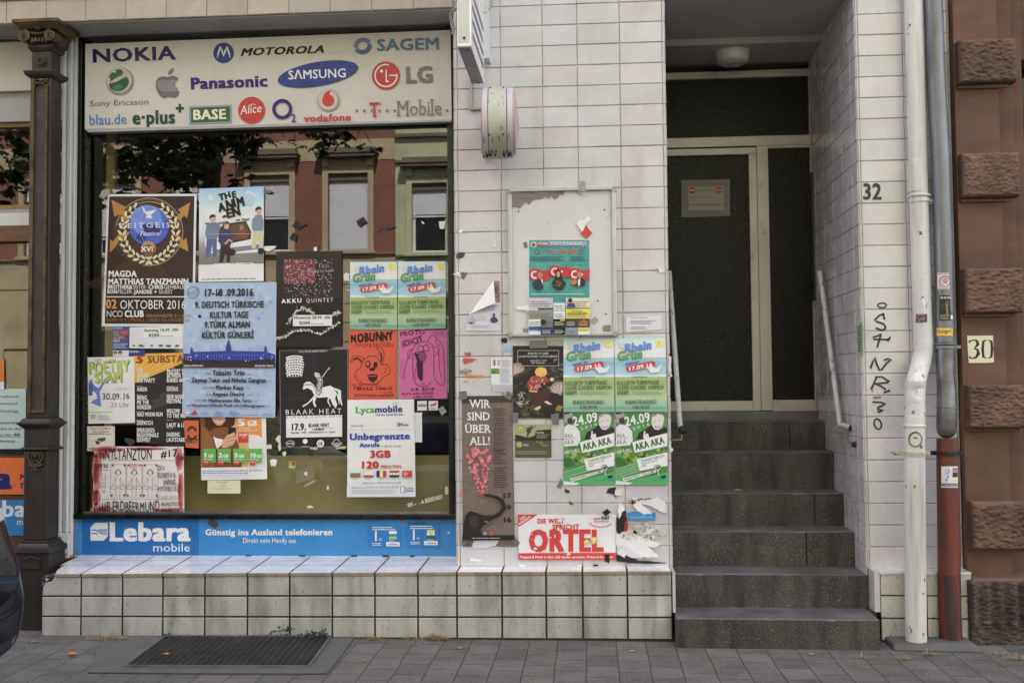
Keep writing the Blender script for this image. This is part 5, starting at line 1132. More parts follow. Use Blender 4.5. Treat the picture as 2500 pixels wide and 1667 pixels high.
for x in (1027, 1358, 1680, 1872, 2040): a = UY(200 + x / 2.529, 1240 + 292 / 2.529, BY - .002); m.box(a.x - RN.uniform(.012, .024), a.x + RN.uniform(.012, .024), BY - .004, BY - .0005, a.z - .012, a.z + .002)
m.build('fixing_clip', MT['rubber'], BB)
# ================================================================== POSTERS ON THE SHOP WINDOW
PW = YG - .005
def S_(lev=0, v=A6): return Sheet(PW - lev * .0045, v)
KG = 'posters stuck on the shop window'
# festival poster, globe and laurel
S = S_(0, A3)
S.poly([(1036, 96), (1883, 92), (1860, 1362), (975, 1357)], (205, 208, 224)); S.poly([(1046, 117), (1860, 113), (1838, 1336), (1002, 1333)], (56, 42, 34))
S.view(AZ)
for k in range(26): x = 320 + k * 36; S.line([(640 + (k - 13) * 14, 1480), (600 + (k - 13) * 26, 1620), (520 + (k - 13) * 46, 1760)], 4, (92, 66, 40), k == 0)
S.blob(640, 1180, 330, 330, (66, 50, 40), .05)
for r, w_, c in ((358, 9, (150, 142, 130)), (340, 6, (120, 88, 50)), (318, 8, (168, 152, 120))): S.arc(716, 1160, r, -170, 160 if r < 350 else 100, w_, c, n=40)
for pts in ([(316, 818), (480, 900), (450, 930), (500, 1010), (460, 1040), (415, 970), (345, 1000)], [(1155, 845), (1118, 1015), (1090, 985), (1040, 1040), (1005, 1010), (1050, 950), (1020, 925)], [(300, 1382), (300, 1240), (330, 1262), (400, 1180), (520, 1155), (480, 1210), (400, 1240), (365, 1310)], [(1135, 1370), (1110, 1220), (1085, 1250), (1010, 1180), (985, 1200), (1050, 1270), (1020, 1310)]): S.poly(pts, (176, 122, 52))
for sgn in (-1, 1):
    for k in range(13):
        a = rad(118 + sgn * 0 + (k / 12) * 150) if sgn < 0 else rad(62 - (k / 12) * 150); r = 285
        cx_, cy_ = 716 + r * math.cos(a), 1165 - r * math.sin(a) * 1.05
        for d_ in (-26, 26): S.circ(cx_ + d_ * math.cos(a) , cy_ - d_ * math.sin(a), 34, (206, 196, 160), 14, n=10, rot=-a + 1.57 + (.7 if d_ > 0 else -.5) * sgn, up=d_ < 0); S.circ(cx_ + d_ * math.cos(a), cy_ - d_ * math.sin(a), 24, (150, 136, 96), 4, n=6, rot=-a + 1.57 + (.7 if d_ > 0 else -.5) * sgn, up=False) if False else None
S.circ(716, 1095, 212, (70, 92, 190), n=40); S.circ(690, 1040, 165, (104, 130, 214), n=36); S.blob(740, 1130, 110, 60, (44, 50, 110), .35); S.blob(640, 1220, 60, 40, (44, 56, 130), .35); S.arc(716, 1095, 205, 200, 340, 3, (180, 195, 235)); S.arc(716, 1000, 180, 20, 160, 3, (160, 180, 230), 60); S.arc(716, 1095, 90, 90, 270, 3, (160, 180, 230), 205)
S.poly([(640, 878), (690, 950), (720, 940), (800, 920), (770, 955), (735, 985), (755, 1018), (700, 1012), (680, 1022), (695, 985), (660, 945)], (232, 234, 242))
S.text('ZEITGEIST', 405, 1122, 1040, 1112, 50, WH, .0, ser=True, sp=.22); S.text('Festival', 622, 1206, 842, 1198, 48, (222, 226, 240), 0, .35)
S.poly([(712 + (84 if k % 2 else 72) * math.cos(k * math.pi / 18), 1338 + (84 if k % 2 else 72) * math.sin(k * math.pi / 18)) for k in range(36)], (186, 132, 60)); S.circ(712, 1360, 66, (120, 84, 48)); S.text('XVI', 640, 1372, 768, 1368, 52, WH, .03)
S.view(A3)
S.text('MAGDA', 1046, 885, 1316, 885, 56, WH, .05); S.text('MATTHIAS TANZMANN', 1044, 958, 1814, 958, 54, WH, .05)
S.text('BROTHER&', 1038, 1002, 1272, 1002, 37, WH, .045); S.text('SISTER', 1278, 1002, 1405, 1002, 37, WH); S.text('|', 1410, 1002, 1418, 1002, 37, (176, 122, 52), .02); S.text('CHRIS', 1430, 1002, 1572, 1002, 37, WH, .045); S.text('GEHBAUER', 1576, 1002, 1815, 1003, 37, WH)
S.text('RON', 1036, 1046, 1130, 1046, 36, WH, .045); S.text('FELLER', 1134, 1046, 1272, 1046, 36, WH); S.text('|', 1278, 1046, 1286, 1046, 36, (176, 122, 52), .02); S.text('JANDEE +', 1296, 1048, 1512, 1048, 36, WH, .045); S.text('GUEST', 1528, 1048, 1664, 1048, 36, WH)
S.rect(1028, 1073, 1852, 1083, WH); S.text('02', 1030, 1188, 1132, 1188, 84, (196, 140, 66), .045); S.text('OKTOBER 2016', 1160, 1194, 1795, 1194, 84, WH, .0)
S.text('NCO', 1030, 1270, 1190, 1270, 60, WH); S.text('CLUB', 1206, 1270, 1388, 1270, 60, WH, .05); S.text('DELAWARESTR: 21 | 76149', 1410, 1272, 1835, 1272, 27, (176, 128, 62)); S.text('ENTRY 12 € | PRESALE : UNISEX KA | FACEBOOK', 1028, 1312, 1830, 1314, 27, (150, 108, 54))
S.done('poster', 'dark brown festival poster with blue globe, gold arrows and laurel wreath', 'poster', KG)
# band and white car poster
S = S_(1, A6)
S.grad(0, 0, 10, 10, [(0, 0, 0)] * 2, 1) if False else None
S.fit((486.4, 461), (644.1, 455.3), (644.8, 686.2), (485.4, 688.7), 620, 900)
S.grad(0, 0, 620, 360, [(150, 184, 220), (176, 204, 230), (206, 218, 232), (222, 226, 234)], 16); S.dots(0, 10, 620, 220, 16, 30, 80, [(196, 214, 232), (210, 222, 236), (166, 196, 226)]); S.grad(0, 360, 620, 735, [(206, 212, 222), (196, 202, 214), (150, 146, 146), (128, 124, 122), (120, 116, 114)], 14)
S.poly([(60, 360), (210, 420), (430, 330), (470, 330), (520, 430), (610, 450), (612, 600), (560, 625), (140, 640), (60, 560)], (214, 220, 232)); S.poly([(190, 400), (240, 345), (450, 325), (500, 430), (495, 500), (240, 545), (185, 520)], (62, 50, 42)); S.poly([(205, 415), (250, 360), (440, 345), (480, 440), (475, 490), (250, 520)], (98, 72, 50)); S.poly([(140, 600), (600, 555), (605, 590), (150, 640)], (120, 126, 142)); S.rect(532, 455, 584, 500, (176, 52, 50)); S.line([(100, 600), (600, 552)], 6, (90, 94, 104)); S.blob(300, 620, 55, 34, (50, 46, 46), .08); S.blob(590, 615, 30, 34, (46, 42, 42), .08)
for (x, y, sc, shirt, legs, lean) in ((130, 330, 1.0, (110, 122, 150), (84, 100, 142), 0), (260, 400, .95, (66, 62, 100), (56, 44, 44), 6), (570, 270, .95, (118, 130, 150), (196, 190, 150), 0)):
    S.poly([(x - 62 * sc, y + 40), (x - 25 * sc, y), (x + 30 * sc, y), (x + 75 * sc, y + 40) if x < 500 else (x + 45, y + 40), (x + 60 * sc if x < 500 else x + 46, y + 120 * sc), (x + 40 * sc, y + 165 * sc), (x - 55 * sc, y + 165 * sc), (x - 70 * sc, y + 110 * sc)], shirt)
    S.poly([(x - 55 * sc, y + 160 * sc), (x + 42 * sc, y + 160 * sc), (x + 40 * sc, y + 330 * sc), (x + 5, y + 335 * sc), (x, y + 220 * sc), (x - 30, y + 335 * sc), (x - 66, y + 330 * sc)], legs)
    S.circ(x + 4, y - 36 * sc, 25, (196, 156, 134), 33); S.poly([(x - 28, y - 30), (x - 30, y - 60), (x - 8, y - 80), (x + 24, y - 74), (x + 32, y - 46), (x + 14, y - 54), (x - 12, y - 48)], (56, 42, 36))
S.poly([(360, 480), (395, 400), (430, 395), (470, 480), (440, 500), (400, 500)], (128, 66, 44)); S.circ(408, 385, 20, (150, 112, 92), 26); S.line([(60, 340), (170, 345), (260, 330)], 22, (110, 122, 150)); S.line([(250, 540), (290, 500), (320, 520)], 18, (196, 156, 134))
for t, x0, y0, x1, y1, h in (('THE', 206, 125, 370, 92, 62), ('ANIM', 205, 225, 445, 165, 82), ('-EN', 240, 295, 412, 262, 78)): S.text(t, x0, y0, x1, y1, h, (36, 30, 30), .075, .0, .05)
S.text('on tour', 356, 322, 488, 318, 26, (36, 30, 30), .04, 0, .04); S.rect(0, 735, 620, 900, (226, 226, 230)); S.fine(30, 868, 600, 886, 1, (70, 66, 66), .8); S.line([(0, 440), (620, 452)], 3, (180, 186, 196))
P_ = S.done('poster', 'pale blue band poster with four men leaning on a white estate car', 'poster', KG)
S = Sheet(PW - .0045 - .004, A6); S.poly([(322, 800), (688, 785), (805, 880), (330, 895)] if False else [(322, 800), (690, 788), (708, 800), (712, 882), (330, 894)], (226, 226, 232)); S.text('Freitag 16.September', 344, 832, 682, 808, 22, INK, .035); S.text('Einlass 20h', 334, 884, 496, 874, 20, INK, .03); S.text('KOHI', 512, 870, 612, 864, 28, INK, .04); S.fine(628, 852, 700, 862, 1, INK)
S.done('paper_strip', parent=P_)
# Turkish culture days
S = S_(2, A6); q = ((450.2, 690.5), (675.2, 688.7), (672.1, 1019), (444.6, 1017.3)); S.fit(*q, 880, 1290)
S.rect(0, 0, 880, 1290, (158, 178, 206))
S.dots(0, 0, 880, 1290, 160, 14, 60, [(150, 172, 204), (168, 186, 210), (140, 166, 204), (176, 190, 208)], tri=True)
for k in range(60): x, y, a = RN.uniform(0, 880), RN.uniform(0, 1290), RN.uniform(-.3, .3) + (1.57 if k % 3 == 0 else 0); l = RN.uniform(40, 200); S.line([(max(0, min(880, x)), max(0, min(1290, y))), (max(0, min(880, x + l * math.cos(a))), max(0, min(1290, y + l * math.sin(a))))], 2, RN.choice([(186, 200, 218), (128, 152, 190)]), k == 0)
for x, y in ((712, 345), (660, 130), (180, 520), (830, 190)): 
    for k in range(6): S.line([(x, y), (x + 34 * math.cos(k * 1.047), y + 34 * math.sin(k * 1.047))], 3, (100, 136, 190), k == 0)
S.arc(88, 92, 56, 0, 360, 4, (66, 96, 130)); S.arc(88, 92, 44, 0, 360, 2, (66, 96, 130)); S.poly([(28, 112), (138, 42), (152, 66), (40, 138)], (158, 178, 206)); S.text('EINTRITT FREI', 40, 126, 146, 62, 18, (66, 96, 130), .03)
BR_ = (52, 42, 40)
for t, x0, x1, y, h in (('17-18 .09.2016', 194, 666, 130, 66), ('9. DEUTSCH TÜRKISCHE', 112, 768, 242, 58), ('KULTUR TAGE', 254, 620, 340, 58), ('9.TÜRK ALMAN', 206, 640, 434, 58), ('KÜLTÜR GÜNLERİ', 182, 676, 534, 58)): S.text(t, x0, y, x1, y - 2, h, BR_, .05)
S.poly([(5, 790), (5, 680), (70, 680), (74, 640), (84, 610), (94, 640), (98, 665), (405, 655), (415, 590), (432, 540), (450, 590), (462, 655), (770, 660), (774, 620), (786, 600), (798, 630), (800, 665), (876, 690), (876, 790)], (52, 60, 150))
S.rect(4, 730, 876, 790, (44, 38, 60)); S.rect(110, 690, 780, 740, (62, 80, 190))
for x in range(120, 780, 26): S.rect(x, 700, x + 12, 735, (34, 38, 90), x == 120)
S.dots(10, 690, 870, 760, 16, 3, 9, [(220, 224, 240)]); S.rect(0, 775, 880, 815, (52, 44, 42)); S.text('Schloss Karlsruhe', 14, 806, 200, 804, 18, WH, .03); S.text('Karlsruhe Sarayı', 690, 806, 866, 804, 18, WH, .03)
for t, x0, x1, y, h in (('Taksim Trio', 290, 596, 888, 48), ('Zeynep Tekin und Nikolai Gangnus', 94, 798, 956, 42), ('Markus Kapp', 322, 590, 1024, 38), ('Aegean Desire', 294, 594, 1086, 36), ('Mediteranean Alla Turca', 256, 664, 1144, 30), ('Klassische türkische Musik und Folkloregruppen', 106, 790, 1190, 26)): S.text(t, x0, y, x1, y, h, (34, 28, 30), .045)
for t, x0, x1, y in (('17.09', 228, 272, 884), ('17.09', 34, 80, 952), ('17.09 /18.09', 194, 308, 1020), ('18.09', 232, 282, 1084), ('17.09 / 18.09', 124, 242, 1140), ('18.09', 46, 98, 1188)): S.text(t, x0, y, x1, y, 18, (50, 42, 48), .02)
for x, y in ((620, 884), (812, 952), (610, 1020), (620, 1084), (680, 1140), (802, 1188)): S.fine(x, y - 12, x + 50, y, 1, (60, 56, 66))
S.circ(44, 1250, 28, (206, 200, 206)); S.arc(42, 1250, 15, 40, 320, 8, (170, 40, 46)); S.poly([(92, 1268), (128, 1222), (166, 1268)], (170, 50, 56)); S.fine(190, 1240, 280, 1276, 4, (110, 124, 150)); S.blob(350, 1256, 40, 26, (110, 146, 196), .4); S.blob(500, 1252, 44, 26, (110, 146, 196), .4); S.fine(590, 1260, 740, 1276, 1, (80, 100, 90)); S.fine(770, 1250, 866, 1276, 3, (80, 90, 110))
S.done('poster', 'large pale blue poster of German Turkish culture days over a blue palace', 'poster', KG)
# dark glitter poster
S = S_(1, A6); S.fit((673.9, 614.7), (834.9, 613), (835, 846.5), (674.2, 847), 630, 915)
S.rect(0, 0, 630, 915, (48, 42, 40)); S.rect(0, 440, 630, 915, (36, 32, 32)); S.rect(300, 0, 312, 915, (38, 33, 32)); S.line([(0, 448), (630, 440)], 4, (66, 60, 58))
S.rrect(70, 70, 375, 300, 40, (112, 52, 60)); S.dots(70, 68, 375, 320, 520, 3, 9, [(150, 86, 92), (96, 40, 50), (190, 130, 134), (128, 66, 74), (70, 32, 38)], keep=lambda x, y: not (x < 90 and y < 88)); S.dots(72, 72, 545, 440, 430, 2, 6, [(200, 150, 160), (150, 90, 104), (120, 66, 76), (230, 210, 220), (90, 60, 66)]); S.dots(80, 80, 540, 430, 90, 3, 6, [(240, 232, 238)]); S.dots(130, 440, 520, 560, 70, 2, 5, [(130, 80, 84), (90, 60, 60)])
S.text('STAGES OF SLEEP', 296, 200, 556, 198, 16, (196, 188, 184), .0, sp=.2); S.text('AKKU', 60, 496, 252, 488, 38, WH, .045, sp=.2); S.text('QUINTET', 294, 490, 552, 484, 36, (214, 212, 210), 0, sp=.35)
for pts in ([(105, 700), (150, 640), (200, 570), (260, 545), (320, 560), (365, 605)], [(5, 835), (90, 820), (160, 770), (240, 755), (330, 760), (430, 800), (520, 740), (620, 680)], [(540, 620), (590, 590), (625, 590)]):
    for k in range(len(pts) - 1):
        for j in range(26): t = RN.random(); x = pts[k][0] * (1 - t) + pts[k + 1][0] * t; y = pts[k][1] * (1 - t) + pts[k + 1][1] * t; S.blob(x + RN.gauss(0, 6), y + RN.gauss(0, 9 if pts[0][0] != 5 else 6), RN.uniform(3, 9), RN.uniform(3, 8), RN.choice([(196, 192, 184), (222, 218, 210), (160, 156, 148)]), .4, 6, j == 0)
P_ = S.done('poster', 'black poster with a pink glitter square and white torn mountain line', 'poster', KG)
S = Sheet(PW - .0045 - .004, A6); S.poly([(1078, 1290), (1452, 1288), (1454, 1392), (1079, 1396)], WH); S.text('Mittwoch 28.09. 20h', 1092, 1328, 1442, 1324, 25, INK, .035); S.text('KOHI', 1144, 1382, 1244, 1380, 30, INK, .04); S.fine(1252, 1368, 1402, 1380, 1, INK); S.done('paper_strip', parent=P_)
# knight on horse poster
S = S_(0, A7); S.fit((683.6, 856.5), (848.2, 852.7), (848, 1088.8), (686, 1091.5), 640, 920)
S.rect(-6, -4, 646, 926, (120, 118, 116)); S.rect(0, 0, 640, 920, (36, 34, 37)); S.line([(0, 460), (640, 445)], 4, (62, 60, 62)); S.line([(318, 0), (325, 600)], 4, (52, 50, 52))
S.text('TOTAL VOLUME AGENCY PRESENTS', 174, 20, 450, 18, 15, (200, 198, 196), .02)
for k in range(8):
    y = 66 + k * 24; S.arc(140, y + 8, 88 - abs(k - 3) * 4, 185, 350, 13, WH, 22, 14); 
    for j in range(6): x = 66 + j * 26 + (k % 2) * 8; S.line([(x, y - 6), (x - 7, y + 8), (x + 4, y + 18)], [7, 12, 3], WH, j == 0)
h = [(215, 375), (225, 320), (250, 300), (285, 300), (320, 330), (345, 370), (430, 350), (480, 340), (520, 370), (535, 420), (525, 470), (545, 520), (530, 560), (500, 520), (480, 470), (450, 450), (360, 455), (330, 440), (300, 380), (260, 360)]
S.poly(h, (222, 220, 220)); S.line([(225, 330), (310, 335), (340, 380)], 5, (36, 34, 37)); S.line([(240, 318), (300, 322)], 4, (36, 34, 37)); S.poly([(345, 450), (330, 500), (345, 530), (330, 545), (310, 500), (315, 440)], (214, 212, 212)); S.line([(330, 440), (270, 500), (215, 535)], [20, 12, 14], (214, 212, 212)); S.line([(470, 440), (455, 490), (480, 540)], [20, 12, 8], (214, 212, 212)); S.line([(520, 370), (565, 395), (570, 470), (592, 535)], [14, 32, 26, 6], (196, 214, 220)); S.line([(525, 395), (550, 440), (565, 520)], [4, 14, 6], (240, 240, 242))
S.poly([(345, 250), (380, 245), (410, 290), (405, 330), (400, 400), (370, 440), (340, 420), (335, 380), (360, 310)], (150, 148, 150)); S.dots(340, 260, 405, 430, 60, 3, 8, [(230, 228, 228), (40, 38, 40)]); S.poly([(330, 215), (345, 212), (378, 225), (385, 250), (345, 262), (328, 240)], (200, 198, 198)); S.line([(330, 228), (384, 240)], 3, (36, 34, 37)); S.line([(400, 262), (468, 172)], [7, 4], (214, 212, 212)); S.poly([(460, 182), (474, 158), (470, 188)], (225, 225, 225))
S.text('BLAAK HEAT', 52, 608, 592, 606, 46, WH, .0, sp=.3); S.rect(54, 620, 592, 828, (222, 222, 228)); S.text('EUROPE TOUR 2016', 56, 646, 588, 644, 26, (110, 108, 112), 0, sp=.25)
S.text('17.9.', 104, 760, 250, 758, 62, INK, .055); S.text('BLAAK HEAT', 272, 732, 470, 730, 32, INK, .05); S.text('+ LAMBDA', 304, 766, 420, 764, 22, INK, .04); S.text('Saturday - 19:00', 104, 790, 250, 788, 16, INK, .03); S.text('KOHI-Kulturraum e.V. - PsyKA', 272, 790, 524, 788, 15, INK, .03); S.fine(320, 742, 524, 748, 1, INK)
S.circ(94, 886, 42, (200, 198, 198), 30); S.circ(94, 886, 37, (36, 34, 37), 25); S.text('THE PSK', 62, 892, 126, 892, 15, WH, .04); S.circ(238, 866, 24, WH); S.text('SVART', 206, 920, 272, 920, 10, WH, .02, sp=.3); S.circ(385, 890, 36, WH); S.text('CB', 364, 904, 406, 904, 28, (36, 34, 37), .05); S.arc(540, 880, 28, 180, 360, 5, WH); S.text('TOTAL VOLUME', 490, 904, 594, 902, 20, WH, .03); S.poly([(500, 908), (585, 906), (542, 922)], (200, 198, 198))
S.done('poster', 'black concert poster with a white engraved knight on horseback', 'poster', KG)
# river festival, reused on the pillar
def rhein(S):
    S.grad(0, 0, 600, 230, [(176, 206, 230), (206, 222, 234), (216, 226, 234), (206, 222, 232)], 10); S.grad(0, 230, 600, 440, [(160, 196, 206), (142, 184, 206), (150, 190, 212), (168, 200, 216)], 10)
    for k in range(9): S.arc(300, 330 + (k % 2) * 8, 60 + k * 38, 8, 172, 3, (180, 208, 222), 14 + k * 8, 16, k == 0); S.arc(300, 330, 60 + k * 38, 188, 352, 3, (122, 184, 208), 14 + k * 8, 16, False)
    S.poly([(0, 440), (0, 425), (120, 436), (300, 440), (480, 436), (600, 420), (600, 452), (300, 462), (0, 452)], (206, 222, 224)); S.grad(0, 452, 600, 860, [(152, 174, 108), (148, 174, 104), (158, 182, 128), (166, 188, 148), (142, 180, 152), (128, 170, 150)], 14)
    for k in range(26): x = 6 + k * 23.5; S.poly([(x, 236), (x + 8, 218 + (k % 3) * 3), (x + 14, 238)], (86, 160, 140), k == 0)
    S.circ(532, 60, 44, (228, 220, 110), n=20); S.circ(528, 56, 26, (214, 196, 70), n=14); S.dots(30, 20, 140, 130, 36, 4, 8, [(190, 180, 190), (220, 210, 216)]); S.poly([(40, 30), (70, 40), (125, 120), (105, 130)], (196, 206, 216))
    S.text('Rhein', 124, 168, 444, 122, 98, (84, 108, 190), .055, .2); S.text('Rhein', 128, 160, 440, 116, 88, (92, 140, 212), .03, .2); S.text('Grün', 40, 258, 332, 228, 100, (52, 116, 82), .055, .2); S.text('Grün', 44, 252, 326, 222, 90, (90, 160, 92), .03, .2); S.text('open air', 116, 318, 288, 290, 36, (44, 84, 120), .025, .3)
    p = []
    for k in range(9): a = rad(82 + k * 22.5); p.append((168 + 36 * math.cos(a), 355 + 36 * math.sin(a)))
    for k in range(9): a = rad(-98 + k * 22.5); p.append((440 + 36 * math.cos(a), 303 + 36 * math.sin(a)))
    S.poly(p, (196, 48, 58)); S.text('17.09.16', 162, 382, 450, 330, 44, WH, .045); S.poly([(362, 340), (420, 410), (520, 396), (552, 310), (500, 360), (470, 350), (440, 330)], (226, 232, 228)); S.poly([(494, 346), (552, 310), (520, 396)], (206, 214, 200)); S.fine(205, 446, 390, 460, 1, (60, 80, 60), .9)
    D1 = (40, 52, 38)
    S.text('KOLLEKTIV TURMSTRASSE', 24, 548, 520, 540, 48, D1, .012); S.fine(540, 530, 572, 541, 1, D1); S.text('OLIVER SCHORIES  KARMON', 24, 606, 570, 598, 48, D1, .012); S.text('BAREM', 24, 662, 160, 660, 48, D1, .012); S.fine(195, 618, 560, 660, 2, (110, 156, 90), .9); S.text('RHEINSTRANDBAD', 116, 772, 480, 768, 46, D1, .012); S.text('KARLSRUHE', 200, 830, 402, 826, 42, D1, .012)
    S.dots(0, 800, 200, 824, 60, 3, 7, [(80, 160, 130)]); S.dots(410, 800, 600, 824, 60, 3, 7, [(80, 160, 130)])
for q, lb in ((((854.9, 639.6), (970.2, 638.8), (969.3, 804.7), (854.5, 803.7)), 'left one of two green river festival posters on the window, over the orange rabbit poster'), (((972, 638.6), (1088, 637.9), (1088.5, 802), (971.2, 804.5)), 'right one of two green river festival posters on the window, over the pink poster')):
    S = S_(1).fit(*q, 600, 860); rhein(S); S.done('poster', lb, 'poster', 'green river festival posters')
# orange rabbit poster
S = S_(0).fit((852, 806.6), (969.3, 805.6), (967.6, 975.3), (851, 975.3), 610, 890)
OR_ = (206, 78, 52); S.rect(0, 0, 610, 890, OR_)
S.text('NOBUNNY', 34, 148, 570, 128, 104, (44, 26, 24), .085, 0, .05); S.text('PUNCH & THE POODLE', 90, 220, 580, 212, 52, (44, 26, 24), .0, 0, .1)
def ink(pts, w=7, c=(44, 26, 24)): S.line(pts, w, c)
ink([(200, 380), (150, 330), (60, 330), (20, 400), (30, 420), (60, 380), (120, 370), (170, 420)]); ink([(60, 372), (110, 352), (165, 400)], 18); ink([(370, 330), (400, 280), (350, 230), (345, 215), (420, 220), (450, 300), (440, 380), (415, 440)]); ink([(408, 290), (420, 350), (410, 400)], 18)
ink([(170, 420), (200, 370), (260, 330), (330, 330), (380, 370), (415, 440), (480, 440), (530, 500), (520, 560), (440, 600), (420, 640), (330, 700), (200, 690), (110, 640), (70, 600), (90, 530), (150, 480), (170, 420)])
S.circ(245, 435, 34, (44, 26, 24), 46); S.circ(240, 430, 20, OR_, 28); S.circ(340, 445, 26, (44, 26, 24), 40); S.blob(300, 500, 40, 22, (44, 26, 24), .1); S.poly([(235, 575), (300, 560), (370, 570), (360, 630), (310, 670), (260, 640)], (44, 26, 24)); ink([(250, 590), (360, 588)], 8, OR_); S.arc(430, 520, 40, -60, 80, 6, (44, 26, 24)); S.arc(120, 590, 16, 90, 250, 5, (44, 26, 24))
for k in range(26): x, y = RN.uniform(20, 590), RN.uniform(250, 700); S.line([(x - 6, y), (x + 6, y + 3)], 3, (120, 44, 32), k == 0)
S.text('+DJ THE DIXIDAS', 26, 712, 400, 702, 22, (70, 34, 28), 0, 0, .1); S.text('FREiTAG  2.Sep.16', 78, 766, 560, 760, 40, (44, 26, 24), .02, 0, .06); S.text('22 UHR', 450, 808, 560, 804, 20, (44, 26, 24), 0, 0, .1); S.text('ALTE HACKEREI, KARLSRUHE', 78, 850, 580, 850, 30, (44, 26, 24), .0, 0, .09)
S.done('poster', 'orange hand drawn poster with a grinning cartoon rabbit', 'poster', KG)
# pink poster
S = S_(0).fit((975, 806.2), (1091.7, 805.6), (1092, 973), (975.2, 973), 610, 890)
S.rect(0, 0, 610, 890, (198, 92, 150)); PK = (52, 22, 44)
def ink(pts, w=6, c=PK): S.line(pts, w, c)
S.text('PROTO', 16, 78, 330, 52, 62, (150, 62, 116), .05, 0, .06); S.text('PROTO', 18, 76, 328, 52, 56, PK, .0, 0, .06); S.text('iDiOT', 50, 220, 320, 130, 74, (150, 62, 116), .05, 0, .06); S.text('iDiOT', 52, 216, 318, 130, 66, PK, .0, 0, .06); S.text('w/ NATURAL', 420, 40, 580, 34, 16, PK, 0, 0, .12); S.text('SE WORLD', 450, 66, 590, 58, 16, PK, 0, 0, .12); S.text('EN PAUL & DIANE', 470, 92, 600, 86, 15, PK, 0, 0, .12)
ink([(60, 880) if False else (66, 640), (60, 560), (90, 420), (110, 360), (170, 250), (200, 190), (280, 150), (360, 150), (420, 190), (440, 260), (440, 600)]); ink([(170, 250), (130, 260), (100, 310), (120, 360), (160, 370)]); ink([(172, 300), (172, 640)]); ink([(440, 220), (500, 220), (490, 300), (440, 330)]); ink([(360, 150), (380, 100), (420, 60), (480, 110), (530, 160), (560, 240), (570, 400), (575, 640), (560, 720), (500, 700), (450, 620)]); ink([(480, 110), (460, 160), (500, 200), (520, 170)]); ink([(520, 240), (500, 300), (510, 500), (540, 620)])
S.arc(270, 240, 36, 0, 360, 6, PK, 42); S.arc(340, 232, 36, 0, 360, 6, PK, 42); ink([(180, 300), (240, 280), (380, 270)]); S.poly([(190, 300), (240, 300), (300, 360), (300, 640), (270, 660), (230, 600), (225, 400)], (58, 26, 48)); S.circ(292, 345, 50, (132, 58, 96), 66); S.arc(292, 345, 50, 0, 360, 5, PK, 66); S.arc(300, 640, 110, 20, 175, 7, PK, 90); ink([(230, 400), (190, 600), (205, 650)]); ink([(270, 690), (330, 700)], 4); ink([(290, 670), (310, 660)], 4)
S.text('7.9. 2016', 150, 790, 450, 780, 36, PK, .02, 0, .05); S.text('ALTE HACKEREI', 30, 840, 440, 834, 30, PK, .01, 0, .08); S.text('KARLSRUHE', 178, 880, 440, 876, 26, PK, .01, 0, .08)
for k in range(12): S.line([(8, 400 + k * 20), (60, 396 + k * 20)], 3, (150, 62, 116), k == 0)
S.done('poster', 'pink hand drawn poster with a long faced cartoon man, mouth wide open', 'poster', KG)
# phone tariff poster, white
S = S_(1, B1).fit((848.2, 975.8), (1010.7, 974.6), (1015.1, 1211.7), (847.7, 1212.2), 720, 1030)
S.rect(0, 0, 720, 1030, (212, 216, 230)); S.text('Lyca', 96, 142, 300, 138, 66, (76, 160, 60), .055); S.text('mobile', 304, 138, 600, 132, 66, (40, 50, 130), .055); S.text('Call the world for less', 304, 172, 600, 168, 22, (60, 62, 130), .03); S.line([(515, 75), (490, 45), (500, 32), (515, 42), (532, 30), (540, 46), (515, 75)], 3, (70, 80, 140))
S.line([(0, 240), (180, 240), (195, 255), (195, 300), (180, 314), (0, 314)], 2, (180, 184, 200)); S.line([(712, 238), (540, 238), (525, 252), (525, 296), (540, 310), (714, 310)], 2, (180, 184, 200)); S.text('All Net Gold', 44, 284, 172, 282, 18, (186, 70, 70), .03); S.text('24', 544, 282, 598, 280, 32, (50, 54, 130), .05); S.text(',99€', 600, 282, 660, 280, 20, (50, 54, 130), .03); S.line([(0, 322), (720, 316)], 3, (186, 190, 206))
S.text('Unbegrenzte', 34, 426, 676, 418, 66, (46, 66, 170), .055); S.text('Anrufe', 138, 504, 350, 500, 44, (46, 66, 170), .05); S.text('in alle dt. Netze', 364, 502, 576, 500, 22, (86, 90, 130)); S.text('3GB', 250, 614, 468, 612, 72, (186, 40, 44), .06); S.text('120', 148, 728, 344, 726, 72, (186, 40, 44), .06); S.text('MINUTEN', 364, 728, 576, 726, 32, (186, 40, 44), .03)
for i, cs in enumerate((((226, 228, 232), (60, 130, 70), (190, 50, 48)), ((226, 228, 232), (226, 228, 232), (190, 50, 60)), None, ((190, 40, 46), (226, 226, 226), (30, 30, 32)), None)):
    x0 = 38 + i * 137; y0 = 754; S.rect(x0 - 2, y0 - 2, x0 + 104, y0 + 70, (150, 152, 160))
    if i == 2:
        for j, c in enumerate(((50, 40, 110), (230, 214, 60), (190, 50, 56))): S.rect(x0 + j * 34, y0, x0 + j * 34 + 34, y0 + 68, c, j == 0)
    elif i == 4: S.rect(x0, y0, x0 + 102, y0 + 68, (206, 40, 44)); S.arc(x0 + 34, y0 + 34, 14, 40, 320, 8, WH); S.circ(x0 + 54, y0 + 34, 5, WH)
    else:
        for j, c in enumerate(cs): S.rect(x0, y0 + j * 22.7, x0 + 102, y0 + j * 22.7 + 22.7, c, j == 0)
        if i == 3: S.circ(x0 + 35, y0 + 34, 5, (50, 120, 70)); S.circ(x0 + 68, y0 + 34, 5, (50, 120, 70))
    S.fine(x0 + 24, y0 + 76, x0 + 80, y0 + 88, 1, (140, 144, 160))
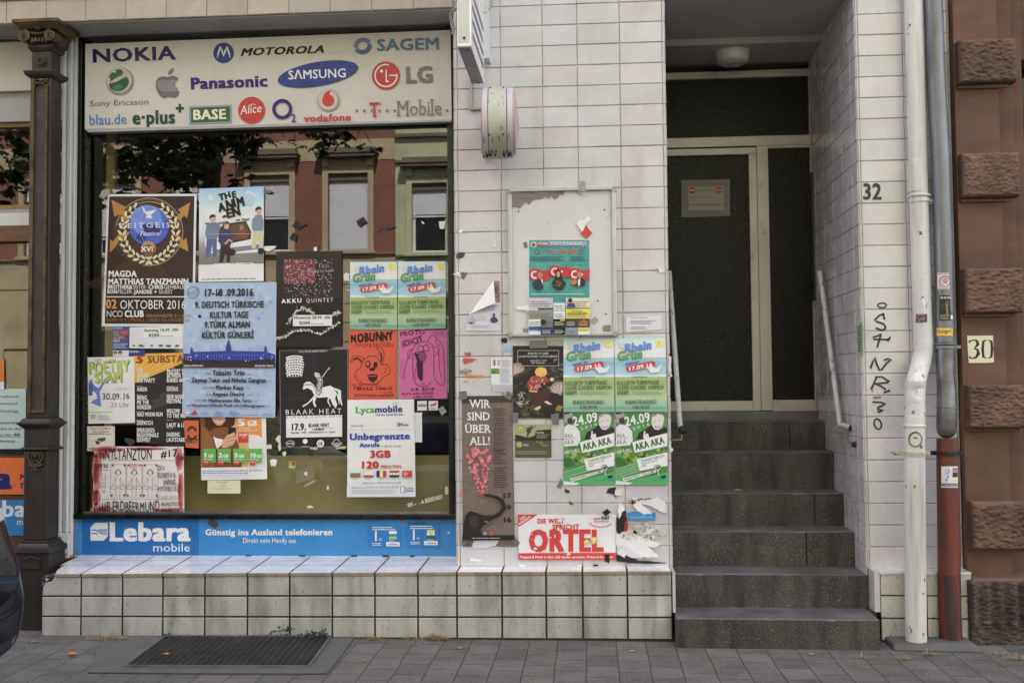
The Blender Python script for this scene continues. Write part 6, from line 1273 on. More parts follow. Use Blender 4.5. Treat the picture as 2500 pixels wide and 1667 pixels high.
S.text('Jetzt buchen: SMS mit 49210 an 3535', 172, 890, 574, 890, 20, (86, 90, 140), .0); S.line([(0, 912), (720, 908)], 3, (190, 194, 208)); S.rect(0, 913, 720, 1030, (202, 206, 222)); S.text('Besuchen Sie www.lycamobile.de oder wählen Sie 069 1200 7322', 56, 938, 544, 934, 14, (70, 76, 130), .02); S.fine(52, 950, 540, 1000, 5, (160, 164, 180)); S.rrect(564, 920, 610, 988, 6, (60, 66, 130)); S.rrect(569, 925, 605, 983, 5, (206, 210, 226)); S.text('Lyca', 616, 948, 702, 946, 24, (76, 160, 60), .03); S.text('mobile', 616, 976, 704, 974, 20, (46, 66, 160), .03)
S.done('poster', 'tall white phone tariff poster with five little flags', 'poster', KG)
# green orange data tariff poster
S = S_(0, A7)
S.poly([(193, 690), (820, 690), (832, 1290), (201, 1300)], (220, 220, 226)); S.poly([(193, 690), (600, 690), (660, 1000), (650, 1175), (201, 1180)], (200, 166, 96)); S.poly([(193, 690), (420, 690), (560, 960), (590, 1175), (201, 1180)], (120, 74, 40)); S.poly([(195, 760), (260, 830), (300, 900), (330, 1000), (320, 1175), (201, 1175)], (142, 90, 50)); S.poly([(230, 690), (530, 690), (520, 770), (480, 800), (440, 790), (330, 800), (280, 830), (240, 790)], (70, 40, 26)); S.poly([(300, 690), (435, 690), (430, 740), (395, 775), (350, 775), (315, 740)], (206, 150, 116)); S.arc(375, 725, 34, 20, 160, 9, WH, 22); S.poly([(315, 880), (350, 900), (410, 910), (400, 960), (350, 1000)], WH); S.rrect(460, 795, 534, 920, 10, (36, 32, 34)); S.poly([(400, 930), (450, 870), (520, 840), (535, 900), (510, 960), (440, 990), (400, 990)], (206, 152, 116)); S.line([(440, 900), (530, 880)], 4, (150, 96, 66)); S.line([(440, 930), (532, 912)], 4, (150, 96, 66))
S.poly([(538, 700), (778, 700), (782, 895), (750, 872), (538, 850)], (226, 132, 46)); S.text('5', 560, 782, 630, 780, 66, WH, .07); S.text('GB', 650, 782, 740, 780, 50, WH, .06); S.fine(560, 798, 700, 812, 1, WH); S.text('Prepaid mit 10GB im 2016', 560, 832, 746, 832, 13, WH, .03); S.rect(556, 850, 655, 940, (196, 50, 44)); S.text('19.99*', 562, 880, 648, 880, 22, WH, .04); S.fine(590, 888, 640, 898, 1, WH)
for x, t in ((218, '1'), (363, '2'), (512, '3'), (663, '10')):
    S.poly([(x, 998), (x + 124, 996), (x + 124, 1134), (x + 98, 1128), (x, 1128)], (88, 166, 58)); w_ = 34 if t != '10' else 56; S.text(t, x + 14, 1082, x + 14 + w_, 1082, 42, WH, .06); S.text('GB', x + 18 + w_ + 2, 1082, x + (106 if t != '10' else 122), 1082, 28, WH, .05); S.fine(x + 14, 1010, x + 80, 1018, 1, (140, 200, 120)); S.fine(x + 12, 1094, x + 110, 1108, 1, WH); S.rect(x + 8, 1112, x + 62, 1158, (196, 50, 44)); S.text('9.99', x + 14, 1132, x + 56, 1132, 13, WH, .03)
S.text('Besuchen Sie www.lycamobile.de oder wählen Sie 069 1200 7322', 222, 1218, 798, 1212, 16, (80, 90, 160), .02); S.fine(222, 1224, 700, 1238, 1, (90, 94, 140)); S.fine(222, 1242, 800, 1262, 3, (190, 192, 204))
S.done('poster', 'data tariff poster of a smiling woman with phone and green gigabyte boxes', 'poster', KG)
# ink drawn record club poster
S = S_(1).fit((230.9, 1089.3), (448.4, 1089.8), (449.9, 1251.6), (226.2, 1250.8), 860, 632)
S.rect(0, 0, 860, 632, (214, 206, 204))
for x, y, rx, ry in ((60, 60, 70, 60), (30, 250, 40, 200), (30, 480, 40, 110), (120, 30, 160, 30), (820, 120, 40, 120), (830, 420, 26, 200), (500, 20, 200, 18), (700, 610, 160, 24), (100, 600, 100, 40)): S.blob(x, y, rx, ry, (190, 120, 120), .3); S.blob(x - 8, y + 4, rx * .7, ry * .7, (160, 70, 76), .35); S.blob(x - 12, y, rx * .4, ry * .4, (130, 44, 54), .4)
for x, y in ((30, 440), (20, 90), (840, 110)): S.circ(x, y, 22, (116, 36, 48))
S.blob(380, 180, 46, 20, (206, 160, 162), .3)
K_ = (34, 26, 28); S.rect(150, 130, 820, 134, (120, 112, 112)); S.text('ViNYLTANZTON', 48, 130, 562, 120, 104, K_, .012, 0, .04); S.text('#17', 650, 108, 806, 90, 70, K_, .02, .1, .03); S.text('16.SEPT 2016', 12, 208, 140, 204, 36, K_, .02, 0, .05); S.rect(10, 170, 140, 173, K_, False); S.rect(10, 222, 142, 225, K_, False)
for k in range(5): S.text(('21', '22', 'UHR', 'SPÄTI', '1€')[k], 70, 280 + k * 40, 130, 276 + k * 40, 26, (150, 142, 142), 0, 0, .1)
for i, x in enumerate((164, 318, 470)):
    S.line([(x, 170), (x + 144, 168), (x + 146, 480), (x + 2, 484)], 3, (110, 104, 104), close=True); hc = (176, 44, 54) if i == 1 else K_
    for hx, hy in ((18, 182), (130, 180), (14, 468), (132, 466)): S.poly([(x + hx - 11, hy - 8), (x + hx - 4, hy - 12), (x + hx, hy - 6), (x + hx + 6, hy - 12), (x + hx + 12, hy - 6), (x + hx, hy + 12)], hc, hx == 18)
    g_ = (96, 90, 92); S.arc(x + 72, 250, 20, 0, 360, 3, g_, 26); S.arc(x + 72, 240, 24, 200, 340, 4, K_, 22); S.circ(x + 48, 250, 6, K_, 10); S.circ(x + 96, 250, 6, K_, 10)
    for sx in (-1, 1): S.line([(x + 72 + sx * 22, 290), (x + 72 + sx * 40, 340), (x + 72 + sx * 60, 380)], 3, g_); S.line([(x + 72 + sx * 18, 300), (x + 72 + sx * 22, 360), (x + 72 + sx * 18, 480)], 3, g_); S.arc(x + 72 + sx * 38, 390, 38, 0, 360, 3, g_, 16)
S.text("Dj's:", 616, 222, 688, 214, 44, K_, .008, 0, .04)
for k, t in enumerate(('·ELSBETH &', 'BÄRBEL', '·PITCHROCK')): S.text(t, 612 + (60 if k == 1 else 0), 296 + k * 66, (790, 796, 802)[k], 292 + k * 66, 46, K_, .01, 0, .06)
S.text('MIT DABEI: STRUHO', 614, 496, 800, 490, 30, (130, 120, 122), 0, 0, .1); S.rect(40, 500, 840, 503, (120, 112, 112)); S.text('CLUB ERDBEERMUND', 20, 626, 642, 612, 96, K_, .012, 0, .04); S.text('BAUMEISTERSTR 54', 650, 566, 850, 562, 36, K_, .008, 0, .06); S.text("K'HE SÜDSTADT", 652, 622, 850, 618, 38, K_, .008, 0, .06)
S.done('poster', 'hand inked white poster with red watercolour edges and three playing card figures', 'poster', KG)
# slam poster
S = S_(1, A4)
S.poly([(838, 88), (1285, 78), (1292, 712), (845, 722)], (212, 210, 230)); S.text('KOHI', 906, 128, 972, 122, 26, (60, 58, 66), 0, 0, .06)
S.poly([(850, 320), (880, 290), (890, 340), (920, 370), (945, 380), (1000, 300), (1060, 236), (1040, 290), (990, 350), (955, 420), (968, 560), (930, 545), (865, 520), (905, 490), (930, 480), (920, 430), (880, 400), (848, 410)], (96, 118, 186)); S.poly([(848, 330), (890, 350), (885, 450), (848, 455)], (70, 90, 160))
for dx_, c in ((5, (96, 110, 60)), (0, (170, 190, 84))): S.text('POETRY', 856 + dx_, 246 + dx_, 1254 + dx_, 226 + dx_, 112, c, .035, 0, .03); S.text('SLAM', 916 + dx_, 330 + dx_, 1180 + dx_, 320 + dx_, 92, c, .035, 0, .03)
S.text('freitag', 1120, 396, 1216, 392, 22, (150, 148, 160), 0, .2, .05); S.text('30.09.16', 984, 492, 1252, 488, 62, (58, 56, 66), .01, 0, .04); S.text('21 Uhr', 1064, 566, 1246, 560, 44, (110, 108, 120), .0, .1, .04); S.line([(848, 612), (1082, 606)], 7, (170, 190, 84)); S.fine(936, 636, 1080, 690, 3, (160, 158, 172)); S.fine(872, 634, 926, 672, 3, (80, 78, 86)); S.line([(960, 402), (1285, 396)], 2, (190, 188, 206))
S.done('poster', 'white slam poster with green letters and a blue jumping figure', 'poster', KG)
# orange black programme poster
S = S_(0, A4); S.poly([(1282, 52), (1915, 40), (1912, 956), (1312, 905)], (48, 42, 42))
S.poly([(1282, 52), (1915, 40), (1800, 120), (1290, 335)], (214, 156, 40)); 
for k in range(5): S.poly([(1284, 200 + k * 26), (1330 + k * 120, 60), (1360 + k * 120, 60), (1284, 214 + k * 26)], (232, 176, 60), k == 0)
S.text('S', 1312, 142, 1372, 138, 70, (140, 70, 30), .07, .2); S.text('SUBSTAGE', 1420, 140, 1890, 130, 66, (140, 70, 30), .04)
for k in range(4): S.poly([(1400 + k * 60, 560 - k * 60), (1760, 380 - k * 40 + 60), (1760, 420 - k * 40 + 60), (1420 + k * 60, 600 - k * 60)], (70, 62, 60), k == 0)
for t, y in (('DIE', 230), ('GROSSE', 278), ('Ü30 PARTY', 326), ('HAKEN', 410), ('BRING', 490), ('ME THE', 535), ('HORIZON', 582), ('HALF MOON RUN', 650), ('DISPATCH', 732), ('EMERGENZA', 802), ('REGIOFINALE', 848), ('SÜDWEST', 893)): S.text(t, 1316, y, 1316 + 19 * len(t), y, 38, WH, .045)
for t, y in (('PROTEST THE HERO', 240), ('BETWEEN THE', 280), ('BURIED AND ME', 324), ('EXODUS', 408), ('NEW NOISE', 482), ('FESTIVAL', 524), ('WELCOME', 618), ('TO THE 90S', 664), ('LAUT & LEISE!', 752), ('DASDING', 842), ('LAUTSTARK - PARTY', 892)): S.text(t, 1604, y, 1604 + 18 * len(t), y, 38, WH, .045)
for y in (186, 360, 440, 602, 684, 760): S.fine(1316, y, 1390, y + 8, 1, (200, 198, 190)); S.fine(1604, y, 1680, y + 8, 1, (200, 198, 190))
S.poly([(1770, 690), (1915, 690), (1912, 956), (1790, 946)], (196, 88, 40)); S.arc(1850, 790, 36, 180, 360, 22, (50, 40, 40)); S.arc(1850, 830, 36, 0, 180, 22, (50, 40, 40)); S.text('PARTY', 1792, 906, 1908, 906, 46, (50, 40, 40), .06)
S.done('poster', 'black and yellow concert programme poster half hidden by the pale blue one', 'poster', KG)
# small sheets
S = S_(0, A4); S.poly([(835, 745), (1098, 745), (1098, 985), (835, 982)], (206, 204, 190)); S.line([(842, 752), (1090, 752), (1090, 975), (842, 972)], 3, (120, 120, 112), close=True); S.text('Dieses Geschäft ist', 866, 776, 1066, 776, 17, INK, .02); S.text('Alarm gesichert', 884, 802, 1048, 802, 17, (176, 50, 44), .02); S.text('und wird 24.S', 856, 826, 1000, 824, 17, INK, .02); S.fine(1004, 816, 1076, 828, 1, INK); S.poly([(930, 862), (1008, 852), (1012, 880), (975, 892), (935, 880)], (80, 78, 78)); S.poly([(925, 885), (950, 890), (960, 915), (920, 915)], (60, 58, 58)); S.line([(915, 880), (930, 916)], 8, (60, 58, 58)); S.fine(880, 945, 960, 958, 1, INK)
S.done('notice', 'small cream alarm notice with camera drawing at left window edge', 'notice')
S = S_(1, A3); S.poly([(1240, 1366), (1765, 1358), (1764, 1572), (1238, 1568)], (204, 206, 216)); S.poly([(1366, 1378), (1740, 1372), (1742, 1462), (1368, 1466)], WH); S.text('Samstag 10.09. 20h', 1382, 1410, 1712, 1402, 24, INK, .035); S.text('KOHI', 1428, 1460, 1528, 1458, 30, INK, .04); S.fine(1534, 1448, 1680, 1458, 1, INK)
for x in (1270, 1340, 1440, 1524, 1600, 1680): S.blob(x + 15, 1545, RN.uniform(12, 28), 11, (90, 88, 96), .4, 8)
S.done('flyer', 'white concert strip below the festival poster, mostly hidden behind pale blue poster', 'flyer')
S = S_(0, A3); S.poly([(1079, 1362), (1237, 1360), (1262, 1790), (1084, 1570)] if False else [(1079, 1362), (1237, 1360), (1237, 1578), (1081, 1576)], (60, 80, 146)); S.rect(1084, 1392, 1234, 1484, (110, 70, 80)); S.poly([(1084, 1400), (1140, 1396), (1150, 1484), (1084, 1484)], (120, 116, 120)); S.poly([(1150, 1400), (1230, 1396), (1210, 1440), (1160, 1440)], (170, 76, 110)); S.dots(1090, 1440, 1230, 1484, 30, 3, 6, [(220, 190, 150), (60, 40, 50)]); S.text('PROG', 1088, 1508, 1150, 1508, 18, WH, .03); S.fine(1088, 1520, 1230, 1570, 4, (190, 196, 214)); S.fine(1084, 1366, 1190, 1386, 2, (190, 196, 214))
S.done('flyer', 'narrow blue programme flyer under the left side of the festival poster', 'flyer')
S = S_(0, A4); S.poly([(1080, 22), (1232, 20), (1232, 78), (1082, 78)], (204, 206, 214)); S.circ(1104, 46, 18, (60, 50, 48)); S.circ(1104, 56, 13, (190, 150, 130)); S.circ(1150, 44, 20, (70, 44, 34)); S.circ(1152, 54, 14, (196, 156, 134)); S.rect(1235, 18, 1390, 72, (40, 60, 130)); S.fine(1240, 22, 1340, 44, 2, WH)
S.done('flyer', 'small flyer strip with two faces and a blue block above the slam poster', 'flyer')
S = S_(0, A7); S.poly([(262, 1303), (576, 1301), (576, 1428), (262, 1426)], (206, 200, 170)); S.fine(346, 1314, 480, 1324, 1, (80, 76, 66)); S.fine(395, 1336, 440, 1344, 1, (100, 96, 84)); S.fine(378, 1354, 460, 1364, 1, (100, 96, 84)); S.fine(316, 1378, 520, 1386, 1, (80, 76, 66))
S.done('notice', 'small cream note below the smiling woman tariff poster', 'notice')
S = S_(0, B1); S.poly([(915, 466), (1003, 464), (1004, 780), (920, 780)], (206, 208, 212)); S.fine(922, 522, 952, 532, 1, INK); S.fine(922, 672, 956, 682, 1, INK); S.done('paper_sheet', 'white sheet peeking out right of the five flag tariff poster', 'paper')
S = S_(0, B1); S.poly([(953, 343), (1054, 340), (1055, 442), (953, 444)], (206, 208, 214)); S.rect(960, 378, 1048, 402, (40, 40, 42)); S.text('EISWARE', 964, 396, 1044, 396, 12, WH, .03); S.done('sticker', 'square white sticker with a black bar under the pink poster', 'sticker')
S = S_(0, B1); S.poly([(1073, 342), (1172, 340), (1172, 440), (1073, 442)], (206, 206, 210)); S.poly([(1090, 385), (1160, 356), (1162, 374), (1092, 404)], (190, 60, 54)); S.text('Welle', 1092, 402, 1156, 396, 22, (176, 50, 48), .03); S.fine(1084, 414, 1160, 434, 2, (130, 90, 90)); S.done('sticker', 'square white sticker with red lettering at right under the pink poster', 'sticker')
S = S_(0, B1); S.text('VIV', 862, 1474, 916, 1452, 40, WH, .045); S.text('A', 926, 1452, 948, 1444, 16, WH, .045); S.text('-', 982, 1440, 996, 1436, 36, WH, .04); S.text('A SÜDSTADT', 1006, 1434, 1230, 1376, 40, WH, .045)
S.done('window_lettering', 'worn white slanted lettering at the lower right corner of pane', 'lettering')
S = S_(0, A7); S.poly([(1040, 1118), (1110, 1118), (1104, 1192), (1036, 1186)], (120, 170, 70)); S.circ(1070, 1142, 20, (196, 140, 50), 24); S.circ(1086, 1142, 18, (180, 60, 40), 24); S.line([(1056, 1130), (1100, 1146)], 5, (60, 44, 30)); S.fine(1044, 1166, 1100, 1182, 1, WH); S.done('sticker', 'little green sticker with an orange fruit on the olive board area', 'sticker')
# ================================================================== THINGS ON THE TILED PILLAR
PP = -.0095
def Q_(lev=0, v=B4): return Sheet(PP - lev * .0045, v)
# display case
XA = lambda x, y, Y: UY(1090 + x / 3.8236, 440 + y / 3.8236, Y)
DC = empty('display_case', (-.72, -.03, 1.95), 'white pin board with aluminium frame screwed to the tiled pillar', 'notice board')
Yc = -.034; a0, a1, a2, a3 = XA(570, 95, Yc), XA(1580, 78, Yc), XA(1592, 1452, Yc), XA(580, 1462, Yc)
m = MB(); m.slab([Vector((p.x, Yc + .006, p.z)) for p in (a0, a1, a2, a3)], (0, .022, 0)); m.build('back_board', mat('board_white', (.70, .69, .70), .35, var=.04, scale=3, dirt=((.3, .29, .28), 9, .66, .76, (1, 1, 1), .4)), DC)
xl2, xr2 = (a0.x + a3.x) / 2, (a1.x + a2.x) / 2; zt2, zb2_ = (a0.z + a1.z) / 2, (a2.z + a3.z) / 2; fw_ = .026
m = MB(); m.box(xl2, xl2 + fw_, Yc - .008, Yc + .028, zb2_ + .02, zt2 - .02); m.box(xr2 - fw_, xr2, Yc - .008, Yc + .028, zb2_ + .02, zt2 - .02); m.box(xl2 + .02, xr2 - .02, Yc - .008, Yc + .028, zb2_, zb2_ + fw_ * .9); m.box(xl2 + .012, xr2 - .02, Yc - .016, Yc + .028, zt2 - .012, zt2 + .015)
m.build('frame', mat('case_aluminium', (.50, .51, .53), .35, .5, var=.08), DC, bevel=.005)
for x, z in ((xl2 + .012, zt2 - .01), (xr2 - .012, zt2 - .012), (xl2 + .012, zb2_ + .012), (xr2 - .012, zb2_ + .012)):
    m = MB(); m.lathe([(.017, -.012), (.019, .0), (.014, .036)], (x, Yc + .026, z), (0, -1, 0), 14); m.build('corner_cap', MT['metal'], DC)
for x, y in ((671, 292), (1474, 277), (1412, 1126), (1488, 1248)):
    m = MB(); p_ = XA(x, y, Yc + .005); m.lathe([(.005, 0), (.0045, .002)], p_, (0, -1, 0), 8); m.build('screw', MT['rubber'], DC)
YB_ = Yc + .0045
S = Sheet(YB_, B3)   # teal festival poster
S.poly([(768, 552), (1337, 552), (1341, 1450), (764, 1450)], (210, 214, 216)); S.poly([(772, 558), (1334, 558), (1338, 1446), (768, 1446)], (64, 150, 144)); S.dots(776, 700, 1330, 1100, 60, 20, 60, [(58, 144, 140), (74, 158, 150)])
S.circ(814, 602, 27, (206, 206, 200)); S.circ(814, 604, 18, (160, 70, 60)); S.poly([(852, 580), (960, 578), (960, 606), (852, 608)], (190, 50, 60)); S.rect(960, 576, 1270, 605, (204, 208, 210)); S.text('TÜRK', 858, 604, 956, 602, 20, WH, .04); S.text('FEDERASYON', 964, 603, 1264, 600, 20, (140, 50, 60), .0); S.fine(862, 610, 1270, 634, 2, (70, 110, 180)); S.circ(1291, 598, 20, (140, 160, 200), 32); S.poly([(1280, 632), (1292, 596), (1306, 632)], (190, 60, 60))
S.text('1. Yaz Şenliği', 888, 684, 1222, 680, 44, (206, 190, 190), .05, ser=True); S.text('1. Yaz Şenliği', 888, 682, 1222, 678, 40, (170, 70, 84), .02, ser=True)
for x in (844, 1260): S.arc(x, 668, 18, 0, 360, 5, (70, 90, 110), 22); S.circ(x, 674, 8, (206, 100, 100))
S.fine(784, 710, 1110, 756, 3, (60, 84, 86)); S.fine(1158, 710, 1322, 756, 3, (60, 84, 86)); S.fine(1218, 786, 1284, 800, 1, (60, 84, 86))
for x0, y0 in ((778, 830), (966, 800), (1152, 826)):
    S.poly([(x0, y0 + 4), (x0 + 60, y0 - 6), (x0 + 120, y0 + 18), (x0 + 186, y0 + 8), (x0 + 182, y0 + 100), (x0 + 110, y0 + 112), (x0, y0 + 96)], (190, 40, 46)); S.arc(x0 + 48, y0 + 54, 30, 60, 300, 14, WH); S.poly([(x0 + 110, y0 + 44), (x0 + 122, y0 + 50), (x0 + 116, y0 + 64), (x0 + 104, y0 + 66), (x0 + 100, y0 + 54)], WH)
S.poly([(802, 960), (850, 925), (890, 925), (908, 960), (900, 1015), (856, 1026), (820, 1016)], (46, 54, 72)); S.circ(875, 890, 22, (170, 124, 100), 30); S.poly([(880, 925), (896, 928), (905, 985)], WH)
S.poly([(985, 960), (1010, 920), (1080, 920), (1118, 960), (1090, 1020), (1040, 1026), (1000, 1005)], (50, 44, 42)); S.poly([(1018, 850), (1050, 832), (1072, 860), (1080, 930), (1010, 920)], (44, 34, 34)); S.circ(1044, 880, 17, (186, 146, 124), 28); S.dots(1005, 930, 1080, 1000, 40, 3, 7, [(130, 120, 90), (90, 84, 70)])
S.poly([(1190, 945), (1225, 915), (1270, 915), (1298, 945), (1290, 988), (1200, 988)], (46, 44, 52)); S.circ(1242, 885, 20, (176, 130, 104), 28); S.poly([(1230, 920), (1250, 920), (1246, 986), (1228, 986)], WH); S.circ(1190, 955, 34, (176, 110, 46), 24, rot=-.4); S.line([(1210, 940), (1334, 872)], 6, (140, 96, 50))
S.fine(830, 1040, 890, 1052, 1, (60, 70, 76)); S.fine(1000, 1034, 1094, 1046, 1, (60, 70, 76)); S.fine(1186, 1004, 1290, 1016, 1, (60, 70, 76)); S.fine(792, 1056, 1324, 1076, 1, (150, 200, 196), .9)
for x0, y0, x1, y1, c in ((770, 1100, 994, 1192, (196, 180, 196)), (1114, 1100, 1337, 1192, (214, 206, 170)), (1000, 1146, 1108, 1216, (214, 216, 218)), (1000, 1222, 1108, 1296, (206, 214, 220)), (770, 1214, 994, 1300, (140, 136, 126)), (1114, 1202, 1338, 1292, (220, 206, 70)), (770, 1300, 880, 1366, (214, 216, 218)), (884, 1270, 994, 1374, (120, 118, 116)), (1000, 1300, 1108, 1368, (34, 32, 34)), (1114, 1300, 1226, 1370, (70, 62, 58)), (1230, 1300, 1338, 1370, (110, 50, 34)), (770, 1378, 880, 1444, (40, 90, 140)), (884, 1378, 994, 1444, (50, 44, 110)), (1000, 1378, 1108, 1444, (30, 28, 30)), (1114, 1378, 1226, 1444, (130, 140, 160)), (1230, 1378, 1338, 1444, (206, 190, 50))):
    S.rect(x0, y0, x1, y1, c); dk = sum(c) < 330; S.fine(x0 + 10, y0 + (y1 - y0) * .3, x1 - 8, y1 - 8, 3, (190, 186, 170) if dk else (110, 100, 100))
S.circ(1156, 1126, 20, (60, 50, 50), 22); S.poly([(1120, 1190), (1140, 1150), (1190, 1150), (1210, 1190)], (60, 72, 130)); S.poly([(1064, 1302), (1104, 1302), (1104, 1318), (1064, 1318)], (214, 160, 50)); S.blob(908, 1326, 22, 26, (40, 38, 40), .15); S.circ(1284, 1318, 16, (190, 90, 40)); S.rect(770, 1410, 880, 1444, (206, 210, 214)); S.rect(1230, 1414, 1338, 1444, (214, 214, 206)); S.text('Taxi Gülmar', 1170, 1230, 1274, 1230, 14, (60, 56, 30), .02); S.text('+49 (0) 721 838 168 77', 1130, 1258, 1320, 1258, 13, (60, 56, 30), .02)
S.done('poster', 'teal festival poster with three singers before red flags in the display case', 'poster')
# peeled back sheet at the left
S = Q_(0, B3); S.poly([(175, 1404), (215, 1240), (300, 1190), (440, 936), (500, 934), (507, 1406)], (196, 192, 206)); S.poly([(440, 940), (496, 938), (500, 1140), (452, 1140)], (140, 110, 120)); S.dots(446, 950, 496, 1130, 30, 4, 12, [(90, 80, 96), (170, 130, 130), (70, 60, 76)]); S.fine(300, 1165, 495, 1215, 4, (110, 104, 124)); S.fine(280, 1218, 390, 1228, 1, (150, 146, 160))
S.poly([(200, 1336), (230, 1260), (250, 1256), (275, 1300), (250, 1336)], (166, 160, 180)); S.poly([(200, 1326), (258, 1330), (232, 1342)], (50, 46, 70)); S.poly([(405, 1300), (430, 1276), (460, 1276), (486, 1312), (450, 1334), (420, 1326)], (70, 66, 84)); S.circ(443, 1258, 13, (90, 80, 96), 18); S.fine(284, 1260, 390, 1306, 4, (206, 186, 160)); S.fine(236, 1350, 440, 1376, 3, (160, 156, 172))
o = S.done('flyer', 'pale lilac flyer with its top left corner peeled over, left of the display case', 'flyer')
m = MB(); n = 10; A_, B2_, C2_ = UY(1090 + 440 / 3.8236, 440 + 936 / 3.8236, PP), UY(1090 + 215 / 3.8236, 440 + 1250 / 3.8236, PP), UY(1090 + 462 / 3.8236, 440 + 1150 / 3.8236, PP)
vs = []
for i in range(n + 1):
    t = i / n
    for j in range(n + 1):
        u = j / n; e = A_.lerp(B2_, u); tip = A_.lerp(B2_, u).lerp(C2_, 1) ; p_ = e.lerp(C2_, t); lift = math.sin(t * math.pi * .5) * .035; vs.append((p_.x, PP - .0008 - lift, p_.z))
m.add(vs, [(i * (n + 1) + j, i * (n + 1) + j + 1, (i + 1) * (n + 1) + j + 1, (i + 1) * (n + 1) + j) for i in range(n) for j in range(n)], 0, alb((226, 224, 238))); m.build('peeled_corner', MT['print'], o, smooth=True)
S = Q_(0, B3); S.poly([(1672, 1274), (2008, 1264), (2010, 1392), (1676, 1420)], (204, 202, 212)); S.fine(1718, 1276, 1912, 1290, 1, (110, 108, 120), .9); S.fine(1720, 1304, 1960, 1346, 3, (130, 128, 142), .9); S.fine(1722, 1362, 1890, 1394, 2, (140, 138, 150), .9)
S.done('notice', 'white typed notice taped right of the display case', 'notice')
# wall posters
S = Q_(1); S.poly([(620, 92), (1090, 93), (1092, 766), (622, 762)], (40, 36, 36))
S.poly([(664, 134), (1049, 134), (1049, 280), (664, 280)], (206, 204, 204)); S.poly([(667, 137), (1046, 137), (1046, 277), (667, 277)], (38, 34, 36))
for k in range(170): x, y = RN.uniform(625, 1088), RN.uniform(290, 755); a = RN.uniform(0, 6.28); l = RN.uniform(14, 46); c = RN.choice([(56, 60, 48), (66, 70, 52), (48, 50, 44), (80, 82, 60), (40, 42, 40)]); S.up(k == 0) if k == 0 else None; S.poly([(max(622, min(1090, x + l * math.cos(a + d_))), max(288, min(758, y + l * .5 * math.sin(a + d_)))) for d_ in (0, 1.2, 3.14, 4.4)], c, False)
def petals(x, y, r, n, a0, a1, c): 
    for k in range(n): a = rad(a0 + (a1 - a0) * k / max(1, n - 1)); S.poly([(x, y), (x + r * .6 * math.cos(a - .16), y + r * .6 * math.sin(a - .16)), (x + r * math.cos(a), y + r * math.sin(a)), (x + r * .6 * math.cos(a + .16), y + r * .6 * math.sin(a + .16))], c if k % 2 else tuple(int(v * .82) for v in c), k == 0)
S.poly([(622, 256), (690, 250), (732, 300), (720, 330), (660, 350), (622, 375)], (146, 124, 116)); petals(630, 362, 105, 7, -86, -25, (188, 168, 158)); S.poly([(955, 490), (1010, 430), (1088, 425), (1088, 520), (1066, 556)], (150, 128, 122)); petals(1068, 540, 112, 8, 195, 272, (190, 168, 160)); petals(705, 560, 50, 3, 60, 200, (206, 190, 176)); petals(690, 520, 60, 3, 20, 110, (196, 180, 168)); petals(650, 620, 80, 3, -10, 40, (196, 180, 168)); petals(740, 610, 40, 3, 0, 90, (200, 184, 170)); petals(1056, 680, 44, 6, 150, 330, (214, 180, 60)); S.circ(1060, 690, 14, (150, 110, 40))
S.poly([(770, 505), (870, 510), (960, 520), (975, 580), (900, 640), (860, 665), (800, 640), (780, 560)], (70, 42, 40)); S.poly([(752, 440), (790, 380), (850, 362), (920, 370), (960, 410), (940, 432), (890, 440), (870, 480), (850, 520), (770, 512)], (158, 58, 56)); S.dots(760, 380, 930, 505, 34, 5, 9, [(206, 160, 150)], keep=lambda x, y: 380 < y < 500 and (x - 850) ** 2 + (y - 440) ** 2 < 6800); S.poly([(770, 505), (850, 512), (845, 528), (775, 520)], (190, 150, 130)); S.circ(985, 405, 20, (206, 176, 140), 18)
S.blob(882, 335, 58, 46, (206, 160, 66), .06); S.poly([(826, 340), (850, 300), (890, 292), (930, 310), (938, 350), (915, 380), (905, 350), (870, 372), (840, 372)], (216, 172, 76)); S.poly([(815, 680), (870, 650), (885, 665), (850, 692)], (206, 184, 150)); S.poly([(910, 612), (940, 604), (990, 640), (950, 640)], (206, 180, 156))
S.text('REASON TO CARE', 762, 170, 952, 170, 16, WH, 0, ser=True); S.text('LA PETITE MORT / LITTLE DEATH', 676, 200, 1038, 198, 16, WH, 0, ser=True); S.text('20.09.2016 / 21:00', 782, 238, 934, 236, 13, WH, 0, .2); S.text('P8 / Karlsruhe', 796, 258, 918, 256, 13, WH, 0, .2); petals(1020, 232, 26, 4, 150, 300, (190, 186, 184))
S.done('poster', 'dark garden poster of a blond child in red with pale flowers', 'poster')
PG = 'green river festival posters'
for q, lb in ((((1090 + 1093 / 3.8236, 820 + 30 / 3.8236), (1090 + 1566 / 3.8236, 820 + 24 / 3.8236), (1090 + 1568 / 3.8236, 820 + 706 / 3.8236), (1090 + 1092 / 3.8236, 820 + 706 / 3.8236)), 'left one of two green river festival posters on the tiles beside the dark garden poster'), (((1090 + 1568 / 3.8236, 820 + 24 / 3.8236), (1090 + 2042 / 3.8236, 820 + 20 / 3.8236), (1090 + 2060 / 3.8236, 820 + 704 / 3.8236), (1090 + 1580 / 3.8236, 820 + 706 / 3.8236)), 'right one of two green river festival posters on the tiles, at the pillar edge')):
    S = Q_(1 if 'left' in lb else 2).fit(*q, 600, 860); rhein(S); S.done('poster', lb, 'poster', PG)
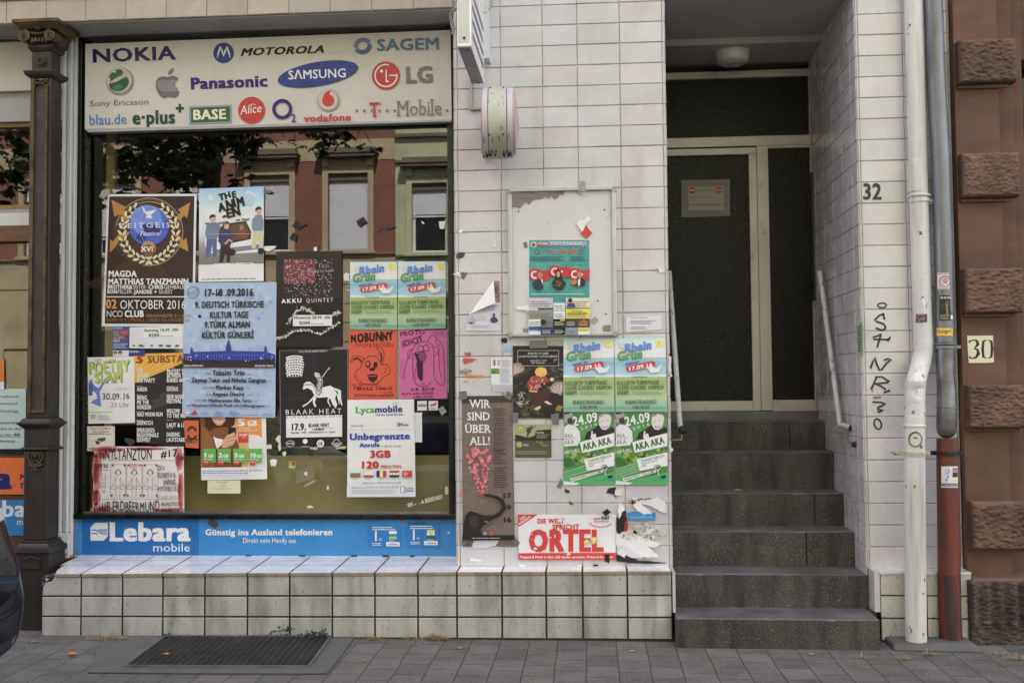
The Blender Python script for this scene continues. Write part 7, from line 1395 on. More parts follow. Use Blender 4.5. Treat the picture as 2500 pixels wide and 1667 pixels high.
def duo(S):
    S.grad(0, 0, 480, 680, [(62, 122, 56), (78, 142, 74), (56, 120, 62), (74, 136, 60), (50, 122, 80)], 12); S.dots(0, 310, 480, 520, 150, 10, 30, [(110, 140, 50), (60, 100, 40), (140, 170, 60), (80, 120, 50), (90, 150, 60)]); S.poly([(0, 420), (60, 430), (140, 520), (120, 530), (0, 500)], (50, 100, 40)); 
    for k in range(4): S.poly([(0, 600 - k * 24), (480, 470 - k * 30), (480, 486 - k * 30), (0, 618 - k * 24)], RN.choice([(110, 170, 120), (60, 136, 84), (90, 158, 108)]), k == 0)
    S.poly([(0, 590), (200, 620), (480, 560), (480, 678), (0, 678)], (70, 160, 90)); S.poly([(0, 640), (160, 660), (120, 678), (0, 678)], (196, 220, 206)); S.poly([(300, 640), (480, 600), (480, 640)], (40, 150, 120))
    S.poly([(0, 140), (40, 110), (110, 130), (150, 180), (158, 260), (130, 310), (0, 320)], (206, 204, 208)); S.poly([(0, 0), (70, 0), (86, 40), (80, 90), (50, 112), (0, 96)], (150, 146, 146)); S.poly([(30, 60), (85, 40), (80, 95), (50, 112), (30, 100)], (60, 56, 58)); S.poly([(0, 0), (66, 0), (50, 14), (0, 22)], (60, 58, 60)); S.line([(10, 205), (5, 240), (20, 205)], 3, (70, 66, 74)); S.text('AKA', 14, 240, 86, 236, 40, (90, 86, 92), 0); S.text('AKA', 10, 300, 100, 294, 40, (90, 86, 92), 0); S.line([(8, 252), (110, 240)], 3, (90, 86, 92))
    S.poly([(195, 250), (215, 190), (290, 150), (330, 120), (440, 130), (480, 150), (480, 240), (300, 262)], (42, 36, 38)); S.poly([(330, 80), (338, 30), (380, 2), (430, 8), (452, 50), (440, 120), (400, 165), (360, 160), (336, 120)], (196, 192, 194)); S.line([(350, 90), (372, 84)], 4, (60, 56, 58)); S.line([(400, 78), (424, 72)], 4, (60, 56, 58)); S.arc(388, 120, 24, 10, 170, 6, (70, 64, 66)); S.poly([(400, 165), (440, 120), (452, 60), (460, 90), (440, 150)], (120, 116, 118)); S.poly([(336, 40), (380, 2), (430, 8), (440, 26), (390, 16), (350, 44)], (120, 116, 118)); S.poly([(254, 235), (262, 175), (276, 176), (272, 205), (300, 196), (312, 240), (280, 262)], (206, 200, 202))
    S.text('24.09', 96, 128, 334, 80, 84, WH, .035); S.text('2 0 1 6', 164, 168, 322, 118, 26, WH, .0)
    S.poly([(150, 280), (480, 192), (480, 316), (176, 380)], (214, 214, 216)); S.text('AKA AKA', 192, 355, 458, 288, 62, (40, 60, 36), .05); S.text('AKA AKA', 194, 355, 460, 288, 62, (70, 110, 50), .0)
    S.text('PEU A PEU', 10, 392, 148, 362, 26, WH, .02); S.text('PRESENTS', 76, 392, 150, 376, 10, WH, .02); S.fine(190, 400, 300, 424, 1, (40, 90, 50)); S.poly([(190, 440), (480, 372), (480, 500), (222, 548)], (210, 214, 212)); S.text('TOWNSHIP REBELLION', 236, 470, 456, 414, 24, (40, 60, 40), .015); S.text('FRISCHE ERNTE', 240, 492, 390, 458, 19, (70, 100, 66)); S.text('MIO', 246, 514, 292, 502, 19, (70, 100, 66))
    S.poly([(62, 614), (370, 536), (378, 560), (72, 650)], (200, 206, 200)); S.text('GOTEC CLUB', 84, 636, 360, 562, 20, (60, 76, 60), .02); S.circ(388, 520, 32, (90, 96, 92)); S.arc(388, 520, 22, 0, 300, 7, (200, 206, 200)); S.line([(392, 540), (396, 590)], 8, (196, 206, 200)); S.poly([(420, 596), (464, 584), (464, 606), (420, 616)], (30, 34, 32))
for q, lb in ((((1378, 1006), (1499.8, 1006), (1499.5, 1183.5), (1375.5, 1184)), 'left one of two green club posters with two laughing men'), (((1504, 1006), (1628.8, 1006), (1629.5, 1183.5), (1503.5, 1183)), 'right one of two green club posters with two laughing men')):
    S = Q_(0 if 'left' in lb else 1).fit(*q, 480, 680); duo(S); S.done('poster', lb, 'poster', 'green club posters')
# tall elephant poster
S = Q_(0); S.poly([(142, 560), (614, 556), (640, 1966), (152, 1966)], (112, 96, 90)); S.fit((1127.2, 966.5), (1250.5, 965.5), (1256.5, 1317), (1129.7, 1316.5), 480, 1340)
for k in range(900):
    x, y = RN.uniform(4, 462), RN.uniform(8, 1330); w_ = RN.uniform(4, 18); S.up(k == 0) if k == 0 else None; S.rect(x, y, x + w_, y + 4, RN.choice([(140, 122, 114), (84, 70, 68), (124, 106, 100), (152, 134, 126)]), False)
S.poly([(0, 0), (480, 0), (478, 60), (0, 70)], (66, 56, 54))
for t, x0, x1, y in (('WIR', 84, 274, 110), ('SIND', 56, 274, 226), ('ÜBER', 34, 278, 342), ('ALL!', 84, 276, 455)): S.text(t, x0, y, x1, y, 72, (222, 220, 226), .022, ser=True)
for i in range(80):
    t = i / 80; y = 490 + 430 * t ** .85 + RN.uniform(-10, 10); sp_ = 120 * (1 - t * .6); x = 150 + t * 40 + RN.uniform(-sp_, sp_); S.blob(x, y, 21 * (1 - t * .6), 20 * (1 - t * .6), RN.choice([(206, 104, 120), (196, 92, 108), (214, 124, 134)]), .25, 9, i == 0)
for k, t in enumerate(('17', '09', '16')): S.text(t, 376 - (k % 2) * 4, 950 + k * 112, 462, 948 + k * 112, 44, (34, 28, 28), .03, ser=True)
for k in range(9): S.fine(300, 110 + k * 45, 420, 150 + k * 45, 2, (70, 60, 58)); 
for k, t in enumerate(('WERDER', 'STRASSEN', 'FEST', 'IN DER', 'SÜDSTADT')): S.text(t, 300, 520 + k * 28, 300 + 15 * len(t), 520 + k * 28, 16, (40, 34, 34), .03)
S.fine(300, 660, 430, 860, 9, (60, 52, 50))
S.poly([(4, 1290), (10, 1200), (36, 1100), (70, 1070), (120, 1080), (200, 1110), (290, 1105), (350, 1070), (370, 1030), (350, 980), (300, 950), (240, 935), (180, 925), (190, 912), (260, 910), (330, 930), (384, 960), (402, 1010), (392, 1070), (350, 1120), (280, 1150), (240, 1170), (190, 1210), (170, 1240), (185, 1310), (190, 1335), (4, 1335)], (36, 32, 34)); S.poly([(60, 1130), (110, 1105), (150, 1130), (160, 1190), (120, 1240), (80, 1210)], (56, 50, 52)); S.line([(200, 1125), (260, 1120), (330, 1090), (372, 1050), (380, 1010), (350, 970)], 7, (58, 52, 54)); S.circ(196, 1140, 5, (90, 84, 84)); S.poly([(196, 1168), (232, 1160), (252, 1176), (226, 1176)], (120, 112, 106)); S.poly([(160, 905), (192, 900), (200, 925), (176, 920)], (180, 60, 70)); S.poly([(0, 1296), (480, 1290), (480, 1338), (0, 1338)], (34, 30, 32)); S.fine(90, 1314, 380, 1326, 1, (190, 186, 180)); S.circ(210, 1276, 17, (150, 130, 170)); S.rect(250, 1262, 284, 1294, (190, 60, 56))
S.done('poster', 'tall narrow grey brown poster of an elephant blowing pink blossoms', 'poster')
# small dark green dance flyer
S = Q_(0); S.poly([(642, 824), (978, 822), (980, 1134), (643, 1134)], (78, 78, 58)); S.poly([(642, 824), (978, 822), (979, 975), (642, 975)], (150, 152, 120)); S.poly([(642, 920), (700, 930), (760, 950), (820, 930), (840, 880), (978, 870), (979, 978), (642, 978)], (48, 44, 36)); S.circ(692, 868, 44, (140, 160, 70)); S.text('NEU', 672, 862, 714, 860, 15, (200, 206, 150), .02); S.fine(668, 870, 716, 882, 1, (200, 206, 150)); S.line([(742, 856), (775, 858), (800, 862), (832, 842)], 7, (60, 54, 44)); S.poly([(770, 850), (800, 848), (790, 890), (768, 920), (762, 950), (748, 945), (755, 900), (740, 880)], (70, 62, 50)); S.circ(794, 844, 9, (80, 70, 60)); S.text('Anmeldung:', 842, 906, 912, 906, 13, WH, .02); S.fine(842, 914, 960, 956, 4, (150, 148, 120)); S.circ(678, 1014, 30, (120, 150, 60)); S.line([(660, 1004), (696, 1000), (664, 1026), (700, 1022)], 6, (206, 206, 180)); S.fine(718, 1008, 772, 1028, 2, WH); S.text('Yoga', 840, 1000, 902, 998, 22, (140, 160, 70)); S.text('Pilates', 886, 1028, 956, 1026, 22, (140, 160, 70)); S.fine(655, 1068, 965, 1106, 4, (150, 150, 120))
S.done('flyer', 'small olive green yoga flyer with leaping dancer below the dark garden poster', 'flyer')
# tear off note
S = Q_(0); S.poly([(414, 210), (612, 206), (618, 450), (418, 452)], (206, 206, 214)); S.rect(432, 222, 496, 278, (170, 150, 120)); S.rect(446, 222, 456, 278, (90, 60, 40)); S.rect(456, 222, 478, 278, (200, 200, 206)); S.rect(417, 304, 496, 354, (90, 130, 60)); S.blob(470, 336, 20, 16, (150, 96, 60), .3); S.dots(417, 304, 496, 354, 24, 4, 10, [(60, 110, 40), (120, 160, 80)]); S.fine(510, 218, 604, 292, 8, (150, 150, 162)); S.fine(502, 300, 608, 440, 13, (150, 150, 162))
for k in range(10): x = 428 + k * 19; S.poly([(x, 450), (x + 16, 450), (x + 15 + RN.uniform(-2, 2), 520 + RN.uniform(-6, 6)), (x + RN.uniform(-2, 2), 520)], (196, 196, 206), k == 0); S.rect(x + 5, 456, x + 10, 512, (130, 130, 140), False)
S.done('flyer', 'white tear off note with little green photo, strips hanging at its foot', 'flyer')
# red and white prepaid sticker
S = Q_(1, B5); S.poly([(668, 288), (1583, 290), (1582, 712), (675, 710)], (210, 208, 216)); RD = (196, 48, 42)
S.poly([(668, 288), (852, 288), (672, 408)], RD); S.text('Hier', 694, 342, 744, 310, 24, WH, .03); S.text('erhältlich', 684, 384, 792, 314, 24, WH, .03); S.text('DIE WELT', 852, 372, 1104, 370, 44, RD, .05); S.text('SPRICHT', 994, 426, 1244, 424, 44, RD, .05); S.text('ORTEL', 788, 628, 1474, 626, 192, RD, .065)
S.poly([(672, 648), (1582, 644), (1582, 712), (675, 710)], RD); S.text('Prepaid & Mobil in über 220 Länder sprechen. Powered by e-plus', 692, 694, 1556, 692, 20, WH, .03); S.text('or', 1378, 336, 1446, 334, 26, RD, .03); S.text('tel', 1450, 334, 1524, 332, 38, (50, 50, 70), .03); S.text('MOBILE', 1382, 360, 1520, 358, 14, (70, 70, 90), .02, sp=.2); S.arc(1440, 362, 100, 10, 185, 7, RD, 40); S.arc(1475, 340, 90, 280, 360, 3, (150, 150, 170), 36)
for x, y, r in ((800, 470, 8), (830, 608, 20), (970, 500, 14), (1060, 342, 34), (1120, 400, 10), (1140, 658, 20), (796, 520, 6)): S.blob(x, y, r, r * .5, (206, 204, 208), .5, 9)
for x, y, r in ((1310, 545, 26), (1378, 530, 30)): S.blob(x, y, r, r * 1.0, (196, 180, 90), .35, 9); S.blob(x - 4, y - 10, r * .5, r * .5, (210, 204, 150), .4, 7)
S.done('sticker', 'big red and white prepaid sticker pasted low on the tiled pillar', 'sticker')
# torn white remains of a poster at the pillar edge
S = Q_(2, B5)
S.poly(torn([(1700, 120), (1800, 140), (1910, 150), (1960, 120), (2040, 180), (2060, 270), (1990, 260), (1880, 200), (1730, 180)], 5), (204, 202, 204)); S.poly(torn([(1730, 190), (1800, 180), (1900, 260), (1950, 320), (1900, 330), (1800, 270)], 5), (214, 212, 214)); S.poly(torn([(1585, 460), (1700, 480), (1740, 440), (1870, 520), (2000, 560), (1960, 590), (1880, 590), (1980, 680), (1960, 690), (1800, 690), (1680, 640), (1590, 590)], 5), (210, 208, 212)); S.poly(torn([(1590, 560), (1700, 600), (1830, 700), (1700, 680), (1590, 610)], 5), (196, 194, 200)); S.poly(torn([(1672, 265), (1800, 262), (1840, 290), (1930, 265), (1952, 270), (1952, 346), (1930, 340), (1840, 344), (1690, 345), (1700, 300)], 5), (36, 124, 186)); S.text('mobilfunk', 1720, 326, 1930, 322, 26, (120, 170, 206), .02); S.dots(1600, 350, 2070, 560, 60, 10, 46, [(186, 184, 180), (196, 194, 190), (176, 174, 168)], tri=True)
S.poly(torn([(1585, 320), (1640, 250), (1675, 250), (1688, 330), (1690, 440), (1640, 448), (1600, 470), (1586, 430)], 5), (38, 32, 34)); S.poly(torn([(1660, 360), (1690, 330), (1690, 445), (1655, 440)], 5), (150, 40, 56)); S.poly(torn([(1612, 180), (1640, 190), (1664, 250), (1640, 262), (1610, 330), (1600, 240)], 5), (214, 212, 216)); S.poly(torn([(1583, 655), (1640, 670), (1720, 690), (1830, 715), (2052, 738), (2040, 744), (1700, 742), (1586, 725)], 5), (36, 32, 34)); S.poly(torn([(1590, 620), (1640, 600), (1680, 660), (1660, 690), (1600, 660)], 5), (206, 204, 206)); S.poly(torn([(1720, 120), (1745, 160), (1770, 180), (1730, 190)], 5), (40, 36, 38)); S.text('umgebaut', 1724, 160, 1912, 146, 22, (52, 48, 50), .02, 0, .12)
S.done('torn_poster', 'torn white and black poster remains right of the red prepaid sticker', 'torn poster')
# ---- right pillar: house number and spray lettering
N32 = Sheet(-.0075, C3); N32.text('32', 232, 340, 414, 340, 148, (18, 17, 18), .035); N32.done('house_number', 'black number 32 stuck on the tiles of the right pillar', 'house number', m='gloss')
S = Sheet(-.0075, C3); SP_ = (12, 11, 12)
S.arc(406, 1354, 42, 0, 360, 14, SP_, 22, rot=-.05); S.line([(430, 1490), (418, 1440), (425, 1432), (380, 1450), (335, 1495), (360, 1510), (420, 1530), (440, 1560), (435, 1580), (400, 1590), (345, 1570)], 18, SP_); S.view(C4)
S.line([(312, 4), (340, 12), (378, 2)], 15, SP_) if False else None
S.line([(352, 52), (325, 68), (284, 82), (292, 98), (420, 100), (432, 78), (408, 114)], 15, SP_); S.line([(352, 54), (336, 110), (318, 168)], 15, SP_); S.line([(262, 346), (282, 290), (300, 254), (316, 310), (340, 362), (358, 356), (400, 300), (440, 270), (412, 264), (376, 276)], 16, SP_); S.line([(268, 526), (292, 470), (314, 420)], 16, SP_); S.line([(300, 420), (360, 416), (422, 458), (400, 466), (300, 476), (340, 490), (390, 520), (374, 552), (428, 532)], 15, SP_); S.line([(280, 630), (352, 634), (390, 650), (366, 660), (324, 676), (320, 690), (372, 702), (340, 716), (320, 712)], 16, SP_); S.arc(324, 818, 30, 0, 360, 13, SP_, 44, rot=-.3)
S.done('spray_lettering', 'black hand drawn letters running down the right tiled pillar', 'graffiti', m='gloss')
S = Sheet(-.0075, C4); S.poly([(284, 586), (350, 580), (354, 596), (300, 604), (286, 602)], (140, 104, 60)); S.blob(278, 538, 8, 7, (120, 90, 54), .3, 7); S.done('rust_mark', 'small brown paint stroke between the black letters on the right pillar', 'paint mark')
def reveal_sticker():
    m = MB(); p0, p1, p2, p3 = (UX(2089, 795, XR - .007), UX(2105, 785, XR - .007), UX(2104, 868, XR - .007), UX(2093, 874, XR - .007)); m.quad(p0, p1, p2, p3, 0, alb((150, 172, 140)))
    for k in range(9):
        t = .1 + k * .09; a = p0.lerp(p3, t).lerp(p1.lerp(p2, t), .25); b = p0.lerp(p3, t).lerp(p1.lerp(p2, t), .85); v = Vector((-.0008, 0, -.004)); w_ = Vector((-.0008, 0, .004)); m.quad(a + v, b + v, b + w_, a + w_, 0, alb((60, 70, 56)))
    tag(m.build('sticker', MT['print']), 'narrow pale green sticker strip on the tiled reveal near the pillar corner', 'sticker')
reveal_sticker()
S = Sheet(yq - .003, C4); S.poly([(1084, 68), (1304, 66), (1306, 120), (1312, 292), (1280, 298), (1098, 300), (1090, 200)], (206, 200, 176)); IN = (46, 44, 50)
S.line([(1104, 128), (1106, 112), (1140, 104), (1168, 112), (1176, 140), (1150, 172)], [22, 14, 10, 22, 30, 10], IN); S.line([(1138, 176), (1170, 184), (1180, 220), (1160, 252), (1124, 262), (1102, 246)], [8, 20, 32, 20, 10, 20], IN); S.line([(1252, 102), (1222, 116), (1216, 180), (1222, 248), (1250, 260)], [6, 22, 24, 22, 6], IN); S.line([(1262, 102), (1290, 116), (1296, 180), (1290, 248), (1260, 260)], [6, 22, 24, 22, 6], IN)
S.done('house_number', 'stencilled 30 on a cream painted patch on the sandstone pilaster', 'house number')
# door notice
S = Sheet(YD - .0045, B7); S.poly([(220, 140), (634, 132), (636, 444), (250, 456), (222, 452)], (96, 94, 90)); S.poly([(278, 196), (580, 192), (582, 392), (284, 394)], (124, 118, 116))
for x in (314, 543): S.circ(x, 226, 28, (140, 44, 40)); S.text('STOP', x - 20, 232, x + 20, 232, 13, (190, 180, 176), .02)
S.text('Keine Werbung', 348, 236, 506, 228, 18, (140, 60, 56), .01); S.fine(294, 280, 566, 292, 1, (80, 76, 76)); S.text('wasserleitungsdefekt', 298, 356, 564, 354, 20, (140, 60, 56), .01)
for k in range(7): S.line([(300 + k * 46, 404), (296 + k * 46, 440)], 3, (60, 58, 56), k == 0)
S.done('notice', 'laminated notice with two red stop discs taped on the dark door glass', 'notice')
# ================================================================== LEFT SHOP SIGNS
def Lm(d, v=A4): return Sheet(YL - d, v)
S = Lm(.044); S.rect(-1200, 1046, 268, 1398, (214, 104, 30)); S.text('a', -8, 1340, 128, 1338, 200, (30, 40, 110), .06); S.text('orte', -500, 1340, -30, 1338, 150, (30, 40, 110), .09) if False else None; S.poly([(-30, 1110), (0, 1112), (4, 1150), (-20, 1168), (-40, 1160)], (60, 40, 110)); S.arc(140, 1304, 8, 0, 360, 2, (30, 40, 110)); S.text('MOBILE', 190, 1254, 480, 1252, 50, (30, 40, 110), .05, .2); S.text('TEL', 190, 1340, 300, 1338, 50, (30, 40, 110), .05, .2); S.done('orange_board', 'orange advertising board with blue letters left of the iron column', 'sign', m='gloss')
S = Lm(.045); S.rect(-1200, 1452, 268, 1792, (38, 124, 188)); S.text('bara', 34, 1608, 470, 1606, 150, WH, .035); S.text('mobile', 166, 1690, 400, 1688, 64, WH, .0); S.done('blue_sign', 'blue advertising sign under the orange board left of the iron column', 'sign', m='gloss')
S = Lm(.004); S.poly([(-900, 392), (248, 388), (246, 940), (238, 958), (220, 962), (-900, 962)], (168, 190, 190)); G_C = (52, 56, 60)
for t, x0, x1, y, h in (('Liebe Kunden, wir haben', -640, 192, 472, 26), ('hier leider geschlossen!', -560, 176, 540, 26), ('wegen Umzug.', -270, 196, 612, 26), ('Ab Anfang Dezember', -250, 200, 724, 26), ('finden Sie uns in der', -230, 214, 780, 26), ('Wielandterstr.48', -240, 196, 840, 28), ('(Stadtmitte)', -90, 148, 898, 26)): S.text(t, x0, y, x1, y, h, G_C, .015)
S.line([(-240, 848), (196, 848)], 3, G_C); S.done('moving_notice', 'pale grey green moving notice in the window left of the iron column', 'notice')
S = Lm(.008); S.poly([(-600, 110), (40, 108), (40, 322), (-600, 322)], (196, 108, 44)); S.poly([(-600, 322), (40, 322), (40, 394), (-600, 400)], (190, 196, 206)); S.done('orange_flyer', 'orange and white flyer cut by the left picture edge', 'flyer')
# ================================================================== TAPE, SCRAPS AND STICKERS
TAPE = mat('grey_tape', (.17, .165, .17), .35, var=.12, scale=40, bump=.001, bscale=60)
CLEAR = mat('cloudy_clear_tape', (.36, .36, .34), .3, var=.3, scale=40, bump=.002, bscale=70)
CM = {'g': TAPE, 'c': CLEAR}
def scrap(name, cat, label, view, pts, c, Y, lift=.006, grp=None, extra=()):
    """small piece of paper or tape, one side lifting off the surface"""
    m = MB(); x0, y0, k = view; n = len(pts); pts = torn(pts, .035 * math.hypot(pts[0][0] - pts[n // 2][0], pts[0][1] - pts[n // 2][1]), 3, n + int(pts[0][0])) if name == 'paper_scrap' else pts; n = len(pts); ang = RN.uniform(0, 6.28); mx_ = sum(p[0] for p in pts) / n; my_ = sum(p[1] for p in pts) / n
    ext = max(math.hypot(p[0] - mx_, p[1] - my_) for p in pts) or 1
    def W_(p, o=0.0): t = ((p[0] - mx_) * math.cos(ang) + (p[1] - my_) * math.sin(ang)) / ext; q = UY(x0 + p[0] / k, y0 + p[1] / k, Y); return (q.x, Y - .0012 - lift * max(0, t) ** 2 - o, q.z)
    tri = tessellate_polygon([[Vector((p[0], p[1], 0)) for p in pts]])
    m.add([W_(p) for p in pts], [tuple(t) for t in tri], 0, alb(c) if isinstance(c, tuple) else (1, 1, 1))
    for i, (ps, cc) in enumerate(extra): m.add([W_(p, .0005 * (i + 1)) for p in ps], [tuple(t) for t in tessellate_polygon([[Vector((p[0], p[1], 0)) for p in ps]])], 0, alb(cc))
    return tag(m.build(name, MT['print'] if isinstance(c, tuple) else CM[c]), label, cat, grp)
WN = (620, 290, 4.239)           # window sheet
Y1, Y2 = PW - .003, PW - .016    # on the pane, over posters
T1, T2 = -.008, -.026            # on the tiles, over posters
PS, TP = ('paper_scrap', 'paper scrap'), ('tape_strip', 'tape')
WHT = (222, 220, 226)
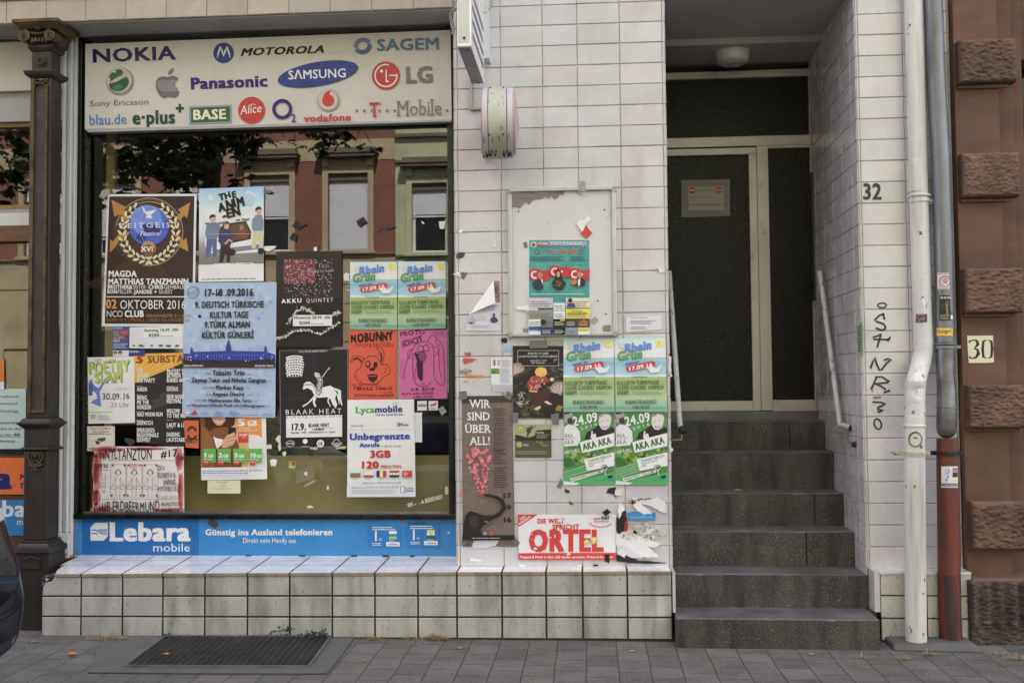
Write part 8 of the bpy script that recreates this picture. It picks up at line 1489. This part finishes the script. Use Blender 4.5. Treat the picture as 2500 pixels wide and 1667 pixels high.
for nm, lb, vw, pts, c, Y, lf, *ex in (
    (PS, 'dark torn corner with white edge on the pane between the two mirrored blinds', WN, [(390, 1105), (440, 1050), (480, 1090), (540, 1088), (535, 1110), (455, 1155)], (40, 38, 42), Y1, .012),
    (PS, 'dark scrap just below the torn corner beside the car poster', WN, [(368, 1225), (410, 1175), (455, 1215), (435, 1275), (385, 1250)], (34, 32, 34), Y1, .008),
    (PS, 'black square scrap tilted over the mirrored white blind', WN, [(1060, 1060), (1132, 1014), (1168, 1082), (1098, 1126)], (36, 34, 36), Y1, .01),
    (PS, 'crumpled black and white shred right of the mirrored blind', WN, [(1248, 1172), (1270, 1130), (1340, 1112), (1470, 1118), (1390, 1146), (1310, 1148), (1290, 1176)], (66, 62, 64), Y1, .012),
    (PS, 'white paper corner at the right pane edge above the river posters', WN, [(1912, 1062), (1986, 1060), (1970, 1138), (1925, 1140)], WHT, Y1, .012),
    (PS, 'white sliver over the dark mirrored green house window', WN, [(1728, 1058), (1745, 1062), (1766, 1090), (1745, 1086)], WHT, Y1, .006),
    (PS, 'little white rectangle above the black glitter poster', WN, [(622, 1328), (656, 1326), (655, 1366), (620, 1368)], (214, 212, 206), Y1, .004),
    (PS, 'torn white strip at lower right of the car poster', WN, [(105, 1320), (235, 1318), (220, 1340), (150, 1372), (108, 1360)], (208, 206, 208), Y1, .012),
    (TP, 'dark tape strip at the upper right corner of the car poster', WN, [(100, 735), (182, 745), (178, 775), (100, 765)], 'g', Y2, .004),
    (TP, 'cloudy tape at the upper left corner of the festival poster', AZ, [(185, 790), (215, 725), (290, 705), (310, 740), (230, 810)], 'c', Y1, .006),
    (TP, 'cloudy tape left of the car poster top', AZ, [(1165, 720), (1240, 705), (1242, 735), (1180, 750)], 'c', Y1, .004),
    (PS, 'white scrap on the olive area right of smiling woman poster', A7, [(862, 1108), (905, 1100), (925, 1105), (914, 1172), (872, 1164)], (216, 214, 218), Y1, .008),
    (PS, 'white curl under the left foot of the horse poster', A7, [(978, 1040), (1000, 1022), (1016, 1040), (1005, 1072), (984, 1064)], (206, 204, 200), Y1, .012),
    (PS, 'cream scrap fringe at the left side of the horse poster', A7, [(912, 905), (945, 868), (962, 880), (965, 1010), (940, 1022), (945, 950)], (196, 194, 172), Y1, .006),
    (PS, 'cream tab below the horse poster, middle', A7, [(1240, 985), (1318, 978), (1316, 1006), (1240, 1000)], (180, 172, 140), Y1, .004),
    (PS, 'cream tab below the horse poster, right end', A7, [(1488, 985), (1590, 976), (1580, 1000), (1492, 1004)], (180, 172, 140), Y1, .004),
    (PS, 'white paper crumb right of the little green fruit sticker', A7, [(1180, 1228), (1212, 1218), (1222, 1244), (1204, 1264), (1190, 1248)], (210, 208, 206), Y1, .008),
    (PS, 'white crumb left of the five flag tariff poster', A7, [(1404, 1356), (1420, 1352), (1422, 1390), (1406, 1388)], (206, 204, 200), Y1, .006),
    (PS, 'white crumb on the sill under the olive area', A7, [(1210, 1552), (1240, 1542), (1275, 1556), (1270, 1568), (1214, 1568)], (206, 204, 206), Y1, .008),
    (TP, 'faint slanted tape mark on the olive area', A7, [(1180, 1350), (1290, 1290), (1300, 1310), (1200, 1368)], 'c', Y1, .001),
    (PS, 'pale slip right of the smiling woman poster', A7, [(822, 966), (872, 956), (878, 998), (825, 1000)], (200, 198, 204), Y1, .005),
    (PS, 'white card beside the river posters on the pane', A8, [(210, 360), (250, 346), (282, 350), (284, 450), (222, 452), (206, 410)], (200, 198, 192), Y1, .008),
    (TP, 'cloudy tape under the right square sticker', B1, [(1175, 430), (1225, 392), (1268, 455), (1215, 500)], 'c', Y1, .008),
    (PS, 'cream slip at the right pane edge above white lettering', B1, [(1250, 1252), (1280, 1250), (1280, 1332), (1250, 1328)], (196, 194, 170), Y1, .004),
    (PS, 'torn black and white corner under the cream alarm notice', A4, [(1200, 855), (1245, 862), (1290, 870), (1286, 915), (1240, 935), (1205, 900)], (60, 58, 62), Y1, .01),
    (PS, 'olive drab square scrap on top edge of the blue board', C8, [(798, 62), (842, 92), (828, 130), (774, 98)], (70, 66, 52), BY - .003, .008),
    (PS, 'red scrap on top edge of the blue board', C8, [(1950, 42), (1990, 38), (2002, 60), (1978, 84), (1955, 66)], (190, 52, 52), BY - .003, .008),
    (PS, 'pale grey crumb at the right end of the blue board', C8, [(2252, 158), (2266, 138), (2274, 158)], (176, 180, 188), BY - .003, .004),
    (PS, 'torn glossy picture remnant in the top left corner of the display case', B3, [(612, 104), (1112, 102), (1100, 125), (1040, 168), (960, 175), (870, 178), (760, 215), (700, 240), (616, 258)], (128, 118, 120), Yc + .004, .012),
    (PS, 'white curl under the case frame at top', B3, [(1226, 106), (1304, 100), (1306, 140), (1280, 150), (1250, 132)], (210, 206, 198), Yc + .003, .02),
    (PS, 'red and white folded scrap above the teal poster', B3, [(1212, 410), (1248, 362), (1290, 380), (1320, 332), (1352, 362), (1300, 420), (1362, 492), (1306, 546), (1250, 492), (1268, 480)], (190, 48, 46), Yc + .003, .016, [([(1208, 410), (1248, 360), (1285, 378), (1320, 330), (1354, 362), (1300, 418), (1270, 486)], (214, 212, 208)), ([(1248, 368), (1296, 412), (1258, 408)], (52, 44, 44))]),
    (PS, 'crumpled white paper stuck at lower left of the teal poster', B3, [(650, 1200), (760, 1150), (800, 1148), (860, 1215), (826, 1260), (790, 1250), (740, 1215)], (212, 210, 206), Yc - .004, .02),
    (TP, 'grey tape patch left of the teal poster top', B3, [(716, 584), (750, 576), (758, 625), (732, 634)], 'g', Yc + .003, .003),
    (TP, 'brown tape patch at the lower left inside the case', B3, [(714, 1382), (762, 1380), (764, 1434), (716, 1438)], (150, 130, 108), Yc + .003, .003),
    (TP, 'brown tape patch at the lower right inside the case', B3, [(1462, 1356), (1532, 1350), (1535, 1420), (1462, 1426)], (140, 118, 94), Yc + .003, .003),
    (TP, 'beige tape shred right of the teal poster foot', B3, [(1345, 1310), (1390, 1270), (1420, 1310), (1380, 1346)], (170, 160, 140), Yc + .003, .006),
    (TP, 'cloudy tape over the case top frame', B3, [(1225, 10), (1296, 6), (1304, 106), (1228, 104)], 'c', Yc - .018, .003),
    (PS, 'white chip high on the pillar left of the case', B3, [(108, 488), (138, 458), (156, 468), (140, 496)], WHT, T1, .01),
    (PS, 'dark blue crumpled shred at pillar left edge', B3, [(90, 690), (120, 674), (176, 678), (160, 715), (120, 732), (94, 722)], (56, 58, 70), T1, .012),
    (PS, 'white flap sticking out over the pillar left edge', B3, [(58, 878), (128, 856), (136, 900), (100, 898)], (220, 218, 224), T1, .02),
    (PS, 'striped shred beside the white flap at the pillar left edge', B3, [(136, 858), (196, 858), (160, 930), (138, 900)], (110, 96, 100), T1, .006),
    (PS, 'pale torn spot left of the case, middle', B3, [(436, 610), (452, 556), (466, 560), (464, 618), (444, 622)], (206, 202, 190), T1, .004),
    (TP, 'white tape lump at the pillar right edge beside the case', B3, [(1964, 800), (2030, 790), (2044, 850), (1990, 868)], (198, 196, 190), T1, .008),
    (PS, 'black shred under the lower left corner of the case', B4, [(512, 30), (545, 14), (572, 28), (560, 66), (518, 60)], (36, 34, 36), T1, .008),
    (PS, 'blue and white remnant at upper left of the dark garden poster', B4, [(514, 84), (614, 86), (612, 160), (560, 148), (516, 150)], (150, 176, 196), T1, .004),
    (PS, 'torn beige remnant above the dark garden poster', B4, [(960, 40), (1080, 30), (1084, 86), (960, 84)], (176, 164, 150), T1, .006),
    (PS, 'red and blue ink remnant at the left of pillar', B4, [(168, 148), (190, 162), (210, 145), (228, 160), (228, 188), (175, 188)], (170, 70, 76), T1, .002),
    (PS, 'red and white torn strip below the ink remnant', B4, [(156, 206), (296, 212), (240, 244), (160, 262)], (186, 70, 70), T1, .004),
    (PS, 'orange torn strip lower on the pillar left side', B4, [(160, 384), (176, 364), (330, 364), (355, 388)], (206, 120, 60), T1, .003),
    (PS, 'tiny orange remnant under the orange strip', B4, [(160, 416), (208, 416), (206, 430), (164, 430)], (200, 140, 60), T1, .002),
    (TP, 'cloudy tape shreds beside the red and white strip', B4, [(125, 320), (180, 300), (240, 318), (225, 338), (170, 360), (130, 350)], 'c', T1, .008),
    (TP, 'grey tape on the upper left corner of the elephant poster', B4, [(118, 520), (186, 512), (190, 584), (130, 602)], 'g', T2 + .008, .003),
    (TP, 'grey tape on the upper right corner of the elephant poster', B4, [(575, 512), (620, 550), (600, 604), (538, 572)], 'g', T2 + .008, .003),
    (TP, 'grey tape at the top middle of the dark garden poster', B4, [(776, 44), (942, 40), (942, 112), (776, 118)], 'g', T2, .003),
    (TP, 'grey tape on the lower left corner of the dark garden poster', B4, [(615, 718), (672, 712), (664, 812), (620, 806)], 'g', T2, .003),
    (TP, 'grey tape on the lower right corner of the dark garden poster', B4, [(974, 730), (1050, 724), (1050, 832), (990, 826)], 'g', T2, .003),
    (TP, 'grey tape on the lower left corner of the elephant poster', B5, [(152, 488), (212, 508), (180, 568), (134, 560)], 'g', T2 + .008, .004),
    (TP, 'grey tape on the lower right corner of the elephant poster', B5, [(602, 530), (640, 498), (690, 556), (650, 582)], 'g', T2 + .008, .004),
    (PS, 'pale sheet edge hanging below the elephant poster', B5, [(248, 532), (530, 530), (506, 606), (250, 606)], (196, 198, 206), T1, .004),
    (PS, 'navy paper corner below the elephant poster', B5, [(185, 575), (212, 528), (244, 538), (244, 574)], (40, 60, 110), T1, .002),
    (PS, 'grey folded tape flake under the left green club poster', B4, [(1030, 1408), (1066, 1326), (1090, 1370), (1066, 1422)], (110, 108, 110), T1, .01),
    (PS, 'black torn shred under the left green club poster', B5, [(1105, 40), (1148, 66), (1152, 86), (1106, 82)], (40, 38, 40), T1, .008),
    (PS, 'dark green corner scrap above the red prepaid sticker', B5, [(1148, 158), (1192, 196), (1150, 190)], (46, 66, 54), T1, .003),
    (PS, 'black torn wing of paper under the right green club poster', B5, [(1488, 84), (1520, 40), (1582, 30), (1576, 80), (1588, 140), (1560, 100)], (40, 40, 44), T1, .01),
    (PS, 'small white printed card under the right green club poster', B5, [(1572, 62), (1646, 56), (1640, 112), (1570, 108)], (204, 204, 196), T1 - .004, .005),
    (PS, 'black square tape stuck askew over the red prepaid sticker', B5, [(1502, 234), (1538, 264), (1488, 306), (1450, 272)], (30, 28, 30), T2 - .006, .004),
    (PS, 'black tape over the last word of the red prepaid sticker', B5, [(1480, 660), (1526, 656), (1522, 736), (1478, 732)], (30, 28, 30), T2 - .006, .003),
    (PS, 'black scrap on the ledge under the red prepaid sticker', B5, [(1368, 755), (1412, 756), (1438, 788), (1370, 784)], (34, 32, 34), T1, .01),
    (PS, 'white curled strip low on the pillar left side', B5, [(214, 692), (290, 704), (376, 718), (340, 726), (216, 722)], (222, 220, 222), T1, .016),
    (PS, 'white curled strip under the red prepaid sticker corner', B5, [(680, 744), (720, 758), (752, 786), (724, 782), (672, 764)], WHT, T1, .014),
    (PS, 'white chip on the ledge under the red prepaid sticker', B5, [(1226, 760), (1262, 752), (1260, 782), (1230, 784)], (206, 200, 196), T1, .008),
    (PS, 'pink paper tuft at pillar left edge beside the elephant poster', B5, [(120, 96), (138, 60), (150, 48), (154, 102)], (206, 90, 120), T1, .008),
): scrap(nm[0], nm[1], lb, vw, pts, c, Y, lf, None, ex[0] if ex else ())
S = Sheet(-.0085, C3); 
# torn paper fringe along the pillar edge
for k, (x, y0, y1) in enumerate(((1633, 868, 925), (1634, 1075, 1105))):
    p = [(x, y0), (x + 6, y0 + 4), (x + 5, (y0 + y1) / 2), (x + 9, y1 - 8), (x + 4, y1), (x - 2, (y0 + y1) / 2)]
    scrap('paper_scrap', 'paper scrap', ('white torn fringe at the pillar edge beside the river posters', 'white torn fringe at the pillar edge beside the club posters')[k], (0, 0, 1), p, (206, 206, 208), -.008, .02)
# stickers on the drainpipes: bent round the pipe
def pipe_sticker(cx, cy, r, x0, y0, x1, y1, label, art, view, n=10):
    """rectangle x0..y1 of the sheet wrapped on a vertical pipe of radius r whose axis is at world (cx, cy)"""
    S = Sheet(cy - r, view); base = S.w
    def wrap(x, y):
        X, Y_ = S.src(x, y); d = ray(X, Y_); R = r + .0012 + S.L * S.eps + (S.k % 24) * .00004
        a_ = d.x ** 2 + d.y ** 2; b_ = 2 * (d.x * (CAM.x - cx) + d.y * (CAM.y - cy)); c_ = (CAM.x - cx) ** 2 + (CAM.y - cy) ** 2 - R * R; dd = b_ * b_ - 4 * a_ * c_
        t = (-b_ - math.sqrt(max(dd, 0))) / (2 * a_); p = CAM + d * t; return (p.x, p.y, p.z)
    S.w = wrap
    def strips(xa, ya, xb, yb_, c):
        S.up(True); L0 = S.L
        for k in range(n): a, b = xa + (xb - xa) * k / n, xa + (xb - xa) * (k + 1) / n; S.mb.add([wrap(a, ya), wrap(b, ya), wrap(b, yb_), wrap(a, yb_)], [(0, 1, 2, 3)], 0, alb(c))
    S.strips = strips; art(S, x0, y0, x1, y1); return S.done('sticker', label, 'sticker', None)
def art_star(S, x0, y0, x1, y1):
    S.strips(x0, y0, x1, y1, (196, 176, 180)); S.fine(x0 + 4, y0 + 4, x1 - 4, y0 + 16, 1, (80, 70, 74)); S.dots(x0 + 4, y0 + 20, x1 - 4, y1 - 20, 60, 3, 7, [(200, 120, 130), (150, 150, 170), (210, 200, 204)]); cx, cy = (x0 + x1) / 2 + 6, (y0 + y1) / 2; S.circ(cx, cy, 50, (60, 64, 84), n=24); S.circ(cx, cy, 42, (216, 214, 216), n=24); S.poly([(cx + (36 if k % 2 == 0 else 15) * math.sin(k * math.pi / 5), cy - (36 if k % 2 == 0 else 15) * math.cos(k * math.pi / 5)) for k in range(10)], (196, 96, 100)); S.fine(x0 + 4, y1 - 16, x1 - 4, y1 - 4, 1, (70, 64, 70))
gx = lambda y: UY(2297 + (y - 400) * .0315, y, -.10).x
pipe_sticker(UY(2303, 690, -.10).x, -.10, .0515, 934, 1042, 1072, 1204, 'square sticker with a red star in a ring on the grey drainpipe', art_star, C3)
def art_black(S, x0, y0, x1, y1):
    S.strips(x0, y0, x1, y1, (44, 46, 42)); S.text('DIE SCHÖNE', x0 + 14, y0 + 32, x1 - 10, y0 + 32, 18, WH, .03); S.poly([(1010, 1330), (1030, 1306), (1044, 1320), (1036, 1380), (1046, 1460), (1020, 1440)], (120, 106, 70)); S.line([(974, 1362), (1020, 1340)], 7, (170, 140, 80)); S.fine(x0 + 10, y1 - 58, x1 - 22, y1 - 8, 4, (150, 150, 146)); S.poly([(1062, 1446), (1082, 1446), (1082, 1490), (1062, 1488)], (206, 206, 210))
pipe_sticker(UY(2304.5, 750, -.10).x, -.10, .0515, 952, 1258, 1082, 1498, 'tall black sticker with a small figure on the grey drainpipe', art_black, C3)
def art_yel(S, x0, y0, x1, y1): S.strips(x0, y0, x1, y1, (206, 160, 40)); S.strips(x0 + 4, y0 + 5, x1 - 4, y1 - 5, (216, 176, 50)); S.text('Stuttgart', x0 + 8, 46, x1 - 8, 40, 30, (60, 50, 30), .02); S.line([(x0 + 4, 58), (x1 - 4, 8)], 6, (190, 70, 40))
pipe_sticker(UY(2306.5, 808, -.10).x, -.10, .0515, 824, 2, 962, 68, 'yellow town sign sticker crossed out in red on the grey drainpipe', art_yel, C4)
def art_white(S, x0, y0, x1, y1):
    S.strips(x0, y0, x1, y1, (206, 206, 212)); S.poly([(880, 1290), (910, 1260), (940, 1265), (955, 1300), (960, 1318), (872, 1318)], (150, 150, 160)); S.blob(918, 1230, 26, 34, (120, 120, 132), .15); S.dots(892, 1196, 944, 1310, 40, 3, 7, [(70, 70, 80), (190, 190, 200)]); S.strips(960, 1190, x1 - 2, 1222, (120, 40, 70)); S.strips(960, 1228, x1 - 2, 1270, (50, 50, 56)); S.strips(974, 1284, x1 - 2, 1306, (206, 206, 90)); S.strips(x0 + 2, 1322, x1 - 2, 1346, (40, 60, 110)); S.fine(872, 1328, 1000, 1340, 1, WH); S.text('SEI', 962, 1218, 1002, 1218, 24, (206, 160, 180), .03)
pipe_sticker(UY(2314.5, 1165, -.15).x, -.15, .0605, 864, 1178, 1006, 1358, 'white sticker with a grey masked head on the red pipe foot', art_white, C4)
def art_round(S, x0, y0, x1, y1):
    cx, cy = 644, 950; S.circ(cx, cy, 62, (150, 130, 60), n=30, ry=69); S.circ(cx, cy, 58, (40, 38, 34), n=30, ry=64); S.arc(cx, cy, 50, 0, 360, 5, (120, 110, 60), 56); S.circ(cx, cy - 10, 26, (196, 194, 186), n=16); S.circ(cx - 10, cy - 14, 8, (40, 38, 34)); S.circ(cx + 11, cy - 14, 8, (40, 38, 34)); S.line([(cx - 34, cy + 34), (cx + 34, cy - 4)], 8, (190, 188, 180)); S.line([(cx + 34, cy + 34), (cx - 34, cy - 4)], 8, (190, 188, 180)); S.rect(cx - 12, cy + 6, cx + 12, cy + 22, (190, 188, 180))
pipe_sticker(UY(2232.7, 1075, -.205).x, -.205, .057, 584, 882, 706, 1020, 'round black and yellow skull sticker on the white drainpipe', art_round, C4)
def art_small(S, x0, y0, x1, y1): S.strips(x0, y0, x1, y1, (90, 60, 66)); S.dots(x0 + 4, y0 + 14, x1 - 4, y1 - 8, 70, 3, 8, [(170, 160, 160), (50, 44, 50), (120, 110, 116), (130, 50, 56)]); S.fine(x0 + 6, y0 + 3, x1 - 6, y0 + 12, 1, (190, 180, 180))
pipe_sticker(UY(2249.5, 776, -.075).x, -.075, .0525, 728, 1436, 838, 1516, 'small dark picture sticker on the white drainpipe', art_small, C3)
def art_torn(S, x0, y0, x1, y1): S.poly([(780, 1280), (856, 1270), (862, 1310), (830, 1320), (838, 1390), (800, 1350)], (206, 204, 206)); S.poly([(826, 1320), (852, 1316), (852, 1388), (830, 1384)], (80, 72, 60))
pipe_sticker(UY(2249, 735, -.075).x, -.075, .0525, 780, 1270, 862, 1390, 'torn white sticker remains on the white drainpipe', art_torn, C3)
# lettering on the thin box sign flank
m = MB(); xF = xs1 + .0012
def flank(y0, y1, z0, z1, c): m.quad((xF, y0, z0), (xF, y1, z0), (xF, y1, z1), (xF, y0, z1), 0, alb(c))
flank(ys0 + .02, ys1 - .02, zbs + .02, zbs + .98, (206, 208, 222)); xF += .0006
m.slab([(xF, ys0 + .30 + .2 * math.cos(a), zbs + .62 + .22 * math.sin(a)) for a in [2 * math.pi * k / 20 for k in range(20)]], (.0004, 0, 0), 0, alb((56, 66, 130)))
xF += .001
for k in range(4):
    y = ys0 + .05
    while y < ys1 - .06: w_ = RN.uniform(.02, .05); flank(y, y + w_ * .75, zbs + .06 + k * .075, zbs + .095 + k * .075, (64, 66, 110)); y += w_
flank(ys0 + .26, ys0 + .28, zbs + .50, zbs + .74, WH); flank(ys0 + .33, ys0 + .42, zbs + .55, zbs + .58, WH)
m.build('lettering', MT['gloss'], BS)
# leaf on the steps
zs_ = UY(1900, 1205, YS[3]).z
def stair_leaf():
    p_ = UZ(1788, 1198, zs_); m = MB(); c = Vector((p_.x, YS[3] + .16, zs_ + .004)); m.add([c, c + Vector((.03, .01, .012)), c + Vector((.07, -.006, .004)), c + Vector((.03, -.016, .002)), c + Vector((-.03, .004, .001))], [(0, 3, 2, 1), (4, 3, 0)], 0, (.34, .2, .08)); tag(m.build('fallen_leaf', MT['dead']), 'small brown leaf lying on a middle step of the entrance', 'leaf', 'fallen leaves')
stair_leaf()
try: bpy.data.curves.remove(_fc)
except Exception: pass
